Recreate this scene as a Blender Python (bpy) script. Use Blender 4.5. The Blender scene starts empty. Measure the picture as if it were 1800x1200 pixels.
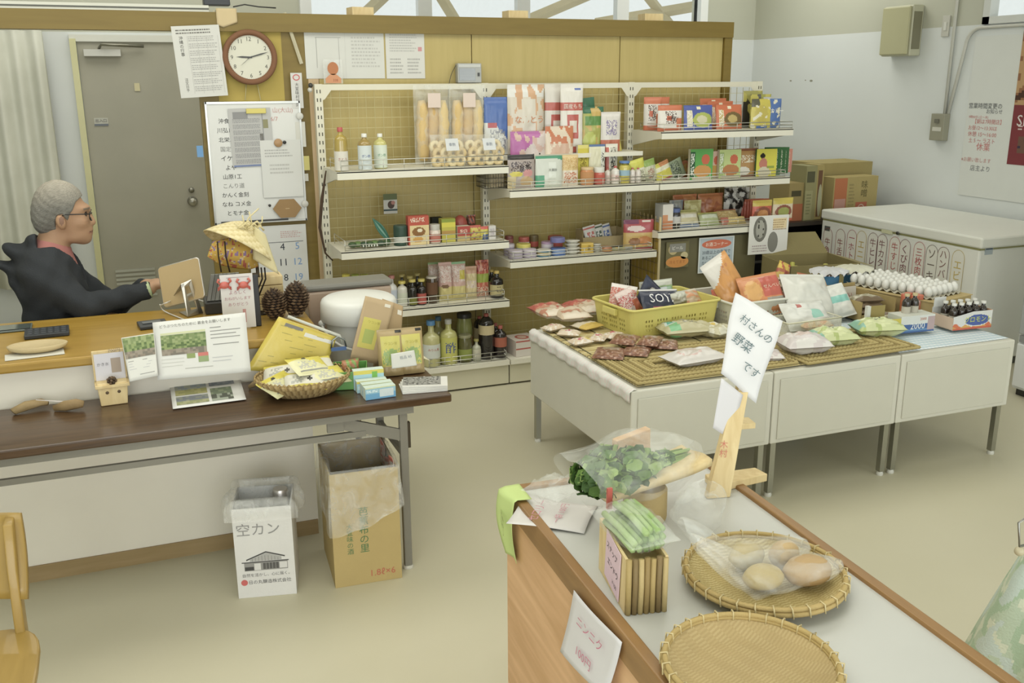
import bpy, math, random
import numpy as np
from mathutils import Vector, Matrix, noise as mnoise
C = bpy.context.scene
COL = C.collection
R = math.radians
PI = math.pi

# ------------------------------------------------------------------ camera
CAM_H = 1.83; FPX = 1675.0
def _axes(yaw, pitch, roll):
    cy, sy, cp, sp = math.cos(yaw), math.sin(yaw), math.cos(pitch), math.sin(pitch)
    w = Vector((sy*cp, cy*cp, -sp)); r0 = Vector((cy, -sy, 0)); u0 = r0.cross(w)
    return r0*math.cos(roll)+u0*math.sin(roll), -r0*math.sin(roll)+u0*math.cos(roll), w
CR, CU, CW = _axes(R(21.4), R(15.32), R(-0.3))
CO = Vector((0, 0, CAM_H))
cd = bpy.data.cameras.new('camera'); cam = bpy.data.objects.new('camera', cd); COL.objects.link(cam)
cd.sensor_width = 36; cd.lens = FPX/1800*36; cd.clip_start = .05; cd.clip_end = 100
cam.matrix_world = Matrix(((CR.x, CU.x, -CW.x, 0), (CR.y, CU.y, -CW.y, 0), (CR.z, CU.z, -CW.z, CAM_H), (0, 0, 0, 1)))
C.camera = cam
def at(px, py, x=None, y=None, z=None):
    """where the sight line through a photo pixel meets a real plane x=, y= or z="""
    d = CW+CR*((px-900)/FPX)-CU*((py-600)/FPX)
    t = x/d.x if x is not None else (y/d.y if y is not None else (z-CAM_H)/d.z)
    return CO+d*t
def mpp(p):                        # metres per photo pixel at a point
    return (Vector(p)-CO).dot(CW)/FPX

# ------------------------------------------------------------------ view and light
C.view_settings.view_transform = 'Standard'; C.view_settings.look = 'None'
C.view_settings.exposure = 0.0; C.view_settings.gamma = 1.0
C.view_settings.use_curve_mapping = False
wd = bpy.data.worlds.new('sky'); C.world = wd; wd.use_nodes = True
wn = wd.node_tree.nodes; wl = wd.node_tree.links
bg = wn['Background']; bg.inputs[0].default_value = (.80, .86, .83, 1); bg.inputs[1].default_value = 1.0
def area(name, loc, sx, sy, power, col, rot=(0, 0, 0)):
    l = bpy.data.lights.new(name, 'AREA'); l.shape = 'RECTANGLE'; l.size = sx; l.size_y = sy
    l.energy = power; l.color = col
    o = bpy.data.objects.new(name, l); o.location = loc; o.rotation_euler = rot; COL.objects.link(o); return o
LC = (1, .985, .91)
area('ceiling_light', (0.2, 1.8, 3.28), 3.0, 1.6, 36, LC)
area('ceiling_light', (4.2, 1.8, 3.28), 2.6, 1.6, 6, LC)
area('ceiling_light', (-0.6, 4.3, 3.28), 3.0, 1.4, 42, LC)
area('ceiling_light', (2.7, 4.0, 3.28), 3.2, 1.4, 36, LC)
area('ceiling_light', (0.2, 7.2, 3.28), 3.0, 1.2, 30, LC)
area('ceiling_light', (4.9, 7.0, 3.28), 1.6, 1.2, 26, LC)
area('shopfront_daylight_and_fill', (-0.8, -2.3, 1.5), 4.6, 2.6, 135, (.96, .98, .98), (R(90), 0, 0))

area('shopfront_daylight_and_fill', (4.3, -2.3, 1.5), 2.4, 2.4, 62, (.96, .98, .98), (R(90), 0, 0))  # added fill lamp to brighten the freezer side, no known window here
# ------------------------------------------------------------------ materials
def lin(h):
    if not isinstance(h, str): return tuple(h)[:3]
    h = h.lstrip('#'); o = []
    if len(h) == 3: h = ''.join(c*2 for c in h)
    for i in (0, 2, 4):
        c = int(h[i:i+2], 16)/255; o.append(c/12.92 if c <= .04045 else ((c+.055)/1.055)**2.4)
    return tuple(o)
MAT = {}
def newmat(name):
    m = bpy.data.materials.new(name); m.use_nodes = True; nt = m.node_tree
    for n in list(nt.nodes): nt.nodes.remove(n)
    out = nt.nodes.new('ShaderNodeOutputMaterial'); b = nt.nodes.new('ShaderNodeBsdfPrincipled')
    nt.links.new(b.outputs[0], out.inputs[0]); MAT[name] = m
    return m, nt, b, out
def printed(name, rough, spec=.5, bump=0, bscale=60, metal=0, vary=.06, coat=0):
    """procedural base for everything whose print or paint is laid out in the mesh colours"""
    m, nt, b, out = newmat(name)
    a = nt.nodes.new('ShaderNodeAttribute'); a.attribute_name = 'Col'
    tc = nt.nodes.new('ShaderNodeTexCoord'); nz = nt.nodes.new('ShaderNodeTexNoise'); nz.inputs['Scale'].default_value = 9
    nz.inputs['Detail'].default_value = 4
    nt.links.new(tc.outputs['Object'], nz.inputs['Vector'])
    mr = nt.nodes.new('ShaderNodeMapRange'); mr.inputs['To Min'].default_value = 1-vary; mr.inputs['To Max'].default_value = 1+vary
    nt.links.new(nz.outputs['Fac'], mr.inputs['Value'])
    mx = nt.nodes.new('ShaderNodeVectorMath'); mx.operation = 'SCALE'
    nt.links.new(a.outputs['Color'], mx.inputs[0]); nt.links.new(mr.outputs[0], mx.inputs['Scale'])
    hs = nt.nodes.new('ShaderNodeHueSaturation'); hs.inputs['Saturation'].default_value = .87
    nt.links.new(mx.outputs[0], hs.inputs['Color']); nt.links.new(hs.outputs[0], b.inputs['Base Color'])
    b.inputs['Roughness'].default_value = rough; b.inputs['Specular IOR Level'].default_value = spec
    b.inputs['Metallic'].default_value = metal; b.inputs['Coat Weight'].default_value = coat
    b.inputs['Coat Roughness'].default_value = .15
    if bump:
        n2 = nt.nodes.new('ShaderNodeTexNoise'); n2.inputs['Scale'].default_value = bscale; n2.inputs['Detail'].default_value = 5
        nt.links.new(tc.outputs['Object'], n2.inputs['Vector'])
        bp = nt.nodes.new('ShaderNodeBump'); bp.inputs['Strength'].default_value = bump; bp.inputs['Distance'].default_value = .004
        nt.links.new(n2.outputs['Fac'], bp.inputs['Height']); nt.links.new(bp.outputs[0], b.inputs['Normal'])
    return m
printed('paper', .75, .25, vary=.03)
printed('card', .8, .2, .15, 90)
printed('film', .3, .5, .25, 40, vary=.05)
printed('plastic', .38, .5, vary=.03)
printed('enamel', .42, .45, vary=.03)
printed('metal', .32, .5, metal=.85)
printed('cloth', .9, .15, .5, 220, vary=.1)
printed('skin', .55, .35, .15, 120, vary=.05)
printed('organic', .6, .35, .35, 90, vary=.15)
printed('straw', .75, .25, .5, 260, vary=.16)
printed('liquid', .12, .5, vary=.02, coat=.6)
def clearmat(name, tint, opac, rough):
    m, nt, b, out = newmat(name)
    b.inputs['Base Color'].default_value = (*tint, 1); b.inputs['Roughness'].default_value = rough
    tr = nt.nodes.new('ShaderNodeBsdfTransparent'); mix = nt.nodes.new('ShaderNodeMixShader')
    tc = nt.nodes.new('ShaderNodeTexCoord'); nz = nt.nodes.new('ShaderNodeTexNoise'); nz.inputs['Scale'].default_value = 11
    nz.inputs['Detail'].default_value = 6; nz.inputs['Distortion'].default_value = 1.5
    nt.links.new(tc.outputs['Object'], nz.inputs['Vector'])
    mr = nt.nodes.new('ShaderNodeMapRange'); mr.inputs['From Min'].default_value = .35; mr.inputs['From Max'].default_value = .7
    mr.inputs['To Min'].default_value = opac*.55; mr.inputs['To Max'].default_value = min(1, opac*1.7)
    nt.links.new(nz.outputs['Fac'], mr.inputs['Value']); nt.links.new(mr.outputs[0], mix.inputs[0])
    bp = nt.nodes.new('ShaderNodeBump'); bp.inputs['Strength'].default_value = .5; bp.inputs['Distance'].default_value = .01
    nt.links.new(nz.outputs['Fac'], bp.inputs['Height']); nt.links.new(bp.outputs[0], b.inputs['Normal'])
    nt.links.new(tr.outputs[0], mix.inputs[1]); nt.links.new(b.outputs[0], mix.inputs[2]); nt.links.new(mix.outputs[0], out.inputs[0])
    return m
clearmat('clear_film', (.85, .87, .83), .17, .15)
clearmat('milky_film', (.85, .86, .83), .24, .25)
clearmat('clear_plastic', (.85, .86, .78), .28, .1)
clearmat('window_glass', (.8, .85, .85), .02, .05)
def wood(name, c1, c2, scale=3, stretch=(1, 1, 12), rough=.45, ring=True, coat=0):
    m, nt, b, out = newmat(name)
    tc = nt.nodes.new('ShaderNodeTexCoord'); mp = nt.nodes.new('ShaderNodeMapping'); mp.inputs['Scale'].default_value = stretch
    nt.links.new(tc.outputs['Object'], mp.inputs[0])
    nz = nt.nodes.new('ShaderNodeTexNoise'); nz.inputs['Scale'].default_value = scale; nz.inputs['Detail'].default_value = 6
    nz.inputs['Distortion'].default_value = .6
    nt.links.new(mp.outputs[0], nz.inputs['Vector'])
    cr = nt.nodes.new('ShaderNodeValToRGB'); cr.color_ramp.elements[0].position = .32; cr.color_ramp.elements[1].position = .68
    cr.color_ramp.elements[0].color = (*lin(c1), 1); cr.color_ramp.elements[1].color = (*lin(c2), 1)
    nt.links.new(nz.outputs['Fac'], cr.inputs[0]); nt.links.new(cr.outputs[0], b.inputs['Base Color'])
    b.inputs['Roughness'].default_value = rough; b.inputs['Coat Weight'].default_value = coat
    bp = nt.nodes.new('ShaderNodeBump'); bp.inputs['Strength'].default_value = .08; bp.inputs['Distance'].default_value = .003
    nt.links.new(nz.outputs['Fac'], bp.inputs['Height']); nt.links.new(bp.outputs[0], b.inputs['Normal'])
    return m
wood('dark_laminate', '#3f2d1b', '#56402a', 4, (1, 14, 14), .3, coat=.12)
wood('honey_wood', '#9c7c34', '#a98940', 3, (1, 12, 12), .3)
wood('beam_wood', '#77642a', '#7f6c30', 2, (1, 10, 10), .5)
wood('ply_pale', '#b1a064', '#b8a76c', 2, (14, 14, 1), .5)
wood('ply_yellow', '#a08a40', '#a8924a', 2, (14, 14, 1), .5)
wood('pine', '#c9a074', '#dcb68b', 3, (10, 2, 10), .5)
wood('pine_side', '#c49a6e', '#dcb389', 2.5, (4, 1, 9), .5)
wood('rim_wood', '#86653c', '#997548', 3, (10, 1, 10), .45)
wood('raw_wood', '#cdb583', '#dcc898', 4, (10, 10, 2), .6)
wood('chair_wood', '#957a3c', '#a28647', 3, (10, 2, 2), .4, coat=.2)
wood('base_wood', '#8f7a52', '#9c8660', 3, (1, 10, 10), .5)
wood('pink_post', '#bfa680', '#c9b18e', 3, (12, 12, 1), .55)
def plain(name, c1, c2, scale, rough, bump=0, spec=.4, dist=.002, detail=5):
    m, nt, b, out = newmat(name)
    tc = nt.nodes.new('ShaderNodeTexCoord'); nz = nt.nodes.new('ShaderNodeTexNoise'); nz.inputs['Scale'].default_value = scale
    nz.inputs['Detail'].default_value = detail; nt.links.new(tc.outputs['Object'], nz.inputs['Vector'])
    cr = nt.nodes.new('ShaderNodeValToRGB'); cr.color_ramp.elements[0].position = .3; cr.color_ramp.elements[1].position = .7
    cr.color_ramp.elements[0].color = (*lin(c1), 1); cr.color_ramp.elements[1].color = (*lin(c2), 1)
    nt.links.new(nz.outputs['Fac'], cr.inputs[0]); nt.links.new(cr.outputs[0], b.inputs['Base Color'])
    b.inputs['Roughness'].default_value = rough; b.inputs['Specular IOR Level'].default_value = spec
    if bump:
        bp = nt.nodes.new('ShaderNodeBump'); bp.inputs['Strength'].default_value = bump; bp.inputs['Distance'].default_value = dist
        nt.links.new(nz.outputs['Fac'], bp.inputs['Height']); nt.links.new(bp.outputs[0], b.inputs['Normal'])
    return m
plain('floor_vinyl', '#c0bba2', '#c6c1aa', 1.2, .42, .02, .4)
plain('door_paint', '#9c9a8b', '#a29f90', 3, .5)
plain('curtain_cloth', '#c9cabd', '#d3d4c8', 5, .9)
plain('ceiling_board', '#c9c9bd', '#d0d0c5', 3, .9)
# wall paint: cream above, cool white below a height of 2.2 m
m, nt, b, out = newmat('wall_paint')
g = nt.nodes.new('ShaderNodeNewGeometry'); sx = nt.nodes.new('ShaderNodeSeparateXYZ'); nt.links.new(g.outputs['Position'], sx.inputs[0])
gt = nt.nodes.new('ShaderNodeMath'); gt.operation = 'GREATER_THAN'; gt.inputs[1].default_value = 2.2; nt.links.new(sx.outputs['Z'], gt.inputs[0])
nz = nt.nodes.new('ShaderNodeTexNoise'); nz.inputs['Scale'].default_value = 1.3; nz.inputs['Detail'].default_value = 5; nt.links.new(g.outputs['Position'], nz.inputs['Vector'])
mx = nt.nodes.new('ShaderNodeMix'); mx.data_type = 'RGBA'; nt.links.new(gt.outputs[0], mx.inputs[0])
mx.inputs[6].default_value = (*lin('#d3d7d5'), 1); mx.inputs[7].default_value = (*lin('#b7b8a8'), 1)
mr = nt.nodes.new('ShaderNodeMapRange'); mr.inputs['To Min'].default_value = .93; mr.inputs['To Max'].default_value = 1.05; nt.links.new(nz.outputs['Fac'], mr.inputs['Value'])
vm = nt.nodes.new('ShaderNodeVectorMath'); vm.operation = 'SCALE'; nt.links.new(mx.outputs[2], vm.inputs[0]); nt.links.new(mr.outputs[0], vm.inputs['Scale'])
nt.links.new(vm.outputs[0], b.inputs['Base Color']); b.inputs['Roughness'].default_value = .6

# ------------------------------------------------------------------ mesh builder
_txt = {}
def text_geo(s):
    if s in _txt: return _txt[s]
    cu = bpy.data.curves.new('t', 'FONT'); cu.body = s; cu.align_x = 'CENTER'; cu.align_y = 'CENTER'; cu.resolution_u = 2; cu.space_line = 1.0
    o = bpy.data.objects.new('t', cu); COL.objects.link(o)
    bpy.context.view_layer.update()
    me = bpy.data.meshes.new_from_object(o.evaluated_get(bpy.context.evaluated_depsgraph_get()))
    V = [v.co.copy() for v in me.vertices]; F = [list(p.vertices) for p in me.polygons]
    bpy.data.objects.remove(o); bpy.data.curves.remove(cu); bpy.data.meshes.remove(me)
    if V:
        x0 = min(v.x for v in V); x1 = max(v.x for v in V); y0 = min(v.y for v in V); y1 = max(v.y for v in V)
        cx, cy = (x0+x1)/2, (y0+y1)/2; V = [Vector((v.x-cx, v.y-cy, 0)) for v in V]; sz = (x1-x0, y1-y0)
    else: sz = (1, 1)
    _txt[s] = (V, F, sz); return _txt[s]
class MB:
    def __init__(s): s.v = []; s.f = []; s.c = []; s.m = []; s.s = []; s.T = Matrix.Identity(4)
    def add(s, V, F, col, mat, smooth=False, cols=None):
        n = len(s.v); T = s.T
        s.v += [T @ Vector(p) for p in V]
        if cols is None: cc = lin(col); cols = [cc]*len(F)
        for f, c in zip(F, cols): s.f.append([i+n for i in f]); s.c.append(c); s.m.append(mat); s.s.append(smooth)
        return s
    def box(s, x0, x1, y0, y1, z0, z1, col='#ffffff', mat='plastic', rz=0, ctr=None):
        V = [(x, y, z) for x in (x0, x1) for y in (y0, y1) for z in (z0, z1)]
        if rz:
            c = Vector(ctr or ((x0+x1)/2, (y0+y1)/2, 0)); Q = Matrix.Rotation(rz, 3, 'Z'); V = [Q @ (Vector(p)-c)+c for p in V]
        return s.add(V, [(0, 1, 3, 2), (4, 6, 7, 5), (0, 4, 5, 1), (2, 3, 7, 6), (0, 2, 6, 4), (1, 5, 7, 3)], col, mat)
    def hexa(s, B, T, col, mat):          # bottom quad, top quad
        return s.add(list(B)+list(T), [(3, 2, 1, 0), (4, 5, 6, 7), (0, 1, 5, 4), (1, 2, 6, 5), (2, 3, 7, 6), (3, 0, 4, 7)], col, mat)
    def prism(s, P, z0, z1, col, mat, smooth=False):
        n = len(P); V = [(p[0], p[1], z0) for p in P]+[(p[0], p[1], z1) for p in P]
        s.add(V, [tuple(range(n))[::-1], tuple(range(n, 2*n))]+[(i, (i+1) % n, (i+1) % n+n, i+n) for i in range(n)], col, mat, smooth); return s
    def lathe(s, prof, col, mat, n=16, cx=0, cy=0, smooth=True, cap=True, sx=1, sy=1, colf=None):
        V = []; F = []; cl = []; k = len(prof)
        for j, (r, z) in enumerate(prof):
            for i in range(n): a = 2*PI*i/n; V.append((cx+r*math.cos(a)*sx, cy+r*math.sin(a)*sy, z))
        for j in range(k-1):
            c = prof_col(prof, j, col, colf)
            for i in range(n): F.append((j*n+i, j*n+(i+1) % n, (j+1)*n+(i+1) % n, (j+1)*n+i)); cl.append(c)
        s.add(V, F, col, mat, smooth, cl)
        if cap:
            for j in (0, k-1):
                if prof[j][0] > 1e-5: s.add(V[j*n:(j+1)*n], [tuple(range(n)) if j else tuple(range(n))[::-1]], prof_col(prof, min(j, k-2), col, colf), mat)
        return s
    def tube(s, P, r, col, mat='plastic', n=6, closed=False, rads=None, smooth=True):
        P = [Vector(p) for p in P]; k = len(P); V = []; F = []
        up = None
        for i, p in enumerate(P):
            if closed: t = P[(i+1) % k]-P[i-1]
            else: t = P[min(i+1, k-1)]-P[max(i-1, 0)]
            if t.length < 1e-9: t = Vector((0, 0, 1))
            t.normalize()
            if up is None: up = Vector((0, 0, 1)) if abs(t.z) < .9 else Vector((1, 0, 0))
            a = t.cross(up)
            if a.length < 1e-6: a = t.orthogonal()
            a.normalize(); b = a.cross(t).normalized(); up = b
            rr = rads[i] if rads else r
            for q in range(n):
                an = 2*PI*q/n; V.append(p+a*(rr*math.cos(an))+b*(rr*math.sin(an)))
        for i in range(k if closed else k-1):
            i2 = (i+1) % k
            for q in range(n): F.append((i*n+q, i*n+(q+1) % n, i2*n+(q+1) % n, i2*n+q))
        if not closed: F += [tuple(range(n))[::-1], tuple(range((k-1)*n, k*n))]
        return s.add(V, F, col, mat, smooth)
    def ball(s, c, r, col, mat='plastic', n=12, m=8, sx=1, sy=1, sz=1):
        V = []; F = []
        for j in range(m+1):
            th = PI*j/m
            for i in range(n): a = 2*PI*i/n; V.append((c[0]+r*sx*math.sin(th)*math.cos(a), c[1]+r*sy*math.sin(th)*math.sin(a), c[2]-r*sz*math.cos(th)))
        for j in range(m):
            for i in range(n): F.append((j*n+i, j*n+(i+1) % n, (j+1)*n+(i+1) % n, (j+1)*n+i))
        return s.add(V, F, col, mat, True)
    def sheet(s, fn, nu, nv, paint, mat='paper', th=0, smooth=True):
        """fn(u,v)->point, painted; with a thickness th offset along the local normal"""
        V = [Vector(fn(i/nu, j/nv)) for j in range(nv+1) for i in range(nu+1)]
        F = []; cl = []
        for j in range(nv):
            for i in range(nu):
                a = j*(nu+1)+i; F.append((a, a+1, a+nu+2, a+nu+1)); cl.append(paint((i+.5)/nu, (j+.5)/nv) if callable(paint) else lin(paint))
        if th:
            N = len(V); W = []
            for j in range(nv+1):
                for i in range(nu+1):
                    a = V[j*(nu+1)+min(i+1, nu)]-V[j*(nu+1)+max(i-1, 0)]; b = V[min(j+1, nv)*(nu+1)+i]-V[max(j-1, 0)*(nu+1)+i]
                    n = a.cross(b); n = n.normalized() if n.length > 1e-12 else Vector((0, 1, 0)); W.append(V[j*(nu+1)+i]-n*th)
            F2 = [(f[3]+N, f[2]+N, f[1]+N, f[0]+N) for f in F]
            E = [i for i in range(nu+1)]+[j*(nu+1)+nu for j in range(1, nv+1)]+[nv*(nu+1)+i for i in range(nu-1, -1, -1)]+[j*(nu+1) for j in range(nv-1, 0, -1)]
            F3 = [(E[k], E[k]+N, E[(k+1) % len(E)]+N, E[(k+1) % len(E)]) for k in range(len(E))]
            base = cl[0]; s.add(V+W, F+F2+F3, None, mat, smooth, cl+cl+[base]*len(F3))
        else: s.add(V, F, None, mat, smooth, cl)
        return s
    def text(s, t, M, h=None, w=None, col='#222222', mat='paper'):
        """flat lettering; M maps local xy (x right, y up, z out) to the mesh"""
        V, F, sz = text_geo(t)
        if not V: return s
        k = 1e9
        if h: k = min(k, h/sz[1])
        if w: k = min(k, w/sz[0])
        return s.add([M @ (v*k) for v in V], F, col, mat)
    def build(s, name, parent=None, loc=(0, 0, 0), rot=(0, 0, 0), bev=0, sub=0):
        me = bpy.data.meshes.new(name); me.from_pydata(s.v, [], s.f)
        names = list(dict.fromkeys(s.m))
        for n in names: me.materials.append(MAT[n])
        ix = {n: i for i, n in enumerate(names)}
        me.polygons.foreach_set('material_index', [ix[n] for n in s.m]); me.polygons.foreach_set('use_smooth', s.s)
        at_ = me.color_attributes.new('Col', 'FLOAT_COLOR', 'CORNER')
        buf = []
        for f, c in zip(s.f, s.c): buf += [c[0], c[1], c[2], 1.0]*len(f)
        at_.data.foreach_set('color', buf); me.update()
        o = bpy.data.objects.new(name, me); COL.objects.link(o); o.location = loc; o.rotation_euler = rot
        if parent: o.parent = parent
        if bev:
            b = o.modifiers.new('b', 'BEVEL'); b.width = bev; b.segments = 2; b.limit_method = 'ANGLE'; b.angle_limit = R(40)
        if sub:
            q = o.modifiers.new('s', 'SUBSURF'); q.levels = q.render_levels = sub
        return o
def prof_col(prof, j, col, colf):
    if colf: return lin(colf((prof[j][1]+prof[j+1][1])/2))
    return lin(col)
def FR(x, y, z, rz=0, tilt=0):
    """frame for a print on an upright face looking towards -y"""
    return Matrix.Translation((x, y, z)) @ Matrix.Rotation(rz, 4, 'Z') @ Matrix.Rotation(PI/2+tilt, 4, 'X')
def tag(o, label, cat, group=None, kind=None):
    if label: o['label'] = label
    if cat: o['category'] = cat
    if group: o['group'] = group
    if kind: o['kind'] = kind
    return o
def empty(name, label, cat, loc=(0, 0, 0), rz=0, group=None, rot=None):
    o = bpy.data.objects.new(name, None); COL.objects.link(o); o.location = loc; o.rotation_euler = rot or (0, 0, rz)
    o.empty_display_size = .05
    return tag(o, label, cat, group)
def copy_tree(o, parent=None):
    c = o.copy(); COL.objects.link(c)
    if parent: c.parent = parent
    for ch in o.children: copy_tree(ch, c)
    return c
def struct(mb, name, **k):
    o = mb.build(name, **k); o['kind'] = 'structure'; return o

# ------------------------------------------------------------------ room
WX = 5.8; BY = 8.25; CH = 3.35
struct(MB().box(-3.2, WX+.1, -2.6, BY+.1, -.08, 0, mat='floor_vinyl'), 'floor')
struct(MB().box(-3.2, WX+.1, -2.6, BY+.1, CH, CH+.08, mat='ceiling_board'), 'ceiling')
wx0 = at(545, 10, y=BY).x; wx1 = at(1226, 20, y=BY).x
dx0, dx1, dz = -.30, .60, 2.13
w = MB()
w.box(-3.2, dx0, BY, BY+.1, 0, CH, mat='wall_paint'); w.box(dx0, dx1, BY, BY+.1, dz, CH, mat='wall_paint')
w.box(dx1, wx0, BY, BY+.1, 0, CH, mat='wall_paint'); w.box(wx0, wx1, BY, BY+.1, 0, 1.5, mat='wall_paint')
w.box(wx0, wx1, BY, BY+.1, 3.1, CH, mat='wall_paint'); w.box(wx1, WX, BY, BY+.1, 0, CH, mat='wall_paint')
struct(w, 'wall_back')
w = MB(); ry0, ry1 = 3.9, at(1732, 20, x=WX).y
w.box(WX, WX+.1, -2.6, ry0, 0, CH, mat='wall_paint'); w.box(WX, WX+.1, ry1, BY+.1, 0, CH, mat='wall_paint')
w.box(WX, WX+.1, ry0, ry1, 0, 2.22, mat='wall_paint'); w.box(WX, WX+.1, ry0, ry1, 3.1, CH, mat='wall_paint')
struct(w, 'wall_right')
struct(MB().box(-3.3, -3.2, -2.6, BY+.1, 0, CH, mat='wall_paint'), 'wall_left')
# back window with pale frames and mullions
fr = MB(); FC = '#dfe2e0'
for x0, x1 in ((wx0-.09, wx0), (wx1, wx1+.08)): fr.box(x0, x1, BY-.06, BY+.06, 1.45, 3.15, FC, 'enamel')
for z0, z1 in ((1.45, 1.52), (3.08, 3.15)): fr.box(wx0, wx1, BY-.05, BY+.05, z0, z1, FC, 'enamel')
for px in (745, 918, 1092):
    xx = at(px, 10, y=BY).x; fr.box(xx-.06, xx+.06, BY-.04, BY+.04, 1.5, 3.1, FC, 'enamel')
wf = struct(fr, 'window_1')
struct(MB().box(wx0, wx1, BY+.0, BY+.006, 1.5, 3.1, mat='window_glass'), 'window_pane', parent=wf)
fr = MB()
for z0, z1 in ((2.2, 2.25), (3.05, 3.1)): fr.box(WX-.02, WX+.06, ry0, ry1, z0, z1, '#c9ccc6', 'enamel')
for yy in (ry0+.03, (ry0+ry1)/2, ry1-.03): fr.box(WX-.02, WX+.06, yy-.03, yy+.03, 2.2, 3.1, '#c9ccc6', 'enamel')
wf = struct(fr, 'window_2'); struct(MB().box(WX+.03, WX+.036, ry0, ry1, 2.2, 3.1, mat='window_glass'), 'window_pane', parent=wf)
# door
d = MB().box(dx0, dx1, BY-.01, BY+.04, 0, dz, mat='door_paint')
door = struct(d, 'door_1')
f = MB(); f.box(dx0-.05, dx0-.005, BY-.04, BY+.02, 0, dz+.02, '#c9c692', 'enamel'); f.box(dx0-.05, dx1+.05, BY-.03, BY+.02, dz, dz+.05, '#d2d3c8', 'enamel')
f.box(dx1+.005, dx1+.05, BY-.04, BY+.02, 0, dz+.02, '#b9b8a6', 'enamel'); f.build('door_frame', door)
p = at(180, 93, y=BY); f = MB(); f.box(p.x-.13, p.x+.13, BY-.07, BY-.012, p.z-.025, p.z+.025, '#c5c5bd', 'enamel')
f.tube([(p.x-.02, BY-.05, p.z+.03), (p.x+.0, BY-.1, p.z+.06), (p.x+.3, BY-.05, p.z+.05)], .012, '#8c8a7c', 'metal'); f.build('door_closer', door)
p = at(338, 353, y=BY); f = MB(); f.T = Matrix.Translation((p.x, BY-.012, p.z)) @ Matrix.Rotation(PI/2, 4, 'X')
f.lathe([(.04, 0), (.04, .006), (.014, .012), (.014, .03), (.033, .045), (.036, .06), (.025, .075), (0, .078)], '#a8a699', 'metal', 16)
f.T = Matrix.Translation((p.x, BY-.012, p.z+.09)) @ Matrix.Rotation(PI/2, 4, 'X'); f.lathe([(.022, 0), (.022, .014), (0, .016)], '#8f8d80', 'metal', 12); f.build('door_handle', door)
p = at(178, 214, y=BY); f = MB(); f.box(p.x-.05, p.x+.05, BY-.014, BY-.0105, p.z-.03, p.z+.03, '#b9b9ad', 'paper'); f.box(p.x-.05, p.x+.05, BY-.016, BY-.014, p.z-.03, p.z-.015, '#6f7680', 'paper')
f.text('出入口', FR(p.x, BY-.0165, p.z+.01), w=.08, col='#666666'); f.build('door_sticker', door)
p = at(241, 153, y=BY); MB().box(p.x-.02, p.x+.02, BY-.018, BY-.0105, p.z-.03, p.z+.03, '#c2b98a', 'plastic').build('peephole_cover', door)
p = at(240, 495, y=BY); f = MB()
for i in range(7): f.box(p.x-.15, p.x+.15, BY-.02, BY-.0105, p.z-.12+i*.035, p.z-.12+i*.035+.02, '#c7cac4', 'metal')
f.build('vent_louvre', door)
# curtain left of the door
c = MB(); x0, x1 = -2.6, at(92, 200, y=BY-.15).x
def cf(u, v): x = x0+(x1-x0)*u; return (x, BY-.15+.035*math.sin(u*95)+.012*math.sin(u*41+2)+.02*math.sin(v*3+u*20)*(1-v), .3+v*1.9)
c.sheet(cf, 220, 6, '#ffffff', 'curtain_cloth', .002)
tag(c.build('curtain'), 'long pale folded curtain hanging left of the grey door', 'curtain')
# partition: beam, post, panels
PY = 5.8; XL = -2.9; XR = 3.87
beam = MB().box(XL, XR, PY-.06, PY+.04, 2.10, 2.2, mat='beam_wood')
bz = at(100, 20, y=PY-.06).z
struct(beam, 'trim_1')
t = MB(); t.box(XL, at(366, 20, y=PY).x, PY-.05, PY+.03, 2.201, 2.235, '#cfcfc0', 'enamel'); t.box(XL, at(366, 20, y=PY).x, PY-.054, PY-.05, 2.212, 2.22, '#55564c', 'enamel'); struct(t, 'trim_2')
struct(MB().box(.39, .47, PY-.031, PY+.04, 0, 2.10, mat='beam_wood'), 'trim_3')
struct(MB().box(.47, 1.0, PY-.03, PY+.03, 0, 2.10, mat='beam_wood'), 'wall_partition')
struct(MB().box(1.0, 1.06, PY-.031, PY+.03, 0, 2.10, mat='pink_post'), 'trim_4')
xs = [1.06, at(826, 80, y=PY).x, at(1086, 80, y=PY).x, 3.81]
w = MB()
for a, b_ in zip(xs[:-1], xs[1:]): w.box(a+.003, b_-.003, PY-.03, PY+.03, 0, 2.10, mat='ply_pale')
struct(w, 'wall_panel')
struct(MB().box(3.81, XR, PY-.05, PY+.04, 0, 2.10, mat='beam_wood'), 'trim_5')
# outside seen through the back window: corrugated canopy on timber
w = MB(); n = 700; V = []; F = []
for i in range(n+1):
    x = -2+12*i/n; zz = .04*math.sin(i*.75)
    for k in range(2):
        V += [(x, 9.3+k*4.5, 3.15+k*.9+zz)]
for i in range(n): F.append((2*i, 2*i+1, 2*i+3, 2*i+2))
w.add(V, F, '#b4b7b0', 'plastic', True)
tag(w.build('corrugated_canopy'), 'white corrugated canopy roof seen outside through the high back window', 'canopy')
for i, (a, b_) in enumerate((((640, 26), (700, -30)), ((800, 35), (760, -30)), ((930, 35), (1060, -20)), ((1175, 40), (1120, -30)), ((1085, 35), (1240, 8)))):
    A = at(*a, y=9.2); B = at(*b_, y=9.2); dn = (A-B).normalized()
    q = MB().tube([A+dn*.25, B-dn*.25], .055, '#c9bb94', 'card', 4, smooth=False)
    tag(q.build('roof_brace'), ['timber brace outside behind the leftmost pane of the high window', 'timber brace outside sloping behind the second window pane', 'long timber brace outside rising right in the third window pane', 'timber brace outside sloping down right in the last window pane', 'lowest timber brace outside along the right end of the high window'][i], 'timber brace')

# ------------------------------------------------------------------ large furniture
CREAM = '#d6d2bb'; SHELF = '#dcd9c6'
def XW(px, py, y): return at(px, py, y=y)
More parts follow.
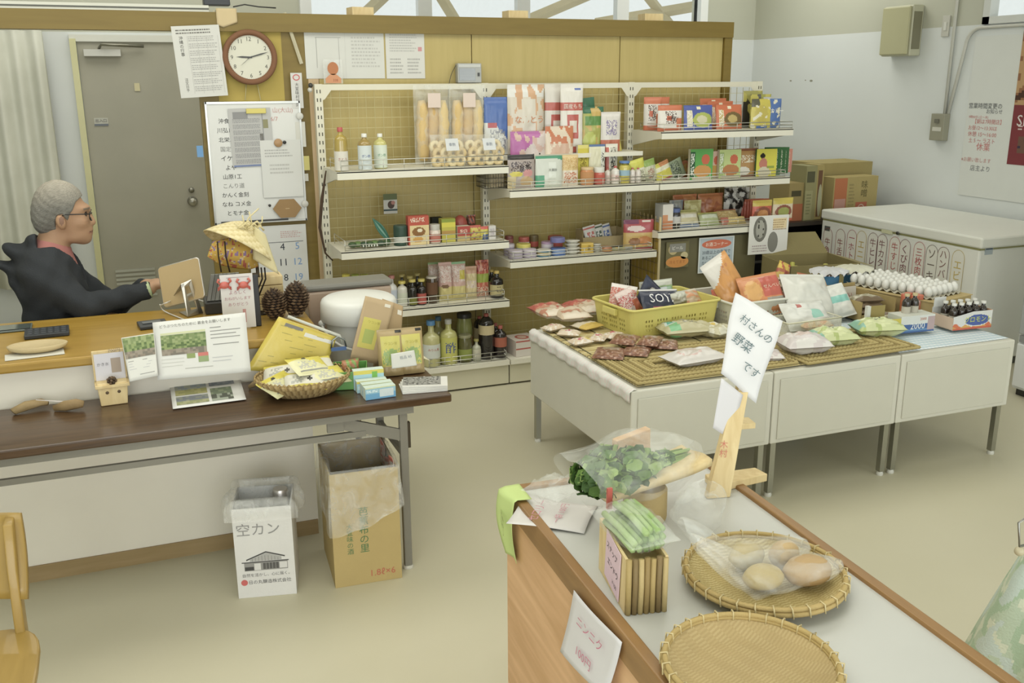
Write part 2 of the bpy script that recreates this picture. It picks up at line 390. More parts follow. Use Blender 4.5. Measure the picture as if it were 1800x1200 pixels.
# gondola shelving
gon = empty('gondola_shelving', 'long cream steel shelving with wire back filled with groceries, along the wooden partition', 'shelving', (2.54, 5.5, 0))
GX = [1.035, 2.05, 3.06, 4.05]; GF = 5.26; GB = 5.68; GT = 1.815
def G(mb, name, par=gon, **k):
    o = mb.build(name, None, **k); o.parent = par; o.matrix_parent_inverse = Matrix.Translation(-Vector(gon.location)) if par is gon else Matrix.Identity(4)
    return o
for i, x in enumerate(GX):
    m = MB(); m.box(x-.022, x+.022, GB-.02, GB+.03, 0, GT, CREAM, 'enamel')
    for k in range(34):
        z = .18+k*.048
        for dx in (-.009, .009): m.box(x+dx-.003, x+dx+.003, GB-.0212, GB-.02, z, z+.02, '#4c4838', 'enamel')
    G(m, 'upright')
for i in range(3):
    x0, x1 = GX[i]+.022, GX[i+1]-.022; m = MB()
    m.box(x0, x1, GB-.018, GB+.0, GT-.035, GT-.002, CREAM, 'enamel')
    for s, x in ((1, x0), (-1, x1)):
        m.add([(x, GB-.019, GT-.02), (x+s*.055, GB-.019, GT-.03), (x+s*.012, GB-.019, GT-.085), (x, GB-.019, GT-.09)], [(0, 1, 2, 3) if s < 0 else (3, 2, 1, 0)], CREAM, 'enamel')
    G(m, 'top_rail')
    m = MB()
    nx = 19
    for k in range(1, nx): x = x0+(x1-x0)*k/nx; m.box(x-.001, x+.001, GB-.003, GB, .2, GT-.04, '#b8ad74', 'enamel')
    k = 0; z = .23
    while z < GT-.05: m.box(x0, x1, GB-.006, GB-.003, z-.0011, z+.0011, '#c2b880', 'enamel'); z += .058
    G(m, 'wire_back')
LV = {0: [1.348, .905, .545, .165], 1: [1.203, .78, None, .165], 2: [1.515, 1.203, .897, .165]}
def gshelf(b, z, y0=GF):
    x0, x1 = GX[b]+.004, GX[b+1]-.004; m = MB()
    m.box(x0, x1, y0, GB-.03, z-.006, z, SHELF, 'enamel')
    m.box(x0, x1, y0, y0+.012, z-.042, z+.002, SHELF, 'enamel')
    for x in (x0, x1-.008):
        m.add([(x, y0+.012, z-.04), (x, y0+.012, z-.006), (x, GB-.03, z-.006), (x, GB-.03, z-.10), (x, y0+.1, z-.05)], [(0, 1, 2, 3, 4)], SHELF, 'enamel')
        m.add([(x+.008, y0+.012, z-.04), (x+.008, y0+.012, z-.006), (x+.008, GB-.03, z-.006), (x+.008, GB-.03, z-.10), (x+.008, y0+.1, z-.05)], [(4, 3, 2, 1, 0)], SHELF, 'enamel')
    return G(m, 'shelf')
def guard(sh, x0, x1, z, y=GF+.02, h=.055, c='#cfcfc4'):
    m = MB()
    for zz in (.006, h*.55, h): m.tube([(x0, y, z+zz), (x1, y, z+zz)], .0026, c, 'metal', 5)
    k = int((x1-x0)/.12)+1
    for i in range(k+1): x = x0+(x1-x0)*i/k; m.tube([(x, y, z), (x, y, z+h)], .002, c, 'metal', 4)
    for x in (x0, x1):
        for zz in (h*.55, h): m.tube([(x, y, z+zz), (x, y+.3, z+zz)], .0022, c, 'metal', 4)
        m.tube([(x, y+.3, z), (x, y+.3, z+h)], .002, c, 'metal', 4)
    o = m.build('wire_guard'); o.parent = sh; return o
for b in LV:
    for i, z in enumerate(LV[b]):
        if z is None: continue
        if i == 3:
            m = MB(); m.box(GX[b]+.004, GX[b+1]-.004, GF, GB-.03, z-.03, z, SHELF, 'enamel'); sh = G(m, 'base_deck')
            m = MB(); m.box(GX[b]+.004, GX[b+1]-.004, GF+.02, GF+.035, .012, z-.03, '#c9c4a6', 'enamel'); G(m, 'kick_plate')
            if b == 0: guard(sh, GX[b]+.5, GX[b+1]-.02, z)
        else:
            sh = gshelf(b, z); guard(sh, GX[b]+.03, GX[b+1]-.03 if not (b == 2 and i == 0) else GX[b+1]+.0, z, h=.06 if b == 0 else .045)
m = MB(); m.box(GX[1]+.03, GX[2]-.03, 5.44, 5.645, 1.385, 1.39, SHELF, 'enamel'); m.box(GX[1]+.03, GX[2]-.03, 5.432, 5.44, 1.365, 1.392, SHELF, 'enamel'); G(m, 'riser_shelf')
# wire side divider under bay 3
m = MB(); x = GX[2]+.02
for k in range(9): y = GF+.02+k*.05; m.box(x-.002, x+.002, y-.002, y+.002, .17, .99, '#a8905a', 'enamel')
for k in range(12): z = .2+k*.07; m.box(x-.004, x-.002, GF+.02, GB-.03, z-.0016, z+.0016, '#6b6243', 'enamel')
m.box(x-.006, x+.006, GF+.004, GF+.016, .17, .99, '#c9b98a', 'enamel'); m.box(x+.004, x+.01, GF+.03, GB-.04, .17, .95, mat='ply_yellow')
G(m, 'side_divider')
# drink case under the third bay
cas = empty('display_case', 'olive grey low case under the lowest right shelf, with notices on its front', 'case', (3.42, 5.4, 0))
cz = .845
m = MB(); m.box(-.33, .42, -.10, .2, .17, cz-.01, '#6d6745', 'enamel'); m.build('body', cas, bev=.004)
def flatsign(nm, par, P, z, w, h, bg_, lines, lab=None, rz=0, tilt=0, th=.0015, extra=None, mat='paper'):
    m = MB(); m.T = FR(0, 0, 0, rz, tilt)
    m.add([(-w/2, -h/2, 0), (w/2, -h/2, 0), (w/2, h/2, 0), (-w/2, h/2, 0), (-w/2, -h/2, -th), (w/2, -h/2, -th), (w/2, h/2, -th), (-w/2, h/2, -th)], [(0, 1, 2, 3), (7, 6, 5, 4), (0, 4, 5, 1), (1, 5, 6, 2), (2, 6, 7, 3), (3, 7, 4, 0)], bg_, mat)
    if extra: extra(m, w, h)
    for (t, u, v, ww, hh, c) in lines: m.text(t, Matrix.Translation((u*w, v*h, .0008)), hh*h if hh else None, ww*w if ww else None, c)
    return m.build(nm, par, P if z is None else (P[0], P[1], z))
def rect(m, w, h, u0, v0, u1, v1, c, e=.0004, mat='paper'):
    m.add([(u0*w, v0*h, e), (u1*w, v0*h, e), (u1*w, v1*h, e), (u0*w, v1*h, e)], [(0, 1, 2, 3)], c, mat)
def ell(m, w, h, u, v, ru, rv, c, e=.0005, n=20, mat='paper'):
    m.add([(u*w+ru*w*math.cos(2*PI*i/n), v*h+rv*h*math.sin(2*PI*i/n), e) for i in range(n)], [tuple(range(n))], c, mat)
def ringr(m, w, h, u, v, ru, rv, t, c, e=.0006, n=24, mat='paper'):
    V = []
    for i in range(n):
        a = 2*PI*i/n; V += [(u*w+ru*w*math.cos(a), v*h+rv*h*math.sin(a), e), (u*w+(ru*w-t)*math.cos(a), v*h+(rv*h-t)*math.sin(a), e)]
    m.add(V, [(2*i, 2*((i+1) % n), 2*((i+1) % n)+1, 2*i+1) for i in range(n)], c, mat)
def solo_sign(nm, label, cat, *a, group=None, **k):
    return tag(flatsign(nm, None, *a, **k), label, cat, group)
rng = random.Random(7)
def scrib(m, w, h, u0, v0, u1, v1, rows, c, seed=1, fill=.75, e=.0007, t=.45):
    """tiny unreadable printed lines"""
    r_ = random.Random(seed)
    for i in range(rows):
        v = v1+(v0-v1)*(i+.5)/rows; hh = abs(v1-v0)/rows*t; u = u0
        end = u0+(u1-u0)*r_.uniform(fill, 1)
        while u < end:
            l = r_.uniform(.02, .07)*(abs(u1-u0)+.2); rect(m, w, h, u, v-hh/2, min(u+l, end), v+hh/2, c, e); u += l+.012
p = XW(1258, 447, 5.29)
def ex(m, w, h):
    for k in (-.5, .47): rect(m, w, h, k, -.5, k+.03, .5, '#dfe6e6')
    rect(m, w, h, -.47, -.47, .47, .47, '#b8c7cf'); ell(m, w, h, 0, .3, .42, .13, '#d0643a')
solo_sign('notice_board', 'blue framed notice with orange oval heading on the olive case', 'sign', (p.x, 5.284, p.z), None, .27, .235, '#e4e8e6',
    [('お酒コーナー', 0, .3, .62, .17, '#f3efe0'), ('20歳以上の年齢で', 0, .08, .8, .12, '#3c4a5c'), ('あることを確認でき', 0, -.07, .8, .12, '#3c4a5c'), ('ない場合は酒類を', 0, -.22, .8, .12, '#3c4a5c'), ('販売しません。', 0, -.37, .8, .12, '#3c4a5c')], extra=ex)
p = XW(1190, 447, 5.29)
def ex(m, w, h):
    ell(m, w, h, 0, -.28, .5, .22, '#d18a2a'); ell(m, w, h, .3, -.05, .16, .14, '#c8bb8c'); rect(m, w, h, -.35, .1, .35, .42, '#8f8f86', .0006); ell(m, w, h, -.2, .2, .2, .2, '#c0ae78', .0005)
solo_sign('price_sticker', 'orange and grey cutout sticker at the left of the olive case front', 'sticker', (p.x, 5.284, p.z), None, .17, .17, '#77714c',
    [('ビール', 0, .26, .5, .14, '#f0efe6'), ('冷えてます', 0, -.28, .7, .15, '#a85c14')], extra=ex)
p = XW(1350, 412, 5.24)
def ex(m, w, h):
    ell(m, w, h, -.22, .15, .17, .33, '#77766c'); ell(m, w, h, -.22, .15, .11, .24, '#a5a498', .0006); ell(m, w, h, .12, -.2, .13, .27, '#85847a'); rect(m, w, h, .1, .15, .45, .42, '#e0cb9c', .0006)
    for k in range(9): ell(m, w, h, -.22+.08*math.cos(k*2.1), .15+.2*math.sin(k*1.3), .02, .03, '#55544c', .0007, 8)
    scrib(m, w, h, -.4, -.45, .0, -.25, 3, '#a99', 5); scrib(m, w, h, .1, .1, .45, .4, 5, '#a8895a', 6)
solo_sign('photo_print', 'creased white print of two dark dishes hanging from the lowest right shelf edge', 'print', (p.x, 5.235, p.z), None, .30, .255, '#dddcd4', [], extra=ex, rz=R(-3))

# display cabinets (three low steel units standing side by side)
DZ = .60
dcs = empty('display_table', 'leftmost of the three low pale steel display cabinets, under the bamboo mat', 'display cabinet', (1.805, 3.27, 0), group='low steel display cabinets')
W1, D1 = .70, 1.08
def P(mb, name, par, **k): return mb.build(name, par, **k)
P(MB().box(0, W1, 0, D1, .265, .60, '#cbc9ba', 'enamel'), 'cabinet_body', dcs, bev=.006)
m = MB(); m.box(.03, W1-.03, -.006, .0, .285, .565, '#c4c2b2', 'enamel'); P(m, 'front_panel', dcs, bev=.003)
for (x, y) in ((.03, .03), (W1-.03, .03), (.03, D1-.03), (W1-.03, D1-.03)):
    m = MB(); m.box(x-.014, x+.014, y-.014, y+.014, .02, .265, '#a5a496', 'metal'); o = P(m, 'leg', dcs)
    m = MB(); m.lathe([(.016, 0), (.018, .008), (.013, .02)], '#c9c8bd', 'plastic', 12, x, y); P(m, 'foot', o)
d2 = copy_tree(dcs); d2.location.x = 1.805+.705; d2['label'] = 'middle of the three low pale steel display cabinets, under the rope mat'
d3 = copy_tree(dcs); d3.location.x = 1.805+1.41; d3['label'] = 'rightmost of the three low pale steel display cabinets, under the drink boxes'
# lace paper strip along the left edge
m = MB()
def lf(u, v):
    y = 3.27+1.08*u
    return (1.83-.03*v-(.002 if v > .5 else 0), y, .606) if v <= .5 else (1.797-.004*math.sin(u*60), y, .606-.11*(v-.5))
def lpaint(u, v):
    k = (u*46) % 1; return lin('#dcd0cc') if abs(abs(k-.5)*2-((v*2) % 1)) < .22 and v > .3 else lin('#d9d9d2')
m.sheet(lf, 150, 10, lpaint, 'paper', .001)
tag(m.build('lace_paper'), 'white lace patterned paper strip along the left edge of the display cabinets', 'paper strip')
# blue check cloth on the right cabinet
x0, x1 = 3.3, 3.92
m = MB()
def cp(u, v):
    a = int(u*60) % 2; b_ = int(v*60) % 2; return lin(['#e4e9ea', '#c3d4dc', '#b2c8d4'][a+b_])
m.sheet(lambda u, v: (3.225+.675*u, 3.30+1.0*v, 0.604+.0012*math.sin(u*9)*math.sin(v*7)), 60, 60, cp, 'cloth', .0015)
tag(m.build('checked_cloth'), 'pale blue and white checked cloth on the rightmost display cabinet', 'cloth')
# bamboo mat and rope mats
m = MB(); n = 42
x0, x1, y0, y1 = 1.85, 2.95, 3.3, 4.3
for i in range(n):
    y = y0+(y1-y0)*(i+.5)/n; m.box(x0, x1, y-.009, y+.009, .6055, .6095, ['#cdbb7c', '#d6c68a', '#c2ad6c'][i % 3], 'straw')
for x in (x0+.03, x0+.22, x0+.42, x0+.62, x0+.82, x0+1.02):
    m.box(x-.004, x+.004, y0, y1, .6095, .6105, '#5d5638', 'straw')
for i in range(0, n, 4):
    y = y0+(y1-y0)*(i+.5)/n; m.box(x0, x0+.03, y-.012, y-.009, .6095, .6108, '#3e3c30', 'straw')
tag(m.build('bamboo_mat'), 'yellow bamboo slat mat with dark stitching on the left display cabinet', 'mat')
def ropemat(name, label, cx, cy, w, h, rz=0):
    m = MB(); k = 0; st = .016
    while w/2-k*st > .012 and h/2-k*st > .012:
        a, b_ = w/2-k*st, h/2-k*st; pts = []
        for (p0, p1) in (((-a, -b_), (a, -b_)), ((a, -b_), (a, b_)), ((a, b_), (-a, b_)), ((-a, b_), (-a, -b_))):
            L = math.hypot(p1[0]-p0[0], p1[1]-p0[1]); q = max(2, int(L/.011))
            for i in range(q): t = i/q; wob = .0022*math.sin(i*PI); pts.append((p0[0]+(p1[0]-p0[0])*t, p0[1]+(p1[1]-p0[1])*t, .009+.0015*(i % 2)))
        m.tube(pts, .0075, ['#ad9a5c', '#8f7d44', '#b8a668'][k % 3], 'straw', 5, closed=True, rads=[.0085 if i % 2 else .006 for i in range(len(pts))])
        k += 1
    return tag(m.build(name, None, (cx, cy, .6105), (0, 0, rz)), label, 'mat')
ropemat('rope_mat', 'large woven rope mat at the front corner of the left display cabinet', 2.25, 3.52, .80, .44)
ropemat('rope_mat', 'woven rope mat under white and green packs beside the blue checked cloth', 3.00, 3.47, .65, .38, R(2))

# chest freezer
fz = empty('chest_freezer', 'large white chest freezer with handwritten meat names on its side', 'freezer', (4.88, 4.42, 0))
FL = 1.50; FD = .86
P(MB().box(0, FD, 0, FL, .05, .79, '#dfe0d8', 'enamel'), 'body', fz, bev=.012)
P(MB().box(-.015, FD, -.02, FL+.0, .80, .87, '#dcddd3', 'enamel'), 'lid', fz, bev=.012)
P(MB().box(.0, FD-.01, .0, FL-.01, .788, .801, '#98975c', 'plastic'), 'lid_gasket', fz)
P(MB().box(.02, FD-.02, .02, FL-.02, 0, .052, '#55564f', 'plastic'), 'plinth', fz)
def FS(y, z): return Matrix.Translation((-.003, y, z)) @ Matrix.Rotation(-PI/2, 4, 'Z') @ Matrix.Rotation(PI/2, 4, 'X')
m = MB(); a = at(1560, 386, x=4.865); m.T = FS(a.y-4.42, .80); m.box(-.05, .05, -.018, .018, 0, .01, '#c9c9a2', 'plastic'); m.T = m.T @ Matrix.Translation((.11, -.0, .01)); m.lathe([(.012, 0), (.012, .008), (0, .009)], '#4c4c46', 'metal', 10); P(m, 'lid_latch', fz)
m = MB(); m.T = FS(FL-.07, .73); m.box(-.03, .03, -.018, .018, -.003, .001, '#5b5d58', 'plastic'); P(m, 'maker_plate', fz)
m = MB(); a = at(1738, 440, y=4.42); m.T = FR(a.x-4.88, -.002, a.z); m.box(-.032, .032, -.026, .026, -.002, .001, '#a9b4ba', 'paper'); rect(m, .064, .052, -.45, .1, .45, .42, '#54606e', .0015); P(m, 'rating_label', fz)
labs = [(1453, 432, '牛\n角', '#8d3c34'), (1475, 434, '牛\n舌', '#8d3c34'), (1495, 436, '一\nホ\nト', '#a3384c'), (1512, 438, 'エ\nニ', '#c0a43c'), (1532, 442, '牛\nヒ\nレ', '#7c4a4c'), (1548, 445, '牛\nカ\nタ', '#7c4a4c'), (1570, 450, '牛\nす\nじ', '#b0443a'), (1588, 455, 'く\nび\n肉', '#7c3a44'), (1613, 460, '三\n枚\n肉', '#b03434'), (1635, 466, 'ソ\nー\nキ', '#6a5a50'), (1655, 470, 'ハ\nン\nバ\nー', '#7a4a44'), (1681, 476, 'エ\nビ', '#c2a83c')]
for (px, py, t, c) in labs:
    a = at(px, py, x=4.872); m = MB(); m.T = FS(a.y-4.42, a.z-.0)
    w, h = .098, .27
    pts = [(-w/2, -h/2+.0, 0), (w/2, -h/2, 0)]+[(w/2*math.cos(i*PI/8), h/2-.05+.05*math.sin(i*PI/8), 0) for i in range(9)]
    m.add(pts, [tuple(range(len(pts)))], '#dcdbd0', 'paper')
    m.tube([Vector(p)+Vector((0, 0, .001)) for p in pts], .0014, c, 'paper', 4, closed=True)
    m.text(t, Matrix.Translation((0, 0, .0012)), h*.8, w*.6, c); P(m, 'name_label', fz)
# upright fridge at the right frame edge
rf = empty('upright_fridge', 'white upright fridge with grey band cut off by the right photo edge', 'fridge', (4.77, 3.45, 0))
P(MB().box(0, .62, 0, .52, .04, 1.0, '#d9dcda', 'enamel'), 'body', rf, bev=.01)
P(MB().box(.02, .6, .02, .5, 0, .04, '#2c2d2b', 'plastic'), 'plinth', rf)
P(MB().box(-.012, .0, .02, .5, .33, .37, '#8d9090', 'plastic'), 'trim_band', rf)
P(MB().box(-.02, -.001, .015, .505, .38, .98, '#a5a9a8', 'enamel'), 'door', rf, bev=.006)
P(MB().box(-.02, -.001, .015, .505, .06, .32, '#dcdfde', 'enamel'), 'drawer', rf, bev=.006)

# counter
ct = empty('service_counter', 'long white counter with a honey coloured wood top behind the brown table', 'counter', (-1.2, 4.0, 0))
def local(o_, mb, name, **k):
    o = mb.build(name, o_, **k); o.matrix_parent_inverse = Matrix.Translation(-Vector(o_.location)); return o
local(ct, MB().box(-2.9, .575, 3.70, 3.74, .06, .835, '#e0dac9', 'enamel').box(.545, .575, 3.74, 4.25, .06, .835, '#d2ccb6', 'enamel').box(-2.9, .545, 3.74, 4.1, .5, .52, '#b9b29a', 'enamel'), 'front_panel')
local(ct, MB().box(-2.9, .572, 3.694, 3.73, 0, .065, mat='base_wood'), 'baseboard')
local(ct, MB().box(-2.9, .63, 3.655, 4.33, .836, .872, mat='honey_wood'), 'worktop', bev=.008)
# brown folding table
bt = empty('folding_table', 'long dark brown folding table with grey steel legs in front of the white counter', 'table', (.13, 3.455, 0))
BZ = .70
local(bt, MB().box(-.85, 1.025, 3.235, 3.685, .668, BZ, mat='dark_laminate'), 'tabletop', bev=.006)
GL = '#7c796d'
m = MB(); m.box(-.8, .88, 3.25, 3.262, .64, .668, GL, 'enamel'); m.box(-.8, .88, 3.658, 3.67, .64, .668, GL, 'enamel'); local(bt, m, 'apron')
a = at(0, 822, y=3.27); b_ = at(600, 745, y=3.27)
m = MB(); m.box(-.8, .70, 3.262, 3.278, .570, .591, GL, 'enamel'); m.box(-.8, .7, 3.64, 3.655, .570, .591, GL, 'enamel'); local(bt, m, 'shelf_rail')
m = MB()
for k in range(2): m.tube([(.70, 3.27+.378*k, .58), (.78, 3.3+.318*k, .57), (.845, 3.3+.318*k, .535)], .007, GL, 'enamel'); local(bt, m, 'rail_bend'); m = MB()
for y in (3.262, 3.64):
    m = MB(); m.box(.828, .858, y-.002, y+.024, .012, .668, GL, 'enamel'); o = local(bt, m, 'leg', bev=.003)
    m = MB(); m.lathe([(.02, 0), (.022, .006), (.018, .014)], '#c5c2b4', 'plastic', 12, .843, y+.011); local(o, m, 'foot') ; bpy.data.objects[o.name].children[0].matrix_parent_inverse = Matrix.Identity(4)
    m = MB(); m.hexa([(.60, y+.003, .61), (.835, y+.003, .53), (.835, y+.017, .53), (.60, y+.017, .61)], [(.60, y+.003, .655), (.835, y+.003, .575), (.835, y+.017, .575), (.60, y+.017, .655)], GL, 'enamel'); local(bt, m, 'folding_brace')
m = MB(); m.box(.835, .851, 3.27, 3.655, .46, .485, GL, 'enamel'); local(bt, m, 'cross_bar'); local(bt, MB().box(.56, .62, 3.262, 3.28, .6, .665, GL, 'enamel'), 'brace_bracket')
for y in (3.262,):
    m = MB(); m.box(.858, .868, y, y+.02, .5, .6, '#5c5a50', 'metal'); local(bt, m, 'hinge_plate')

# produce table in the foreground
RZ = R(-3.0); PT = Vector((1.16, 1.60, 0))
pt = empty('produce_table', 'pine sided produce table with white top and brown wooden rim in the foreground', 'table', PT, RZ)
a0 = Matrix.Rotation(-RZ, 4, 'Z') @ Matrix.Translation(-PT)
c1 = a0 @ at(897, 852, z=.765); c2 = a0 @ at(1140, 1190, z=.765); c3 = a0 @ at(1330, 868, z=.765); c4 = a0 @ at(1720, 1140, z=.765); c5 = a0 @ at(1240, 798, z=.765)
hx0 = (c1.x+c2.x)/2; hx1 = (c3.x+c4.x)/2; hy1 = c1.y; hy0 = -.85
print('produce', c1, c2, c3, c4, c5)
P(MB().box(hx0+.02, hx1-.02, hy0+.02, hy1-.02, .70, .755, '#bfc0ba', 'plastic'), 'tabletop', pt)
for nm, bx in (('rim_side', (hx0, hx0+.028, hy0, hy1)), ('rim_side', (hx1-.028, hx1, hy0, hy1)), ('rim_end', (hx0+.028, hx1-.028, hy1-.028, hy1)), ('rim_end', (hx0+.028, hx1-.028, hy0, hy0+.028))):
    P(MB().box(*bx, .70, .765, mat='rim_wood'), nm, pt, bev=.004)
P(MB().box(hx0+.005, hx0+.02, hy0, hy1-.003, .04, .70, mat='pine_side'), 'side_board', pt)
P(MB().box(hx1-.02, hx1-.005, hy0, hy1-.003, .04, .70, mat='pine_side'), 'side_board', pt)
P(MB().box(hx0+.02, hx1-.02, hy1-.02, hy1-.006, .04, .70, mat='pine_side'), 'end_board', pt)
for x in (hx0+.03, hx1-.07):
    for y in (hy0+.03, hy1-.07): P(MB().box(x, x+.04, y, y+.04, 0, .70, mat='pine_side'), 'leg', pt)
PZ = .755

# wooden chair, lower left
ch = empty('wooden_chair', 'honey coloured bent plywood chair cut off at the lower left', 'chair', (-.55, 2.33, 0))
def bentpost(sx):
    pts = [(sx, .21, .0), (sx, .20, .30), (sx, .21, .48), (sx, .23, .62), (sx, .27, .73)]
    m = MB(); V = []
    for (x, y, z) in pts: V += [(x-.012, y-.03, z), (x+.012, y-.03, z), (x+.012, y+.03, z), (x-.012, y+.03, z)]
    F = [(0, 3, 2, 1), (16, 17, 18, 19)]
    for i in range(4):
        for k in range(4): F.append((4*i+k, 4*i+(k+1) % 4, 4*i+4+(k+1) % 4, 4*i+4+k))
    m.add(V, F, '#ffffff', 'chair_wood', True); return m
for s in (-.19, .155): P(bentpost(s), 'rear_leg', ch, bev=.004)
for s in (-.19, .155): P(MB().box(s-.013, s+.013, -.22, -.17, 0, .425, mat='chair_wood'), 'front_leg', ch, bev=.004)
m = MB(); pr = []
for i in range(32):
    a = 2*PI*i/32; e = 4.0; cx_, sy_ = math.cos(a), math.sin(a)
    pr.append((.21*math.copysign(abs(cx_)**(2/e), cx_), .23*math.copysign(abs(sy_)**(2/e), sy_)-.01))
m.prism(pr, .43, .452, '#ffffff', 'chair_wood'); P(m, 'seat', ch, bev=.006)
m = MB(); V = []
for j in range(9):
    v = j/8
    for i in range(13):
        u = i/12; x = -.215+.40*u; z = .54+.20*v; e = .02*(1-(2*v-1)**4)
        V.append((x*(1-.03*(2*v-1)**2), .235+.10*v-.05*(1-(2*u-1)**2)*-1-.05, z))
F = [(j*13+i, j*13+i+1, (j+1)*13+i+1, (j+1)*13+i) for j in range(8) for i in range(12)]
m.add(V, F, '#ffffff', 'chair_wood', True); o = P(m, 'backrest', ch); s_ = o.modifiers.new('s', 'SOLIDIFY'); s_.thickness = .014

# ------------------------------------------------------------------ packaged goods
def PNT(bg_, *sh):
    """paint(u,v) from simple printed shapes: r rect, e ellipse, t speckled type, d diagonal"""
    sh = [(s[0], [lin(x) if isinstance(x, str) else x for x in s[1:]]) for s in sh]; bgc = lin(bg_)
    def f(u, v):
        c = bgc
        for k, a in sh:
            if k == 'r':
                if a[0] <= u <= a[2] and a[1] <= v <= a[3]: c = a[4]
            elif k == 'e':
                if ((u-a[0])/a[2])**2+((v-a[1])/a[3])**2 <= 1: c = a[4]
            elif k == 't':
                if a[0] <= u <= a[2] and a[1] <= v <= a[3] and (math.sin(u*127.1*a[5]+v*311.7*a[5])*43758.5) % 1 < .5: c = a[4]
            elif k == 'd':
                if v > a[0]+a[1]*u: c = a[2]
            elif k == 'n':
                if mnoise.noise(Vector((u*a[1], v*a[1], a[2]))) > a[3]: c = a[0]
        return c
    return f
def pillow(w, h, t, paint, nx=28, ny=34, seed=0, wr=.12, mat='film', seal=.06, back=None, bottom=False):
    """sealed bag standing on its lower edge, front towards -y"""
    m = MB(); bk = lin(back) if back else None
    def prof(u, v):
        e = max(0, 1-abs(2*u-1)**3); vv = (v-seal)/(1-2*seal) if not bottom else v/(1-seal)
        if vv >= 1 or (vv <= 0 and not bottom): return .02
        g = max(0, 1-abs(2*vv-1)**3.2) if not bottom else max(0, min(1, (1-vv)*1.6))*min(1, .45+vv*6)
        return .02+.98*math.sqrt(e*g)
    def pt(u, v, s):
        p = prof(u, v); z = v*h
        n = mnoise.noise(Vector((u*4+seed*3.1, v*5+seed, s)))+.5*mnoise.noise(Vector((u*9+seed, v*9, s*2)))
        x = (u-.5)*w*(1-.06*p)
        return (x+.004*w*n, s*(t/2)*p*(1+wr*2.2*n)+.03*w*mnoise.noise(Vector((seed, v*2, 0)))*(v), z)
    m.sheet(lambda u, v: pt(u, v, -1), nx, ny, paint, mat)
    m.sheet(lambda u, v: pt(1-u, v, 1), nx, ny, (lambda u, v: bk) if bk else (lambda u, v: paint(1-u, v)), mat)
    return m
def pouch(w, h, t, paint, nx=28, ny=34, seed=0):
    return pillow(w, h, t, paint, nx, ny, seed, .06, 'film', .05, None, True)
def carton(w, h, d, paint, side=None, nx=28, ny=34, mat='card'):
    m = MB(); sc = side or '#cfc9b0'
    m.sheet(lambda u, v: ((u-.5)*w, -d/2, v*h), nx, ny, paint, mat, 0, False)
    V = [(x*w/2, y*d/2, z) for x in (-1, 1) for y in (-1, 1) for z in (0, h)]
    m.add(V, [(0, 2, 3, 1)[::-1], (4, 6, 7, 5)[::-1], (2, 3, 7, 6)], sc, mat)
    m.add(V, [(1, 5, 7, 3), (0, 2, 6, 4)], sc, mat)
    return m
def leaf_pack(w, h):
    m = MB(); n = 10
    m.sheet(lambda u, v: ((-.5+v*.95)*w+(u-.5)*.03*math.sin(PI*min(1, v*1.05)), .012*math.sin(PI*v)*(1-abs(2*u-1)), (1-v)*h+(u-.5)*.035*math.sin(PI*min(1, v*1.05))), 6, n, PNT('#3f7a66', ('r', .35, 0, .65, 1, '#7aa894')), 'film', .004); return m
def bottle(h, r, body, cap, label=None, lab=(.12, .55), neck=.34, kind='liquid', shoulder=.72, text=None, tc='#334455', capr=.4, cut=None):
    m = MB(); zs = h*shoulder
    prof = [(r*.9, 0), (r, h*.02), (r, h*lab[0]), (r, h*(lab[0]+lab[1])/2), (r, h*min(lab[1], shoulder-.02)), (r*.98, zs), (r*.93, zs+h*.045), (r*.76, zs+h*.09), (r*neck*1.25, zs+h*.135), (r*neck, zs+h*.16), (r*neck, h*.93)]
    m.lathe(prof, body, kind, 16)
    if label: m.lathe([(r*1.012, h*lab[0]), (r*1.012, h*lab[1])], label, 'paper', 16, cap=False)
    cr_ = r*capr; m.lathe([(cr_, h*.9), (cr_, h*.995), (cr_*.8, h)], cap, 'plastic', 12)
    if text:
        V, F, sz = text_geo(text); k = min(r*1.3/sz[0], h*(lab[1]-lab[0])*.5/sz[1]); zc = h*(lab[0]+lab[1])/2+h*.04
        m.add([((r*1.02)*math.sin(v.x*k/r)+0, -(r*1.02)*math.cos(v.x*k/r), zc+v.y*k) for v in V], F, tc, 'paper')
    return m
def can(h, r, col, top='#b9b9b0', bands=(), kind='enamel'):
    m = MB()
    def cf_(z):
        for (a, b_, c) in bands:
            if a*h <= z <= b_*h: return c
        return col
    n = 14; m.lathe([(r*.94, 0)]+[(r, h*(.03+.92*i/n)) for i in range(n+1)]+[(r*.93, h)], col, kind, 18, colf=cf_)
    m.lathe([(0, h*.985), (r*.9, h*.985), (r*.93, h*1.0)], top, 'metal', 18, cap=False)
    return m
def jar(h, r, body, lid, label=None, lidh=.16, lab=(.15, .6)):
    m = MB(); m.lathe([(r*.85, 0), (r, h*.05), (r, h*.7), (r*.85, h*(1-lidh)), (r*.82, h*(1-lidh*.5))], body, 'liquid', 16)
    if label: m.lathe([(r*1.015, h*lab[0]), (r*1.015, h*lab[1])], label, 'paper', 16, cap=False)
    m.lathe([(r*.9, h*(1-lidh)), (r*.92, h*.98), (r*.85, h)], lid, 'enamel', 16); return m
def setm(name, mb, label, cat, loc, rz=0, group=None, rot=None, bev=0):
    return tag(mb.build(name, None, loc, rot or (0, 0, rz), bev), label, cat, group)
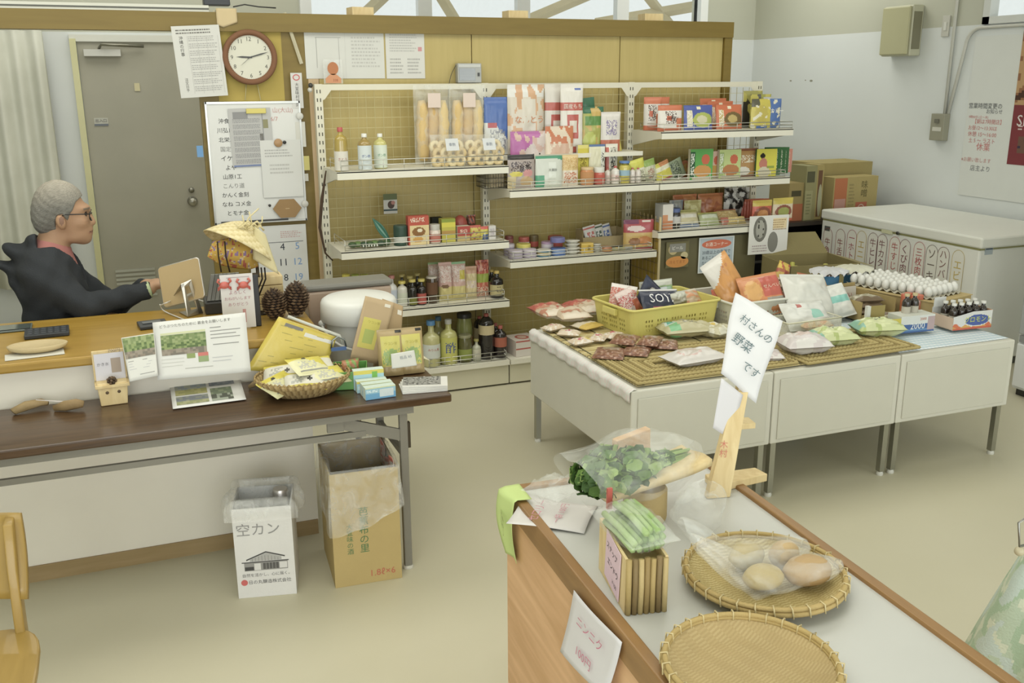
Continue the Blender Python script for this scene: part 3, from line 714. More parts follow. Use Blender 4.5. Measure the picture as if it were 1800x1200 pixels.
def slot(px0, px1, ptop, y, zs):
    """a real place on a shelf: depth y, height zs; returns x, width, height"""
    zt = at((px0+px1)/2, ptop, y=y).z; pm = (px0+px1)/2
    # find the x for the column at mid height
    z = (zs+zt)/2
    def col(px):
        lo = at(px, 0, y=y)
        # iterate on py so that the point lies at height z
        a, b_ = -200.0, 1400.0
        for _ in range(40):
            c = (a+b_)/2
            if at(px, c, y=y).z > z: a = c
            else: b_ = c
        return at(px, (a+b_)/2, y=y).x
    x0, x1 = col(px0), col(px1)
    return (x0+x1)/2, abs(x1-x0), max(.02, zt-zs)
FY = {0: 5.325, 1: 5.40, 2: 5.47, 3: 5.54, 4: 5.60}
def goods(zs, items, dep=None):
    for it in items:
        kind, name, label, cat, px0, px1, ptop, row, arg = it[:9]; kw = it[9] if len(it) > 9 else {}
        y = (dep or FY)[row] if not isinstance(row, float) else row
        x, w, h = slot(px0, px1, ptop, y, zs); rz = kw.get('rz', 0); gp = kw.get('g'); z = zs+kw.get('dz', .0015)
        if kw.get('h'): h = kw['h']
        h = h-kw.get('dz', 0)
        sd = hash_(label)
        if kind == 'bag': m = pillow(w, h, kw.get('t', min(.05, w*.35)), arg, seed=sd % 17)
        elif kind == 'pouch': m = pouch(w, h, kw.get('t', .045), arg, seed=sd % 17)
        elif kind == 'box': m = carton(w, h, kw.get('d', .035), arg, kw.get('side'))
        elif kind == 'bottle': m = bottle(h, w/2, *arg[:2], **arg[2])
        elif kind == 'can': m = can(h, w/2, arg[0], arg[1], arg[2] if len(arg) > 2 else ())
        elif kind == 'jar': m = jar(h, w/2, *arg)
        elif kind == 'fn': m = arg(w, h)
        if kw.get('txt'):
            for (t, u, v, ww, hh, c) in kw['txt']: m.text(t, FR(u*w, -kw.get('ty', kw.get('d', kw.get('t', .05))/2+.002), v*h), hh*h, ww*w, c)
        rot = (R(kw.get('lean', 0)), R(kw.get('roll', 0)), R(rz))
        setm(name, m, label, cat, (x, y, z), 0, gp, rot)
def hash_(s): return sum((i+1)*ord(c) for i, c in enumerate(s))

Z = LV[0][0]
def fu_rolls(w, h):
    """clear bag with long puffed wheat rolls standing in it"""
    m = MB(); n = 3
    for i in range(n):
        x = (i-1)*w*.3; c_ = ['#d0b16c', '#c8a45c', '#d6bd80'][i]
        m.tube([(x+.003*math.sin(k+i), .004*(i % 2), h*(.05+.085*k)) for k in range(11)], .01, c_, 'organic', 10, rads=[w*.12]+[w*(.155+.025*(k % 2)) for k in range(9)]+[w*.10])
    return m
def fu_rings(w, h):
    m = MB(); r_ = random.Random(3)
    for i in range(4):
        for k in range(3):
            x = (i-1.5)*w*.24+(k % 2)*w*.06; y = -.02+k*.022; z = .03+k*h*.25
            P_ = [(x+.024*math.cos(a*PI/5), y+.005*math.sin(a), z+.024*math.sin(a*PI/5)) for a in range(10)]
            m.tube(P_, .014, ['#ddc792', '#d4bb80', '#e3d2a3'][(i+k) % 3], 'organic', 6, closed=True)
    return m
def clearbag(name, label, cat, x, y, z, w, h, t, fill, partname, mat='clear_film', cardcol=None, group=None, rot=None, seal=.05, plain_fill=None):
    e = empty(name, label, cat, (x, y, z), 0, group, rot)
    b = pillow(w, h, t, lambda u, v: (1, 1, 1), 12, 14, hash_(label) % 13, .12, mat, seal); b.build('clear_film', e)
    f = fill(w*.92, h*.9); f.build(partname, e)
    if cardcol:
        c = MB(); c.box(-w*.17, w*.17, -t*.62, -t*.60, h*.72, h*.9, cardcol, 'paper'); c.build('price_label', e)
    return e
for (p0, p1, nm) in ((728, 793, 'left tall clear bag of puffed wheat rolls on the top left shelf'), (790, 853, 'right tall clear bag of puffed wheat rolls on the top left shelf')):
    x, w, h = slot(p0, p1, 150, 5.56, Z); clearbag('wheat_roll_bag', nm, 'bag of food', x, 5.56, Z+.002, w, h, .07, fu_rolls, 'wheat_roll', cardcol='#d8c6b8')
for (p0, p1, nm) in ((757, 818, 'left low clear bag of wheat rings at the top left shelf front'), (818, 886, 'right low clear bag of wheat rings at the top left shelf front')):
    x, w, h = slot(p0, p1, 234, 5.38, Z); e = clearbag('wheat_ring_bag', nm, 'bag of food', x, 5.39, Z+.002, w, h*.95, .10, fu_rings, 'wheat_ring')
    c = MB(); c.T = FR(.01, -.058, h*.66, .1, -.3); c.box(-.04, .04, -.035, .035, 0, .001, '#cfd2d2', 'paper'); c.text('車麩', Matrix.Translation((0, .0, .0015)), .02, None, '#6a7280'); c.build('price_label', e)
goods(Z, [
 ('bottle', 'oil_bottle', 'yellow cooking oil bottle with red cap, leftmost on the top left shelf', 'bottle', 587, 611, 224, 0, ('#a8902c', '#b03a30', dict(label='#d8d4c6', lab=(.02, .46), shoulder=.70, text='さとう', tc='#a04438'))),
 ('bottle', 'drink_bottle', 'amber bottle with blue lettered white label on the top left shelf', 'bottle', 629, 653, 235, 0, ('#9c8238', '#dcdcd2', dict(label='#cfd8d6', lab=(.03, .68), shoulder=.7, text='ポン酢', tc='#38579a'))),
 ('bottle', 'drink_bottle', 'pale bottle with green lettered white label on the top left shelf', 'bottle', 657, 680, 235, 1, ('#c3bd6a', '#dcdcd2', dict(label='#d3dccb', lab=(.03, .68), shoulder=.7, text='ポン酢', tc='#3c8a68'))),
])
# bay 2 riser shelf
Z2 = 1.392
goods(Z2, [
 ('bag', 'noodle_bag', 'blue and white packet left on the middle riser shelf', 'bag of food', 851, 893, 171, 5.54, PNT('#d0d2cc', ('r', 0, .55, 1, 1, '#3a62a8'), ('d', .75, -.5, '#3a62a8'), ('r', .1, .47, .5, .56, '#b0464a'), ('t', .2, .05, .9, .45, '#93969c', 1)), dict(t=.03)),
 ('bag', 'cracker_bag', 'large clear bag with orange handwriting on the middle riser shelf', 'bag of food', 892, 956, 149, 5.53, PNT('#cfc6b4', ('r', 0, .82, 1, 1, '#d9d8d0'), ('n', '#c99c70', 5, 1, .05), ('r', .35, .3, .75, .78, '#d3ccbc')), dict(t=.05, txt=[('なんとう', .05, .5, .75, .12, '#c8742c')])),
 ('bag', 'rice_bag', 'red banded white pack, left of a pair on the middle riser shelf', 'bag of food', 957, 995, 148, 5.56, PNT('#d8d3c8', ('r', 0, .62, 1, .74, '#b8503c'), ('r', .25, .2, .8, .55, '#b5493a'), ('r', .35, .28, .7, .46, '#d8cfc0'), ('r', 0, 0, 1, .1, '#b8503c')), dict(t=.03)),
 ('bag', 'rice_bag', 'red banded white pack, right of a pair on the middle riser shelf', 'bag of food', 985, 1024, 148, 5.50, PNT('#dcd8cd', ('r', 0, .62, 1, .74, '#b8503c'), ('r', .25, .2, .8, .55, '#b5493a'), ('r', .35, .28, .7, .46, '#d8cfc0'), ('r', 0, 0, 1, .1, '#b8503c'), ('r', .6, .9, .9, .94, '#4a66a8')), dict(t=.035, txt=[('国産もち', 0, .68, .8, .07, '#e6e0d2')])),
 ('bag', 'snack_bag', 'tilted dark green topped packet behind on the middle riser shelf', 'bag of food', 1020, 1052, 172, 5.585, PNT('#7d9a4a', ('r', 0, .8, 1, 1, '#2f6a4a'), ('t', .1, .5, .9, .8, '#c8c86a', 1)), dict(t=.02, roll=-6)),
 ('bag', 'snack_bag', 'green and yellow snack packet in front on the middle riser shelf', 'bag of food', 1022, 1060, 188, 5.52, PNT('#a8aa4c', ('r', 0, .85, 1, 1, '#2d6a48'), ('n', '#c2a24a', 4, 2, .1), ('r', .1, .6, .9, .8, '#5a8a3c'), ('e', .35, .25, .3, .2, '#b8c05a')), dict(t=.035)),
 ('bag', 'rice_bag', 'small white pack with orange base at the right end of the riser shelf', 'bag of food', 1056, 1090, 197, 5.50, PNT('#d5d0c8', ('r', 0, 0, 1, .3, '#b8603c'), ('t', .2, .4, .8, .8, '#8a7ea0', 1)), dict(t=.035)),
])
Z = LV[1][0]
goods(Z, [
 ('bag', 'rice_cracker_bag', 'magenta and white bag with black lettering on the upper middle shelf', 'bag of food', 897, 958, 231, 5.47, PNT('#cdbfb8', ('d', .45, .55, '#b05a9c'), ('n', '#c9a89a', 5, 3, .12)), dict(t=.04, txt=[('刈', .12, .45, .5, .3, '#262320')])),
 ('pouch', 'dried_food_bag', 'orange topped clear bag of beige crackers on the upper middle shelf', 'bag of food', 958, 1007, 222, 5.47, PNT('#c9a58a', ('r', 0, .7, 1, 1, '#c06a34'), ('n', '#d8c8b0', 6, 4, 0), ('r', .55, .0, 1, .25, '#b85c34')), dict(t=.05)),
 ('box', 'seasoning_box', 'red and white packet standing behind yellow packs on the upper middle shelf', 'packet', 1012, 1030, 236, 5.57, PNT('#d8d2c6', ('r', 0, .5, 1, .95, '#b4522e'), ('e', .5, .45, .3, .2, '#e2dccc')), dict(d=.02)),
 ('box', 'seasoning_box', 'brown and cream packet between red packs on the upper middle shelf', 'packet', 1036, 1056, 236, 5.57, PNT('#d9d0b8', ('r', 0, .6, 1, .95, '#9a5a34'), ('e', .5, .4, .35, .2, '#4a3a2c')), dict(d=.02)),
 ('bag', 'snack_bag', 'orange red glossy packet at the back of the upper middle shelf', 'packet', 1056, 1080, 234, 5.58, PNT('#c0562c', ('n', '#d0683a', 5, 2, .1)), dict(t=.03)),
 ('box', 'noodle_packet', 'yellow upright packet on the upper middle shelf', 'packet', 1014, 1034, 255, 5.46, PNT('#c9bc34', ('t', .2, .3, .8, .8, '#8a7a20', 1), ('r', 0, .9, 1, 1, '#d8cf70')), dict(d=.025)),
 ('box', 'noodle_packet', 'blue capped white packet on the upper middle shelf', 'packet', 1000, 1015, 252, 5.52, PNT('#c8cfd2', ('r', 0, .85, 1, 1, '#3a6aa0')), dict(d=.025)),
 ('bag', 'noodle_packet', 'wide pack of pale dried noodles on the upper middle shelf', 'packet', 1035, 1063, 254, 5.44, PNT('#d2cfae', ('r', .7, 0, 1, 1, '#dcdccf'), ('t', .75, .2, .95, .8, '#44443c', 1), ('r', 0, .93, 1, 1, '#4a6a9a')), dict(t=.025)),
 ('bag', 'noodle_packet', 'narrow white pack with red stripe and ladder lettering on the upper middle shelf', 'packet', 1064, 1085, 253, 5.48, PNT('#dbd8c8', ('r', 0, .1, .2, .9, '#b8503a'), ('t', .35, .3, .85, .9, '#3a3a34', 1)), dict(t=.025, lean=0)),
 ('bag', 'noodle_packet', 'leaning yellow and red packet at the right of the upper middle shelf', 'packet', 1082, 1102, 244, 5.55, PNT('#c9bc4c', ('r', 0, 0, 1, .25, '#a8483a'), ('r', .3, .6, .7, .9, '#3a3a2c')), dict(t=.02, roll=-12)),
 ('bag', 'curry_pouch', 'black pouch with yellow oval and pink photo on the upper middle shelf', 'pouch', 892, 939, 272, 5.36, PNT('#a79a92', ('r', 0, .85, 1, 1, '#2e2b28'), ('t', .1, .45, .9, .8, '#5a4f50', 1), ('e', .3, .42, .25, .08, '#cfc23c'), ('e', .75, .45, .18, .12, '#c98a88'), ('r', 0, 0, .3, .35, '#c9b88a'), ('e', .7, .2, .25, .15, '#b89a6a')), dict(t=.025, txt=[('お茶', .12, .62, .4, .18, '#2e2622')])),
 ('pouch', 'starch_bag', 'clear bag with green corners and black lettering on the upper middle shelf', 'bag of food', 941, 988, 274, 5.36, PNT('#c9cec2', ('r', 0, .9, 1, 1, '#3f8f6c'), ('d', 1.1, -.25, '#3f8f6c'), ('r', 0, 0, .28, .38, '#4a9a76'), ('r', .45, .3, .75, .8, '#d6dbd0')), dict(t=.04, txt=[('片栗粉', .1, .55, .3, .35, '#2a302a')], ty=.024)),
 ('bag', 'bread_stick_bag', 'packet of beige sticks with orange print on the upper middle shelf', 'bag of food', 987, 1016, 272, 5.37, PNT('#d3b87a', ('r', 0, 0, 1, .5, '#d8cdb8'), ('t', .1, .05, .9, .45, '#b8683a', 1), ('t', 0, .55, 1, .9, '#c29c55', 2)), dict(t=.035)),
 ('jar', 'spice_jar', 'orange labelled jar with dark picture on the upper middle shelf', 'jar', 1021, 1043, 294, 5.36, ('#c8803c', '#cdb07c', '#b9834a', .14, (.1, .75))),
 ('jar', 'spice_jar', 'red and white banded jar beside the orange labelled jar', 'jar', 1043, 1062, 294, 5.36, ('#b0452f', '#cfcfc4', '#b84a34', .3, (.1, .6))),
 ('bottle', 'seasoning_bottle', 'thin white seasoning bottle right of the red banded jar', 'bottle', 1063, 1073, 296, 5.38, ('#cfc6b8', '#a8463a', dict(label='#c9b8ac'))),
 ('bottle', 'seasoning_bottle', 'white and red seasoning bottle left of the blue capped bottle', 'bottle', 1075, 1088, 292, 5.35, ('#d6d2c8', '#b3473c', dict(label='#d8c9bf', text='醤', tc='#a33'))),
 ('bottle', 'seasoning_bottle', 'blue capped yellow bottle on the upper middle shelf', 'bottle', 1089, 1106, 283, 5.35, ('#c3b53a', '#3f6fae', dict(label='#8fb0c0', capr=.95, lab=(.35, .6)))),
 ('bottle', 'seasoning_bottle', 'small white bottle with red cap, left of the two before the yellow packet', 'bottle', 1107, 1116, 295, 5.35, ('#d2c8be', '#b24a42', dict(label='#d6ccc4'))),
 ('bottle', 'seasoning_bottle', 'small white bottle with red cap, right of the two before the yellow packet', 'bottle', 1117, 1126, 295, 5.35, ('#d2c8be', '#b24a42', dict(label='#d6ccc4'))),
 ('bag', 'flour_bag', 'yellow topped white packet leaning left near the right end of the upper middle shelf', 'packet', 1112, 1138, 279, 5.42, PNT('#d8d6be', ('r', 0, .6, 1, 1, '#c9c83c'), ('t', .3, .1, .9, .5, '#8a8a70', 1)), dict(t=.03, roll=-14)),
 ('bag', 'flour_bag', 'green and white packet leaning left at the right end of the upper middle shelf', 'packet', 1136, 1157, 279, 5.42, PNT('#c3c4a6', ('r', 0, .7, 1, 1, '#8aa84c'), ('t', .2, .1, .8, .6, '#a0705a', 1)), dict(t=.03, roll=-14)),
])
m = MB()
for zz in (0, .03, .06, .085):
    m.tube([(-.075, -.08, zz), (.075, -.08, zz), (.075, .08, zz), (-.075, .08, zz)], .002, '#77746a', 'metal', 4, closed=True)
for k in range(10): m.tube([(-.075+.0167*k, -.08, 0), (-.075+.0167*k, -.08, .085)], .0015, '#77746a', 'metal', 4); m.tube([(-.075, -.08+.0178*k, 0), (-.075, -.08+.0178*k, .085)], .0015, '#77746a', 'metal', 4)
x_ = at(868, 322, y=5.45).x
bk = empty('wire_basket', 'small grey wire basket at the left end of the upper middle shelf', 'basket', (x_, 5.47, Z+.004)); m.build('wire_frame', bk)
setm('paper_packet', carton(.09, .075, .11, PNT('#b7a886', ('t', .1, .1, .9, .9, '#968868', 1))), 'beige packet lying inside the small grey wire basket', 'packet', (x_+.01, 5.475, Z+.009))

# bay 3 top shelf
Z = LV[2][0]
WO = PNT('#d9d4cb', ('r', 0, .78, 1, 1, '#c2622e'), ('r', 0, 0, 1, .16, '#bf5f30'), ('r', .7, .1, 1, .5, '#c26838'), ('t', .25, .3, .7, .75, '#6a5a52', 1), ('r', .3, .4, .5, .6, '#c05a34'))
def retort(c1, c2, c3): return PNT(c1, ('e', .62, .4, .36, .3, c2), ('e', .6, .42, .2, .16, c3), ('e', .5, .88, .09, .06, '#e2d8b8'), ('r', .08, .15, .26, .8, c3), ('t', .08, .15, .26, .8, '#e0d8c6', 1))
goods(Z, [
 ('pouch', 'noodle_bag', 'leftmost white bag with orange top, behind on the top right shelf', 'bag of food', 1133, 1160, 171, 5.50, WO, dict(t=.05, rz=-20)),
 ('pouch', 'noodle_bag', 'second white and orange bag from the left on the top right shelf', 'bag of food', 1148, 1176, 171, 5.55, WO, dict(t=.04)),
 ('pouch', 'noodle_bag', 'white bag with orange base and black lettering in front on the top right shelf', 'bag of food', 1156, 1198, 185, 5.36, WO, dict(t=.06, txt=[('沖縄そば', .02, .5, .45, .35, '#3a2f2c')], ty=.036)),
 ('pouch', 'curry_pouch', 'blue retort pouch with a yellow green dish picture on the top right shelf', 'pouch', 1203, 1253, 185, 5.36, retort('#3d4f9a', '#a5b04c', '#c9c4a0'), dict(t=.04, lean=-6)),
 ('pouch', 'curry_pouch', 'rearmost orange retort pouch of three on the top right shelf', 'pouch', 1232, 1278, 173, 5.54, retort('#bf5f26', '#a5592c', '#d6b890'), dict(t=.03, lean=-6)),
 ('pouch', 'curry_pouch', 'middle orange retort pouch of three on the top right shelf', 'pouch', 1246, 1290, 178, 5.46, retort('#bf5f26', '#a5592c', '#d6b890'), dict(t=.03, lean=-6)),
 ('pouch', 'curry_pouch', 'front orange retort pouch with brown dish picture on the top right shelf', 'pouch', 1260, 1305, 184, 5.37, retort('#bf5c24', '#6f5a2c', '#b8a25c'), dict(t=.035, lean=-6)),
 ('pouch', 'curry_pouch', 'black cornered yellow pouch at the back right of the top right shelf', 'pouch', 1302, 1342, 160, 5.56, PNT('#3a3830', ('d', .9, -.7, '#a5a04a'), ('n', '#b9b04c', 3, 1, .1)), dict(t=.03, rz=12)),
 ('pouch', 'curry_pouch', 'yellow and grey pouch second from the front right on the top right shelf', 'pouch', 1316, 1356, 166, 5.48, PNT('#a4a242', ('r', 0, .7, .5, 1, '#66645a'), ('n', '#c2b84a', 3, 5, .1), ('r', .6, .6, 1, .9, '#cfd0cc')), dict(t=.03, rz=8)),
 ('pouch', 'curry_pouch', 'blue and yellow pouch with large white lettering, front right of the top right shelf', 'pouch', 1320, 1372, 174, 5.37, PNT('#c2b438', ('r', .6, 0, 1, 1, '#3f68a8'), ('r', 0, .75, .25, 1, '#5c5a48'), ('e', .3, .5, .22, .3, '#b8a83a'), ('r', .15, 0, .5, .08, '#3f6ab0'), ('n', '#d6d2b8', 6, 3, .25)), dict(t=.04, txt=[('カレー', .3, .6, .42, .5, '#e6e6de')], ty=.024)),
])
# bay 3 second shelf
Z = LV[2][1]
CUR = lambda a, b_, c: PNT(a, ('r', 0, .1, .22, .92, b_), ('t', .04, .15, .18, .85, '#d8dcd0', 1), ('e', .68, .66, .18, .17, '#c2562c'), ('e', .55, .28, .38, .2, c), ('r', .1, 0, .95, .08, '#bfb8a0'))
goods(Z, [
 ('bag', 'spice_packet', 'yellow green banded packet leaning at the left of the middle right shelf', 'packet', 1156, 1184, 283, 5.42, PNT('#c9c23c', ('r', 0, .55, 1, .8, '#d9d6b8'), ('r', 0, 0, 1, .12, '#a85040'), ('r', .4, .8, 1, 1, '#c07a3c')), dict(t=.025, roll=-22)),
 ('bag', 'spice_packet', 'grey green lettered packet leaning beside the yellow banded packet', 'packet', 1180, 1208, 279, 5.46, PNT('#9aa888', ('t', .2, .1, .8, .9, '#3f4a3c', 1), ('r', 0, 0, 1, .1, '#c9c8b4')), dict(t=.02, roll=-24)),
 ('bag', 'spice_packet', 'dark and orange packet leaning left of the green curry box', 'packet', 1196, 1218, 281, 5.53, PNT('#6a6a3c', ('e', .6, .6, .4, .3, '#b8903c'), ('n', '#b0683a', 4, 2, .1)), dict(t=.02, roll=-20)),
 ('box', 'curry_box', 'green curry box with orange dot and dish picture on the middle right shelf', 'box', 1212, 1250, 262, 5.36, CUR('#55a04a', '#2f5a3c', '#c28a3c'), dict(d=.03, rz=-4)),
 ('box', 'curry_box', 'pale pink curry box right behind the green curry box', 'box', 1238, 1267, 266, 5.42, CUR('#d6b8a2', '#c99a8a', '#c2963c'), dict(d=.03, rz=-4)),
 ('box', 'curry_box', 'light green curry box with dish picture on the middle right shelf', 'box', 1263, 1299, 263, 5.38, CUR('#b8c880', '#9ab068', '#b0743c'), dict(d=.03, rz=-4)),
 ('pouch', 'snack_pouch', 'brown and white pouch between light green box and yellow packs', 'pouch', 1293, 1331, 261, 5.42, PNT('#b28440', ('r', 0, .9, 1, 1, '#8a4f2c'), ('t', .1, .5, .9, .75, '#e0d6bc', 1), ('e', .3, .2, .3, .15, '#ddd8cc'), ('r', 0, 0, 1, .07, '#8a4a2c')), dict(t=.04)),
 ('box', 'curry_box', 'yellow box with a small figure, front of the row on the middle right shelf', 'box', 1330, 1362, 262, 5.37, PNT('#cbc42c', ('e', .3, .75, .12, .1, '#2f2a24'), ('e', .35, .45, .2, .22, '#b8705c'), ('e', .4, .15, .3, .2, '#c9c2a8'), ('r', .55, .3, .9, .38, '#8a9a3c')), dict(d=.02, rz=-10, side='#3a6a3c')),
 ('box', 'curry_box', 'dark green box directly behind the yellow front box', 'box', 1345, 1370, 259, 5.42, PNT('#3a6a3c', ('t', .3, .1, .8, .9, '#c8ccb0', 1)), dict(d=.018, rz=-10, side='#3a6a3c')),
 ('box', 'curry_box', 'dark green box third of the row behind the yellow front box', 'box', 1355, 1378, 259, 5.46, PNT('#3a6a3c', ('t', .3, .1, .8, .9, '#c8ccb0', 1)), dict(d=.018, rz=-10, side='#2f5c36')),
 ('box', 'curry_box', 'dark green box last of the row before the pink box', 'box', 1364, 1384, 259, 5.50, PNT('#3f6c40', ('t', .3, .1, .8, .9, '#c8ccb0', 1)), dict(d=.018, rz=-10, side='#2f5c36')),
 ('box', 'curry_box', 'salmon pink box at the far right end of the middle right shelf', 'box', 1374, 1390, 262, 5.55, PNT('#c8806a', ('t', .2, .1, .8, .9, '#d8b8a8', 1)), dict(d=.02, rz=-10, side='#c98a74')),
])
# bay 3 third shelf
Z = LV[2][2]
goods(Z, [
 ('box', 'seaweed_tray', 'white and orange printed bottle pack leftmost on the lowest right shelf', 'packet', 1158, 1176, 358, 5.36, PNT('#d6d2c8', ('r', 0, .0, 1, .35, '#c27a48'), ('r', 0, .35, .5, .6, '#c98a5a')), dict(d=.10, side='#c2c4c0')),
 ('jar', 'dark_jar', 'dark jar with white label and blue lid on the lowest right shelf', 'jar', 1177, 1195, 366, 5.37, ('#2a2724', '#4a5f92', '#c9c6c0', .2, (.25, .6))),
 ('bag', 'noodle_bag', 'gold and blue foil bag on the lowest right shelf', 'bag of food', 1195, 1230, 368, 5.36, PNT('#c6bd94', ('r', 0, .8, 1, 1, '#b8b46a'), ('r', .1, .5, .9, .7, '#d5d2c4'), ('r', 0, 0, 1, .15, '#6a7fa0')), dict(t=.05, lean=-25)),
 ('bag', 'noodle_bag', 'green and gold foil bag right of the gold and blue one', 'bag of food', 1232, 1266, 372, 5.36, PNT('#a8b080', ('r', .1, .5, .9, .75, '#c9cfb8'), ('r', 0, .85, 1, 1, '#b8b45c'), ('r', 0, 0, 1, .1, '#8a9a5c')), dict(t=.045, lean=-30)),
 ('bag', 'clear_noodle_pack', 'silver packet standing behind the gold foil bags', 'packet', 1176, 1200, 352, 5.52, PNT('#a3a39a', ('n', '#8a8f94', 5, 2, .1)), dict(t=.03)),
 ('bag', 'clear_noodle_pack', 'yellow cornered clear packet behind the green and gold bag', 'packet', 1202, 1232, 352, 5.50, PNT('#b9ae6a', ('n', '#cfc888', 5, 2, .1)), dict(t=.03)),
 ('bag', 'dried_noodle_bundle', 'large orange bag at the back of the lowest right shelf', 'bag of food', 1182, 1224, 342, 5.60, PNT('#b8682c', ('n', '#c9803c', 4, 2, .1)), dict(t=.06)),
 ('bag', 'dried_noodle_bundle', 'orange bag behind the rice noodles on the lowest right shelf', 'bag of food', 1226, 1270, 340, 5.60, PNT('#bb7030', ('n', '#a85c2c', 4, 3, .1)), dict(t=.06)),
 ('bag', 'rice_noodles', 'red striped noodle bag, upper of two stacked on the lowest right shelf', 'bag of food', 1262, 1300, 366, 5.45, PNT('#c9a55c', ('t', 0, .2, 1, .8, '#d8c084', 1), ('r', 0, .85, 1, 1, '#b8543a')), dict(t=.06, lean=-35)),
 ('bag', 'rice_noodles', 'yellow noodle bag, lower of two stacked on the lowest right shelf', 'bag of food', 1270, 1312, 380, 5.355, PNT('#c6ad60', ('t', 0, .2, 1, .8, '#d8c88c', 1), ('r', 0, 0, .2, 1, '#b5604a')), dict(t=.05, lean=-35)),
 ('bag', 'dried_mushroom_bag', 'black and white speckled bag at the back of the lowest right shelf', 'bag of food', 1272, 1316, 330, 5.58, PNT('#8a887e', ('n', '#2c2a26', 6, 2, -.05), ('n', '#c9c8bf', 7, 5, .15)), dict(t=.05)),
 ('bag', 'noodle_pack', 'yellow and red ramen pack in front of a red row on the lowest right shelf', 'packet', 1322, 1356, 352, 5.37, PNT('#c44f2a', ('r', 0, .75, 1, 1, '#d0b83c'), ('e', .5, .35, .45, .35, '#8a4a2c'), ('e', .5, .35, .3, .22, '#c2823c')), dict(t=.03)),
 ('bag', 'noodle_pack', 'yellow and red ramen pack at the right end of the lowest right shelf', 'packet', 1358, 1393, 348, 5.37, PNT('#d8c8a8', ('r', 0, .75, 1, 1, '#cdb93c'), ('e', .5, .4, .42, .3, '#8a4a30'), ('e', .5, .4, .3, .2, '#9aa04c'), ('r', 0, 0, 1, .1, '#c4502c')), dict(t=.03)),
])
for k in range(4):
    x, w, h = slot(1303+k*5, 1336+k*5, 350, 5.56-.035*k, Z)
    setm('noodle_pack', pillow(w, h, .028, PNT('#c0502c', ('r', 0, .8, 1, 1, '#c9603a'), ('t', .1, .2, .9, .7, '#b0482a', 1)), seed=k), 'red ramen pack number %s from the back in the row on the lowest right shelf' % ['one', 'two', 'three', 'four'][k], 'packet', (x, 5.56-.035*k, Z+.0015), group='red ramen packs')

# bay 1 second shelf
Z = LV[0][1]
def dish(w, h):
    m = MB()
    for i in range(7): m.ball((-w*.4+w*.8*i/6, .01*math.sin(i*2), .022), .024, ['#3f5a34', '#5a7a3c', '#35503a'][i % 3], 'film', 8, 6, 1.1, 1.4, .7)
    for i in range(6): m.box(-w*.2+i*.016, -w*.2+i*.016+.007, -.047, -.045, .012, .024, '#d8dcd0', 'paper')
    return m
goods(Z, [
 ('fn', 'seaweed_bundle', 'row of dark green seaweed packs lying left on the second left shelf', 'packet', 612, 686, 415, 5.36, dish, dict(h=.05)),
 ('fn', 'green_feather', 'teal green leaf shaped packet leaning on the second left shelf', 'packet', 655, 690, 382, 5.44, lambda w, h: leaf_pack(w, h)),
 ('can', 'tea_tin', 'dark green tin with grey label on the second left shelf', 'tin', 692, 716, 396, 5.37, ('#2f4a3c', '#3a5a48', ((.15, .45, '#c2c4ba'),))),
 ('box', 'pancake_mix_box', 'red and cream box with a pancake picture on the second left shelf', 'box', 716, 752, 379, 5.36, PNT('#d8c48c', ('r', 0, .68, 1, 1, '#b5472c'), ('r', 0, 0, .08, 1, '#b5472c'), ('e', .5, .45, .32, .16, '#8a5f2c'), ('e', .55, .5, .12, .07, '#e0d6b8'), ('e', .45, .18, .25, .1, '#c9963c'), ('t', .1, .78, .8, .95, '#e0d0b8', 1)), dict(d=.05, side='#b5472c')),
 ('jar', 'spray_can', 'white and red ribbed jar with silver lid on the second left shelf', 'jar', 754, 774, 394, 5.36, ('#c9b9a8', '#b5b3a6', '#b86a58', .3, (.1, .5))),
 ('box', 'tea_box', 'yellow green topped box on the second left shelf', 'box', 774, 798, 384, 5.39, PNT('#b8b03c', ('r', 0, .65, 1, .85, '#cfc634'), ('r', 0, .85, 1, 1, '#8a9a34'), ('r', 0, .35, 1, .5, '#b08a3c')), dict(d=.06, side='#a8a238')),
 ('box', 'tea_box', 'black box standing behind the yellow green topped box', 'box', 758, 776, 382, 5.50, PNT('#2c3028', ('r', .2, .2, .8, .5, '#6a6a5a')), dict(d=.05, side='#23261f')),
 ('box', 'tea_box', 'red box with beige base beside the yellow green topped box', 'box', 802, 824, 397, 5.38, PNT('#a8382c', ('r', 0, 0, 1, .35, '#b8a468'), ('t', .2, .5, .8, .8, '#d8c4b0', 1)), dict(d=.05)),
 ('fn', 'netted_onion', 'red round packet behind the red box on the second left shelf', 'packet', 796, 822, 378, 5.52, lambda w, h: MB().ball((0, 0, h*.5), h*.5, '#a8402c', 'film', 12, 8, w/h, .6, 1)),
 ('bag', 'snack_bag', 'dark brown and red packet at the back right of the second left shelf', 'packet', 820, 836, 378, 5.54, PNT('#5a3a28', ('n', '#a8482c', 5, 1, .1)), dict(t=.04)),
 ('bag', 'snack_bag', 'yellow and red packet right of the red box on the second left shelf', 'packet', 825, 845, 396, 5.37, PNT('#c2b040', ('r', 0, .85, 1, 1, '#b0482c'), ('n', '#a84a3c', 5, 3, .2)), dict(t=.035)),
 ('bag', 'snack_bag', 'yellow and blue packet second from the right end of the second left shelf', 'packet', 843, 858, 398, 5.37, PNT('#c9bd44', ('r', .3, 0, 1, .4, '#3f5c92'), ('r', 0, .8, 1, 1, '#c24a34')), dict(t=.03)),
 ('box', 'sugar_box', 'narrow white box at the right end of the second left shelf', 'box', 857, 869, 396, 5.38, PNT('#cfccc6', ('t', .2, .2, .8, .8, '#a8a0a8', 1)), dict(d=.05)),
])
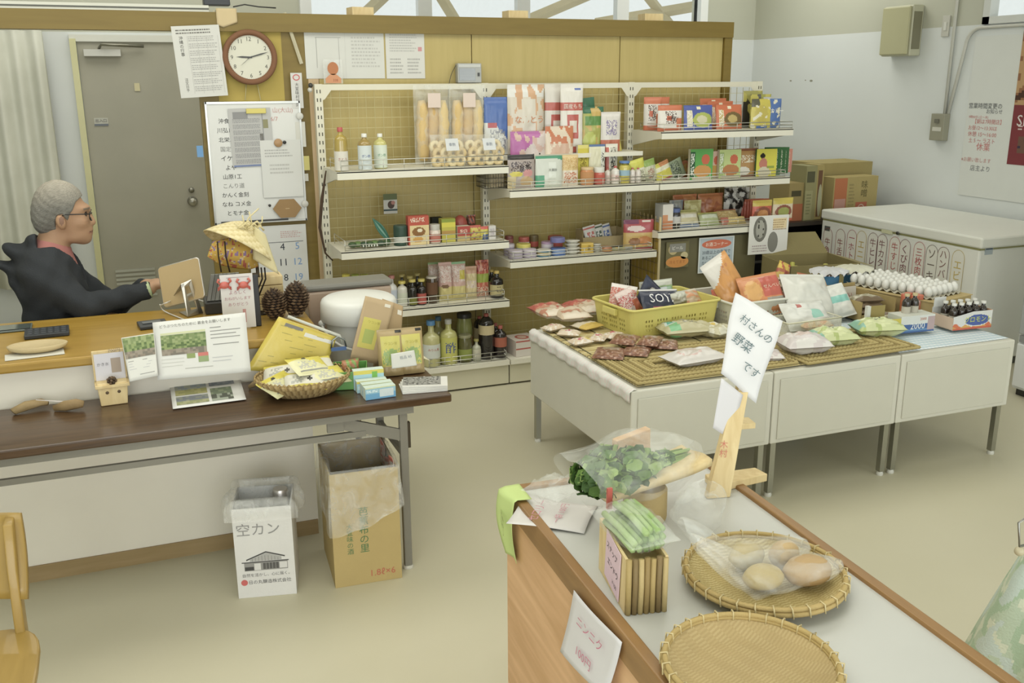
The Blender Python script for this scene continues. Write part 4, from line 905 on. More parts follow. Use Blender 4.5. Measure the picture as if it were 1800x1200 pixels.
# bay 2 second shelf
Z = LV[1][1]
PLAID = ('#b9afba', '#c9c8c2', ((.1, .18, '#8c7f96'), (.35, .42, '#8c7f96'), (.6, .66, '#8c7f96'), (.85, .9, '#d8d4d0')))
def cupcan(name, label, p0, p1, pt, row, cols, g=None, dz=.0015, h=None):
    goods(Z, [('can', name, label, 'can', p0, p1, pt, row, cols, dict(g=g, dz=dz, h=h) if h else dict(g=g, dz=dz))])
cupcan('tinned_food', 'lavender plaid cup, left of the front pair on the lower middle shelf', 894, 918, 439, 5.35, PLAID)
cupcan('tinned_food', 'lavender plaid cup, right of the front pair on the lower middle shelf', 919, 942, 437, 5.35, PLAID)
cupcan('tinned_food', 'lavender plaid cup behind at the left end of the lower middle shelf', 886, 904, 428, 5.46, PLAID)
cupcan('tinned_food', 'yellow and blue lidded tin behind the plaid cups on the lower middle shelf', 908, 932, 428, 5.43, ('#8f9fae', '#c2b85c', ((.7, 1, '#c9bf4c'),)))
cupcan('tinned_food', 'red and white tin at the back left of the lower middle shelf', 912, 930, 416, 5.55, ('#b04a3a', '#cfcac0', ((.4, .7, '#d8d0c4'),)))
cupcan('tinned_food', 'dark red tin at the back far left of the lower middle shelf', 888, 902, 414, 5.57, ('#7a3a34', '#a8a49a', ((.4, .8, '#9a5a50'),)))
cupcan('tinned_food', 'gold and black tin at the back of the lower middle shelf', 931, 946, 413, 5.55, ('#6a5a34', '#b39c4c', ((.3, .6, '#a8402c'),)))
cupcan('tinned_fish', 'teal picture tin in front on the lower middle shelf', 944, 968, 438, 5.35, ('#3f7690', '#b9b9a8', ((.25, .7, '#b8a878'), (.9, 1, '#c9c8b8'))))
cupcan('tinned_fish', 'bright blue tin beside the teal picture tin', 969, 993, 435, 5.35, ('#3f68a8', '#8f98a8', ((.5, .75, '#7f98c0'),)))
cupcan('tinned_food', 'blue lilac bowl shaped tin stacked on the bright blue tin', 968, 992, 424, 5.35, ('#6a6aa0', '#a89ab0', ()), None, .083, .112)
cupcan('tinned_food', 'pink lilac tin behind the teal picture tin', 952, 972, 424, 5.44, ('#b08fae', '#d8d0d4', ((.5, .8, '#cfc6cc'),)))
cupcan('tinned_food', 'round red packet standing at the back of the lower middle shelf', 964, 988, 414, 5.55, ('#b0463c', '#b85a4a', ()))
def bowls(n, w, h):
    m = MB(); 
    for k in range(n):
        z = h*k/n; m.lathe([(w*.3, z+.0005), (w*.42, z+h/n*.75), (w*.5, z+h/n*.82), (w*.5, z+h/n*.95), (0, z+h/n*.97)], '#d6d4c8' if k % 2 == 0 else '#cfccbe', 'plastic', 18)
    return m
goods(Z, [
 ('fn', 'bowl_stack', 'tall stack of white lidded bowls on the lower middle shelf', 'bowl stack', 993, 1018, 422, 5.36, lambda w, h: bowls(4, w, h)),
 ('fn', 'bowl_stack', 'short stack of white lidded bowls right of the yellow box', 'bowl stack', 1041, 1056, 429, 5.36, lambda w, h: bowls(4, w, h)),
 ('box', 'curry_block_box', 'yellow box between two stacks of white bowls', 'box', 1019, 1040, 427, 5.36, PNT('#c9a72c', ('t', .55, .2, .75, .8, '#4a3a20', 1), ('r', 0, .88, 1, 1, '#d8bc5c')), dict(d=.05, side='#c2a23c')),
 ('fn', 'candy_jar', 'orange brown net packet right of the short bowl stack', 'packet', 1057, 1075, 433, 5.36, lambda w, h: jar(h, w/2, '#a8683a', '#b07a4c', '#b8863c', .1)),
 ('bag', 'flat_packet', 'flat green and grey packet lying on the lower middle shelf', 'packet', 1074, 1112, 436, 5.35, PNT('#9aa07a', ('n', '#c9a84c', 5, 2, .1), ('r', .6, 0, 1, 1, '#a5a8a0')), dict(t=.03)),
 ('pouch', 'snack_pouch', 'big red and purple pancake mix bag at the right of the lower middle shelf', 'bag of food', 1098, 1146, 386, 5.37, PNT('#c2a050', ('r', 0, .55, 1, 1, '#a8343a'), ('r', 0, .85, .5, 1, '#7a3458'), ('e', .4, .7, .3, .1, '#d8c4bc'), ('e', .7, .28, .24, .16, '#b8742c'), ('e', .35, .25, .2, .14, '#8f6030'), ('r', .6, .9, .9, .96, '#d8ccc0'), ('r', .4, 0, 1, .07, '#a8343a')), dict(t=.05, rz=-14)),
])
x, w, h = slot(1022, 1094, 401, 5.50, Z)
cb = empty('cardboard_box', 'small open cardboard box at the back of the lower middle shelf', 'cardboard box', (x, 5.53, Z+.0015))
m = MB(); CBC = '#a8966a'
hh = h*.95; m.box(-w/2, w/2, -.055, -.052, 0, hh*.62, CBC, 'card'); m.box(-w/2, w/2, .052, .055, 0, hh, CBC, 'card'); m.box(-w/2, -w/2+.003, -.052, .052, 0, hh, CBC, 'card'); m.box(w/2-.003, w/2, -.052, .052, 0, hh, CBC, 'card'); m.box(-w/2, w/2, -.055, .055, 0, .003, CBC, 'card'); m.build('box_body', cb)
for k, (c_, l_) in enumerate((('#b8564a', 'red lettered white sachet in the small cardboard box'), ('#4a5c4a', 'green lettered white sachet in the small cardboard box'), ('#4a66a0', 'blue lettered white sachet in the small cardboard box'))):
    setm('sachet', pillow(.085, .14, .02, PNT('#cdcbc4', ('t', .2, .25, .8, .7, c_, 1), ('r', 0, .85, 1, .92, c_)), 10, 14, k), l_, 'sachet', (x-.06+.06*k, 5.505+.012*k, Z+.006), rot=(R(-8), R(-12), 0))
# bay 1 third shelf
Z = LV[0][2]
B = lambda b_, c, l, **k: (b_, c, dict(label=l, **k))
goods(Z, [
 ('bottle', 'detergent_bottle', 'white bottle with green pointed cap on the third left shelf', 'bottle', 659, 679, 487, 5.36, B('#cfd0c8', '#7aa87a', None, shoulder=.6, capr=.6)),
 ('bottle', 'detergent_bottle', 'white bottle with pink red cap on the third left shelf', 'bottle', 680, 698, 484, 5.36, B('#d0d0cc', '#a8665c', '#b8c0cc', shoulder=.6, capr=.6)),
 ('bottle', 'dressing_bottle', 'white bottle with yellow cap standing in front on the third left shelf', 'bottle', 698, 716, 494, 5.35, B('#cfccbe', '#c2b23c', '#c6c9b4', shoulder=.68, capr=.7)),
 ('bottle', 'sauce_bottle', 'dark sauce bottle with yellow cap and green label on the third left shelf', 'bottle', 717, 733, 491, 5.35, B('#28261f', '#c0b04c', '#7a7c34', shoulder=.6, capr=.75, lab=(.05, .3))),
 ('bottle', 'sauce_bottle', 'dark sauce bottle with yellow cap and red label on the third left shelf', 'bottle', 733, 749, 490, 5.35, B('#2a241f', '#c0b04c', '#b0483a', shoulder=.6, capr=.75, lab=(.05, .45))),
 ('bottle', 'sauce_bottle', 'dark bottle with cream cap behind the white yellow capped bottle', 'bottle', 700, 714, 482, 5.50, B('#3a362a', '#b5a45a', None, shoulder=.6, capr=.75)),
 ('bottle', 'sauce_bottle', 'dark bottle with cream cap behind the green labelled sauce bottle', 'bottle', 714, 728, 485, 5.44, B('#2f2c22', '#b8a85c', None, shoulder=.6, capr=.75)),
 ('bottle', 'sauce_bottle', 'dark bottle with cream cap behind the red labelled sauce bottle', 'bottle', 727, 741, 480, 5.52, B('#33302a', '#b0a058', None, shoulder=.6, capr=.75)),
 ('jar', 'sauce_jar', 'brown jar with wide white lid on the third left shelf', 'jar', 749, 769, 486, 5.37, ('#4a3a26', '#c9c2b4', '#6a4a30', .06, (.35, .8))),
 ('bag', 'tissue_roll_bag', 'leftmost pink dotted bag with cream base on the third left shelf', 'bag of food', 753, 776, 461, 5.47, PNT('#cfae9c', ('t', 0, .5, 1, .9, '#ddd0c8', 2), ('r', 0, 0, 1, .35, '#c9bd74'), ('r', 0, .93, 1, 1, '#8fae74')), dict(t=.05)),
 ('bag', 'tissue_roll_bag', 'second pink dotted bag with cream base on the third left shelf', 'bag of food', 771, 794, 461, 5.38, PNT('#cba49a', ('t', 0, .5, 1, .9, '#ddd0c8', 2), ('r', 0, 0, 1, .38, '#cfc27a'), ('e', .4, .4, .3, .05, '#7a5a3c')), dict(t=.06)),
 ('bag', 'tissue_roll_bag', 'pink dotted bag with yellow patch and green top on the third left shelf', 'bag of food', 794, 818, 460, 5.38, PNT('#cba89c', ('t', 0, .5, 1, .9, '#ddd0c8', 2), ('r', 0, 0, 1, .38, '#cfc27a'), ('r', .5, .55, .9, .8, '#c6b83c'), ('r', 0, .93, 1, 1, '#7fae7c')), dict(t=.06)),
 ('bag', 'tissue_roll_bag', 'plain cream and pink pack right of the dotted bags on the third left shelf', 'bag of food', 818, 838, 468, 5.38, PNT('#cfbf8c', ('t', 0, .35, 1, .6, '#d6c4bc', 2), ('r', 0, .8, 1, 1, '#c49a7c')), dict(t=.05)),
 ('bag', 'coffee_bag', 'red flower patterned pack with green middle on the third left shelf', 'bag of food', 836, 859, 457, 5.40, PNT('#b8543a', ('t', 0, .7, 1, 1, '#8a2c24', 1), ('n', '#c98a6c', 7, 2, .15), ('r', 0, .4, 1, .65, '#9aa83c'), ('t', 0, 0, 1, .3, '#d8c0a8', 1)), dict(t=.05)),
 ('bottle', 'soy_sauce_bottle', 'black soy sauce bottle with cream label at the right end of the third left shelf', 'bottle', 862, 884, 476, 5.36, B('#221f1f', '#c2a84c', '#b8ac78', shoulder=.62, capr=.4, lab=(.1, .5), text='こ', tc='#2a2620')),
 ('bottle', 'soy_sauce_bottle', 'black soy sauce bottle just behind the cream labelled one', 'bottle', 855, 873, 474, 5.48, B('#221f1f', '#c2a84c', '#a89c68', shoulder=.62, capr=.4)),
])
for k, c_ in enumerate(('#c9bc2c', '#9aa82c', '#b5b83c')):
    px = 602+k*16
    x, w, h = slot(px, px+15, 482, 5.5, Z)
    setm('detergent_bottle', bottle(h, w*.5, '#c9c8ae', c_, '#c5c27c', shoulder=.68, capr=.9), ['yellow', 'dark green', 'lime'][k]+' lidded bottle just showing above the pink cooler box', 'bottle', (x, 5.5, Z+.0015))
# deck of bay 1 and 2
Z = LV[0][3]
goods(Z, [
 ('bottle', 'drink_bottle', 'large pale yellow plastic bottle with blue cap on the bottom shelf', 'bottle', 743, 773, 563, 5.33, B('#bdb97c', '#3f82b8', '#cfd4cc', shoulder=.6, capr=.5, lab=(.2, .5), text='みりん風', tc='#c05a44')),
 ('bottle', 'drink_bottle', 'large yellow bottle with clear cap and blue printed label on the bottom shelf', 'bottle', 774, 803, 561, 5.33, B('#b8b668', '#b9b9b0', '#c3c25c', shoulder=.64, capr=.4, lab=(.1, .62), text='酢', tc='#2f4a98')),
 ('bottle', 'drink_bottle', 'pale bottle with blue cap behind on the bottom shelf', 'bottle', 758, 784, 556, 5.48, B('#a8a568', '#3a6a8a', None, shoulder=.6, capr=.4)),
 ('jar', 'pickle_jar', 'tall jar of green pickles with black lid on the bottom shelf', 'jar', 803, 830, 550, 5.42, ('#7f8444', '#282824', '#9a7a4c', .1, (.25, .5))),
 ('jar', 'pickle_jar', 'brown and green labelled glass jar in front of the tall pickle jar', 'jar', 805, 829, 588, 5.34, ('#5c5a30', '#8a8864', '#8f9a44', .1, (.1, .5))),
 ('bottle', 'drink_bottle', 'small clear bottle with white label on the bottom shelf', 'bottle', 830, 845, 596, 5.33, B('#b4b49c', '#9a9248', '#c9c4ae', shoulder=.6, capr=.55)),
 ('bottle', 'soy_sauce_bottle', 'tall black ribbed bottle with cream label and red cap on the bottom shelf', 'bottle', 842, 868, 551, 5.36, B('#262220', '#a8483a', '#c9b98c', shoulder=.78, capr=.3, lab=(.55, .76))),
 ('bottle', 'soy_sauce_bottle', 'black bottle with cream label left behind the tall black ribbed bottle', 'bottle', 833, 853, 556, 5.50, B('#2c2823', '#b04a3c', '#b8a878', shoulder=.78, capr=.3, lab=(.4, .7))),
 ('bottle', 'soy_sauce_bottle', 'shorter dark bottle with red cap and red label on the bottom shelf', 'bottle', 869, 890, 572, 5.35, B('#2a2220', '#b0503f', '#a8583c', shoulder=.7, capr=.35, lab=(.35, .65))),
 ('bottle', 'soy_sauce_bottle', 'dark bottle with red cap behind the shorter dark bottle', 'bottle', 862, 880, 568, 5.48, B('#2a2220', '#a84a3c', '#9a5a3c', shoulder=.7, capr=.35)),
])
x0_ = at(915, 628, y=5.36).x
m = carton(.16, .10, .17, PNT('#d3ccc2', ('r', 0, .45, 1, .52, '#b0483c'), ('r', 0, .9, 1, 1, '#b0483c')), '#cfc4b8'); m.T = Matrix.Translation((0, 0, .1005)); m.add([(.045*math.cos(a*PI/8), .05*math.sin(a*PI/8), 0) for a in range(16)], [tuple(range(16))], '#b0503c', 'paper'); m.add([(.03*math.cos(a*PI/8), .034*math.sin(a*PI/8), .0005) for a in range(16)], [tuple(range(16))], '#c9a894', 'paper')
setm('sweets_box', m, 'white box with red round print on the bottom shelf beside the display cabinets', 'box', (x0_+.02, 5.39, LV[1][3]+.0015), R(4))
# card pinned on the wire back
p = at(686, 358, y=5.67)
solo_sign('photo_card', 'small photo card hanging on the wire back between the first and second left shelves', 'card', (p.x, 5.668, p.z), None, .085, .12, '#c9c8c0', [],
  extra=lambda m, w, h: (rect(m, w, h, -.5, .2, .5, .5, '#6a7450'), rect(m, w, h, -.5, -.36, .5, -.27, '#4a5a5c'), ell(m, w, h, .05, -.05, .25, .2, '#5a4a44'), ell(m, w, h, .2, .05, .15, .1, '#b07a70', .0007)))

# ------------------------------------------------------------------ goods on the display cabinets
T = .6115
def lay(name, mb, label, cat, px, py, z=T+.004, rz=0, tilt=-90, group=None, dz=0):
    p = at(px, py, z=z); return tag(mb.build(name, None, (p.x, p.y, z+dz), (R(tilt), 0, R(rz))), label, cat, group)
def flatbag(w, h, t, paint, seed=0, mat='film', nx=24, ny=24, wr=.17):
    """bag lying on its back, centred, print upwards"""
    m = MB(); q = pillow(w, h, t, paint, nx, ny, seed, wr, mat); Q = Matrix.Translation((0, -h/2, t/2+.002)) @ Matrix.Rotation(-PI/2, 4, 'X')
    m.v = [Q @ v for v in q.v]; m.f, m.c, m.m, m.s = q.f, q.c, q.m, q.s
    zmin = min(v.z for v in m.v); m.v = [v-Vector((0, 0, zmin)) for v in m.v]; return m
def flat(name, label, cat, px, py, w, h, t, paint, rz=0, z=T, seed=0, mat='film', dz=0, group=None, rx=0, ry=0, txt=None):
    p = at(px, py, z=z); m = flatbag(w, h, t, paint, seed, mat)
    if txt: m.text(txt[0], Matrix.Translation((txt[1]*w, txt[2]*h, t*.98)), None, txt[3]*w, txt[4])
    return tag(m.build(name, None, (p.x, p.y, z+.0015+dz), (R(rx), R(ry), R(rz))), label, cat, group)
def crate(name, label, cx, cy, z, w, d, h, rz, col, thk=.004):
    e = empty(name, label, 'basket', (cx, cy, z), rz); m = MB(); tp = .93
    B0 = [(-w/2*tp, -d/2*tp), (w/2*tp, -d/2*tp), (w/2*tp, d/2*tp), (-w/2*tp, d/2*tp)]; T0 = [(-w/2, -d/2), (w/2, -d/2), (w/2, d/2), (-w/2, d/2)]
    def rnd(Pq, r, n=5):
        o = []
        for (x, y) in Pq:
            sx, sy = math.copysign(1, x), math.copysign(1, y); cx_, cy_ = x-sx*r, y-sy*r
            a0_ = {(-1, -1): PI, (1, -1): 1.5*PI, (1, 1): 0, (-1, 1): .5*PI}[(int(sx), int(sy))]
            for k in range(n+1): a = a0_+k*PI/2/n; o.append((cx_+r*math.cos(a), cy_+r*math.sin(a)))
        return o
    rb, rt = rnd(B0, .03), rnd(T0, .035); N = len(rb)
    m.prism(rb, 0, .004, col, 'plastic')
    # walls as a lattice: rows with slots left open in the printed rows
    def wall(a, b_, at_, bt_):
        A, B_ = Vector((*a, 0)), Vector((*b_, 0)); A2, B2 = Vector((*at_, h)), Vector((*bt_, h)); L = (B_-A).length
        n = max(1, int(L/.0085)); rows = [0, .16, .25, .33, .42, .50, .59, .67, 1]
        V = []; F = []
        nn = (B_-A).cross(Vector((0, 0, 1))).normalized()*thk
        for j, v in enumerate(rows):
            for i in range(n+1): u = i/n; V.append((A.lerp(B_, u)).lerp(A2.lerp(B2, u), v))
        M_ = len(V); V += [p-nn for p in V]
        for j in range(len(rows)-1):
            for i in range(n):
                if j in (1, 3, 5) and L > .1 and 3 < i < n-4 and i % 2 == 1 and (i//2) % 5 != 0: continue
                q = (j*(n+1)+i, j*(n+1)+i+1, (j+1)*(n+1)+i+1, (j+1)*(n+1)+i); F.append(q); F.append(tuple(x+M_ for x in q[::-1]))
        m.add(V, F, col, 'plastic')
    for k in range(N):
        wall(rb[k], rb[(k+1) % N], rt[k], rt[(k+1) % N])
    m.build('basket_body', e)
    r = MB(); r.tube([(x*1.015, y*1.015, h) for x, y in rt], .007, col, 'plastic', 8, closed=True); r.build('rim', e)
    for s in (-1, 1):
        g_ = MB(); g_.box(s*w/2-(.004 if s > 0 else .018), s*w/2+(.018 if s > 0 else .004), -.055, .055, h-.045, h-.012, col, 'plastic'); g_.build('handle', e, bev=.004)
    return e
# yellow crate: front corner and far corners read on the mat
A = at(1110, 597, z=T); Bc = at(1270, 572, z=T); Cc = at(1048, 560, z=T)
ang = math.atan2(Bc.y-A.y, Bc.x-A.x)
wY = .55; dY = .36; hY = .138
cc = A+Vector((math.cos(ang), math.sin(ang), 0))*wY/2+Vector((-math.sin(ang), math.cos(ang), 0))*dY/2
yc = crate('yellow_basket', 'bright yellow plastic basket full of packets on the bamboo mat', cc.x, cc.y, T+.001, wY, dY, hY, ang, '#cfc45c')
wc_x, wc_y = 3.03, 4.16
wcr = crate('white_basket', 'white plastic basket of orange and white bags behind the handwritten vegetable sign', 3.03, 4.12, T+.001, .62, .38, .13, R(3), '#d2d2c4')
def incrate(name, label, cat, cen, ang_, u, v, dz, w, h, t, paint, rot, seed=0, txt=None, mat='film'):
    w, h = w*1.12, h*1.12; p = Vector(cen)+Vector((math.cos(ang_)*u-math.sin(ang_)*v, math.sin(ang_)*u+math.cos(ang_)*v, dz)); m = pillow(w, h, t, paint, seed=seed, wr=.16, mat=mat)
    if txt: m.text(txt[0], FR(txt[1]*w, -t/2-.003, txt[2]*h), None, txt[3]*w, txt[4])
    return tag(m.build(name, None, p, tuple(R(a) for a in rot)), label, cat)
YC = (cc.x, cc.y, T); deg = math.degrees(ang)
ic = lambda *a, **k: incrate(a[0], a[1], a[2], YC, ang, *a[3:], **k)
ic('coffee_pack', 'orange striped wrapper at the left end of the yellow basket', 'packet', -.19, .04, .08, .12, .13, .03, PNT('#c9a89c', ('t', 0, 0, 1, 1, '#b8563c', 1), ('r', 0, .85, 1, 1, '#d6cfc6')), (-25, 10, deg-30), 2)
ic('coffee_pack', 'pink and white wrapper second at the left of the yellow basket', 'packet', -.13, .0, .075, .11, .12, .03, PNT('#d0bcb4', ('t', 0, .3, 1, .8, '#b04a48', 1), ('r', .6, 0, 1, .5, '#b85a2c')), (-28, -14, deg+10), 3)
ic('biscuit_pack', 'dark blue diamond tilted packet in the yellow basket', 'packet', -.045, .04, .065, .15, .16, .03, PNT('#33384a', ('r', .04, .04, .96, .96, '#3c4256'), ('e', .5, .7, .2, .1, '#c9c6be')), (-18, 42, deg), 4)
ic('biscuit_pack', 'dark blue packet with large white SOYA lettering in the yellow basket', 'packet', -.02, -.10, .075, .20, .13, .035, PNT('#2f3448', ('r', .2, 0, .75, .3, '#a84468'), ('r', 0, .94, 1, 1, '#c9c8c4'), ('e', .45, .15, .2, .12, '#c9707a')), (-38, 4, deg-6), 5, txt=('SOYA', .06, .6, .75, '#dedede'))
ic('jelly_cup', 'clear round tub of grey jelly in the yellow basket', 'tub', .09, -.06, .075, .10, .09, .08, PNT('#a09c88', ('r', 0, .75, 1, 1, '#b8b9aa')), (-10, 0, deg), 6)
ic('rice_cracker_pack', 'clear packet of beige crackers at the right of the yellow basket', 'packet', .17, -.05, .08, .18, .10, .05, PNT('#c0a888', ('n', '#c98a5c', 5, 2, .1), ('r', 0, .8, 1, 1, '#c7bda8')), (-50, -4, deg-4), 7)
ic('sachet_box', 'white carton with green print standing at the back of the yellow basket', 'packet', .10, .12, .09, .19, .10, .025, PNT('#c9cbbd', ('r', .35, .2, 1, .7, '#9ab87c'), ('t', .05, .1, .3, .9, '#a8a088', 1), ('r', .7, .1, 1, .35, '#3f6a8c')), (-12, 0, deg), 8)
ic('sachet_box', 'grey and blue packet behind the clear tub in the yellow basket', 'packet', .10, .055, .08, .15, .09, .03, PNT('#b3bdbd', ('n', '#8fae94', 5, 2, .1)), (-30, 0, deg+6), 9)
WC = (wc_x, wc_y-.06, T); iw = lambda *a, **k: incrate(a[0], a[1], a[2], WC, R(3), *a[3:], **k)
iw('snack_bag', 'tall orange bag with white top leaning left in the white basket', 'bag of food', -.15, -.03, .07, .16, .27, .06, PNT('#c98a34', ('d', .55, .5, '#d3cfc6'), ('r', .0, .0, 1, .1, '#c4622c')), (-22, -26, 8), 11, txt=('えび', .12, .8, .2, '#b8685c'))
iw('snack_bag', 'orange and red cracker bag in the middle of the white basket', 'bag of food', -.08, -.16, .05, .21, .20, .07, PNT('#c47a3a', ('r', .45, .4, .95, .9, '#b84c36'), ('e', .25, .6, .2, .25, '#cf9a4c'), ('r', .5, .25, .95, .38, '#9a958a')), (-32, -6, -4), 12, txt=('せんべい', .2, .65, .4, '#d8c4ac'))
iw('bottle_pack', 'yellow capped red and yellow bottle pack sticking up at the back of the white basket', 'packet', .12, .04, .08, .08, .18, .05, PNT('#c2a030', ('r', 0, .72, 1, .8, '#a85a2c'), ('r', 0, .8, 1, 1, '#cfae2c'), ('n', '#a8442c', 5, 2, .1)), (-8, 24, 6), 13)
iw('candy_bag', 'brown and pink striped bag in the middle back of the white basket', 'bag of food', .09, -.05, .08, .16, .12, .05, PNT('#bca98c', ('n', '#5c4a34', 6, 2, .15), ('r', 0, 0, 1, .3, '#c0705c')), (-35, -12, 0), 14)
iw('paper_bag', 'large crumpled plain white bag leaning before the white basket', 'bag of food', .13, -.26, .02, .24, .24, .09, PNT('#cfcfc6'), (-38, 4, -4), 15)
iw('paper_bag', 'crumpled white bag with small green print behind the sign paper', 'bag of food', .02, -.37, .012, .22, .15, .08, PNT('#d0d1ca', ('r', .55, .3, .8, .6, '#8fc4b4'), ('r', .3, .7, .4, .85, '#b05a50')), (-48, 0, -6), 16)
iw('snack_bag', 'small orange packet with green picture at the right of the white basket', 'bag of food', .24, -.06, .09, .10, .12, .03, PNT('#c98a54', ('r', 0, .7, 1, 1, '#bf642c'), ('e', .4, .45, .3, .2, '#8a9a3c'), ('n', '#d8c8b0', 4, 2, .2)), (-24, 14, 0), 17)
iw('noodle_bag', 'white bag with turquoise stripe and black brush marks beside the carton tray', 'bag of food', .30, -.27, .02, .17, .17, .05, PNT('#d3d4cc', ('r', .3, .4, .95, .62, '#7fc0b4'), ('t', 0, .2, .25, .6, '#3a3634', 1), ('r', .05, .65, .3, .85, '#a8706c')), (-40, -10, -6), 18)
iw('snack_bag', 'narrow orange wrapper beside the carton tray of crackers', 'packet', .33, -.14, .06, .06, .14, .02, PNT('#c9a468', ('r', 0, 0, 1, .5, '#c47a30')), (-20, -16, 0), 19)
# small red and white bag left of sign
flat('snack_bag', 'red and white glossy bag lying against the yellow basket left of the sign', 'bag of food', 1283, 548, .18, .24, .07, PNT('#cdc2b4', ('r', 0, .65, 1, 1, '#b8502c'), ('n', '#c2683a', 5, 1, .1)), -20, z=T+.03, seed=4, rx=35)
# red topped cracker bags at the rear left
for k, (px, py, a_, lb) in enumerate(((968, 552, 4, 'left red topped clear cracker bag at the rear of the bamboo mat'), (1000, 556, -2, 'middle red topped clear cracker bag at the rear of the bamboo mat'), (1028, 546, 6, 'right red topped clear cracker bag beside the yellow basket'))):
    flat('cracker_bag', lb, 'bag of food', px, py+6, .17, .24, .06, PNT('#c6b296', ('r', 0, .55, 1, 1, '#b04c3a'), ('n', '#b87a5c', 5, k, .15), ('r', .1, .05, .9, .2, '#d3c6b0')), a_, z=T+.02, seed=k+5)
flat('cracker_bag', 'yellow based flat pack between cracker bags and yellow basket', 'bag of food', 1032, 578, .14, .12, .03, PNT('#c9a83c', ('r', 0, .4, 1, 1, '#cbbfa4')), 20, seed=6)
r_ = random.Random(5)
for k, (px, py, a_) in enumerate(((972, 582, 20), (1000, 592, -35), (1020, 607, 10), (1052, 600, 50), (1078, 596, 15))):
    flat('sweet_pack', ['clear sweet wrapper with red spot at the left edge of the bamboo mat', 'second clear sweet wrapper along the left edge of the bamboo mat', 'clear and yellow dotted wrapper touching the brown packs', 'clear wrapper with pink spot before the yellow basket', 'clear wrapper with red spot nearest the yellow basket'][k], 'sweet', px, py, .11, .08, .03, PNT('#cdb99c', ('e', .5, .5, .16, .2, '#b8485c'), ('n', '#d8cfc0', 6, k, .1), ('r', .7, .2, .9, .6, '#cfb83c' if k == 2 else '#cdbba0')), a_, seed=k)
BR = PNT('#8a5c40', ('n', '#74482f', 7, 2, .05), ('n', '#a5806a', 9, 5, .25), ('r', .2, .6, .8, .95, '#94806a'))
flat('brown_sugar_pack', 'leftmost brown sugar pack at the front left of the mats', 'packet', 1072, 628, .14, .19, .03, BR, -35, seed=1)
flat('brown_sugar_pack', 'brown sugar pack overlapping the leftmost one', 'packet', 1098, 612, .12, .18, .03, BR, -40, seed=2, dz=.022)
flat('brown_sugar_pack', 'middle brown sugar pack standing out toward the rope mat', 'packet', 1120, 624, .12, .19, .03, BR, -38, seed=3, dz=.004)
flat('brown_sugar_pack', 'brown sugar pack fourth from the left', 'packet', 1142, 614, .10, .18, .03, BR, -40, seed=4, dz=.022)
flat('brown_sugar_pack', 'rightmost brown sugar pack on the rope mat', 'packet', 1168, 614, .12, .16, .03, BR, -30, seed=7, dz=.004)
flat('dried_fish_bag', 'clear bag with green and grey label in front of the yellow basket', 'bag of food', 1205, 592, .27, .17, .07, PNT('#b3ac84', ('r', .08, .1, .3, .5, '#6fb07a'), ('r', .08, .5, .35, .9, '#b9c4bc'), ('t', .4, .3, .7, .9, '#8a8a80', 2), ('r', .12, .55, .28, .8, '#4a9a8a')), -6, seed=8, mat='film')
flat('dried_fish_bag', 'clear bag with yellow patch left of the sign paper', 'bag of food', 1255, 592, .14, .17, .06, PNT('#b8b28e', ('e', .6, .7, .3, .2, '#c9ac34'), ('n', '#cfcdb8', 5, 2, .1)), 20, seed=9)
flat('salt_bag', 'white bag with faint red oval print at the front of the rope mat', 'bag of food', 1218, 642, .27, .16, .06, PNT('#cfcac4', ('e', .4, .5, .22, .28, '#c9aca4'), ('e', .4, .5, .18, .22, '#cdc6be')), 6, seed=10)
flat('salt_bag', 'pale bag right of the sign paper on the rope mat', 'bag of food', 1348, 634, .13, .12, .045, PNT('#c3b6b4', ('n', '#d2cdc8', 5, 2, .1)), -20, seed=11)
flat('salt_bag', 'round white bag of salt on the right rope mat', 'bag of food', 1410, 622, .22, .18, .085, PNT('#cbc3c1', ('e', .5, .6, .25, .2, '#c9b4ac'), ('n', '#d6d3ce', 4, 2, .2)), -10, seed=12)
YG = PNT('#c3cb94', ('e', .5, .5, .34, .4, '#cfd6a0'), ('t', .35, .6, .65, .85, '#6f7a64', 1), ('r', 0, .1, .12, .9, '#7fb09a'), ('n', '#a9b86c', 5, 3, .25))
flat('peanut_bag', 'green and white bag beside the round salt bag on the right rope mat', 'bag of food', 1462, 607, .21, .16, .075, YG, -8, seed=13)
flat('peanut_bag', 'green and white bag at the right end of the right rope mat', 'bag of food', 1540, 592, .24, .15, .08, YG, -14, seed=14)
# clear container
p = at(1432, 590, z=T); fc = empty('food_container', 'clear rectangular plastic container behind the salt bags', 'container', (p.x, p.y+.08, T+.001), R(2))
m = MB(); w, d, h = .33, .15, .075
for (x0, x1, y0, y1) in ((-w/2, w/2, -d/2, -d/2+.002), (-w/2, w/2, d/2-.002, d/2), (-w/2, -w/2+.002, -d/2, d/2), (w/2-.002, w/2, -d/2, d/2)): m.box(x0, x1, y0, y1, 0, h, '#c9c7a8', 'clear_plastic')
m.box(-w/2, w/2, -d/2, d/2, 0, .002, '#c9c7a8', 'clear_plastic'); m.tube([(-w/2, -d/2, h), (w/2, -d/2, h), (w/2, d/2, h), (-w/2, d/2, h)], .004, '#cfcdb0', 'plastic', 6, closed=True); m.build('container_body', fc)
setm('snack_bag', flatbag(.17, .12, .05, PNT('#c98c4c', ('r', .1, .5, .9, .9, '#c8762c'), ('n', '#d0b074', 5, 2, .1)), 3), 'orange banded bag lying in the clear container', 'bag of food', (p.x+.05, p.y+.08, T+.007), R(-4))
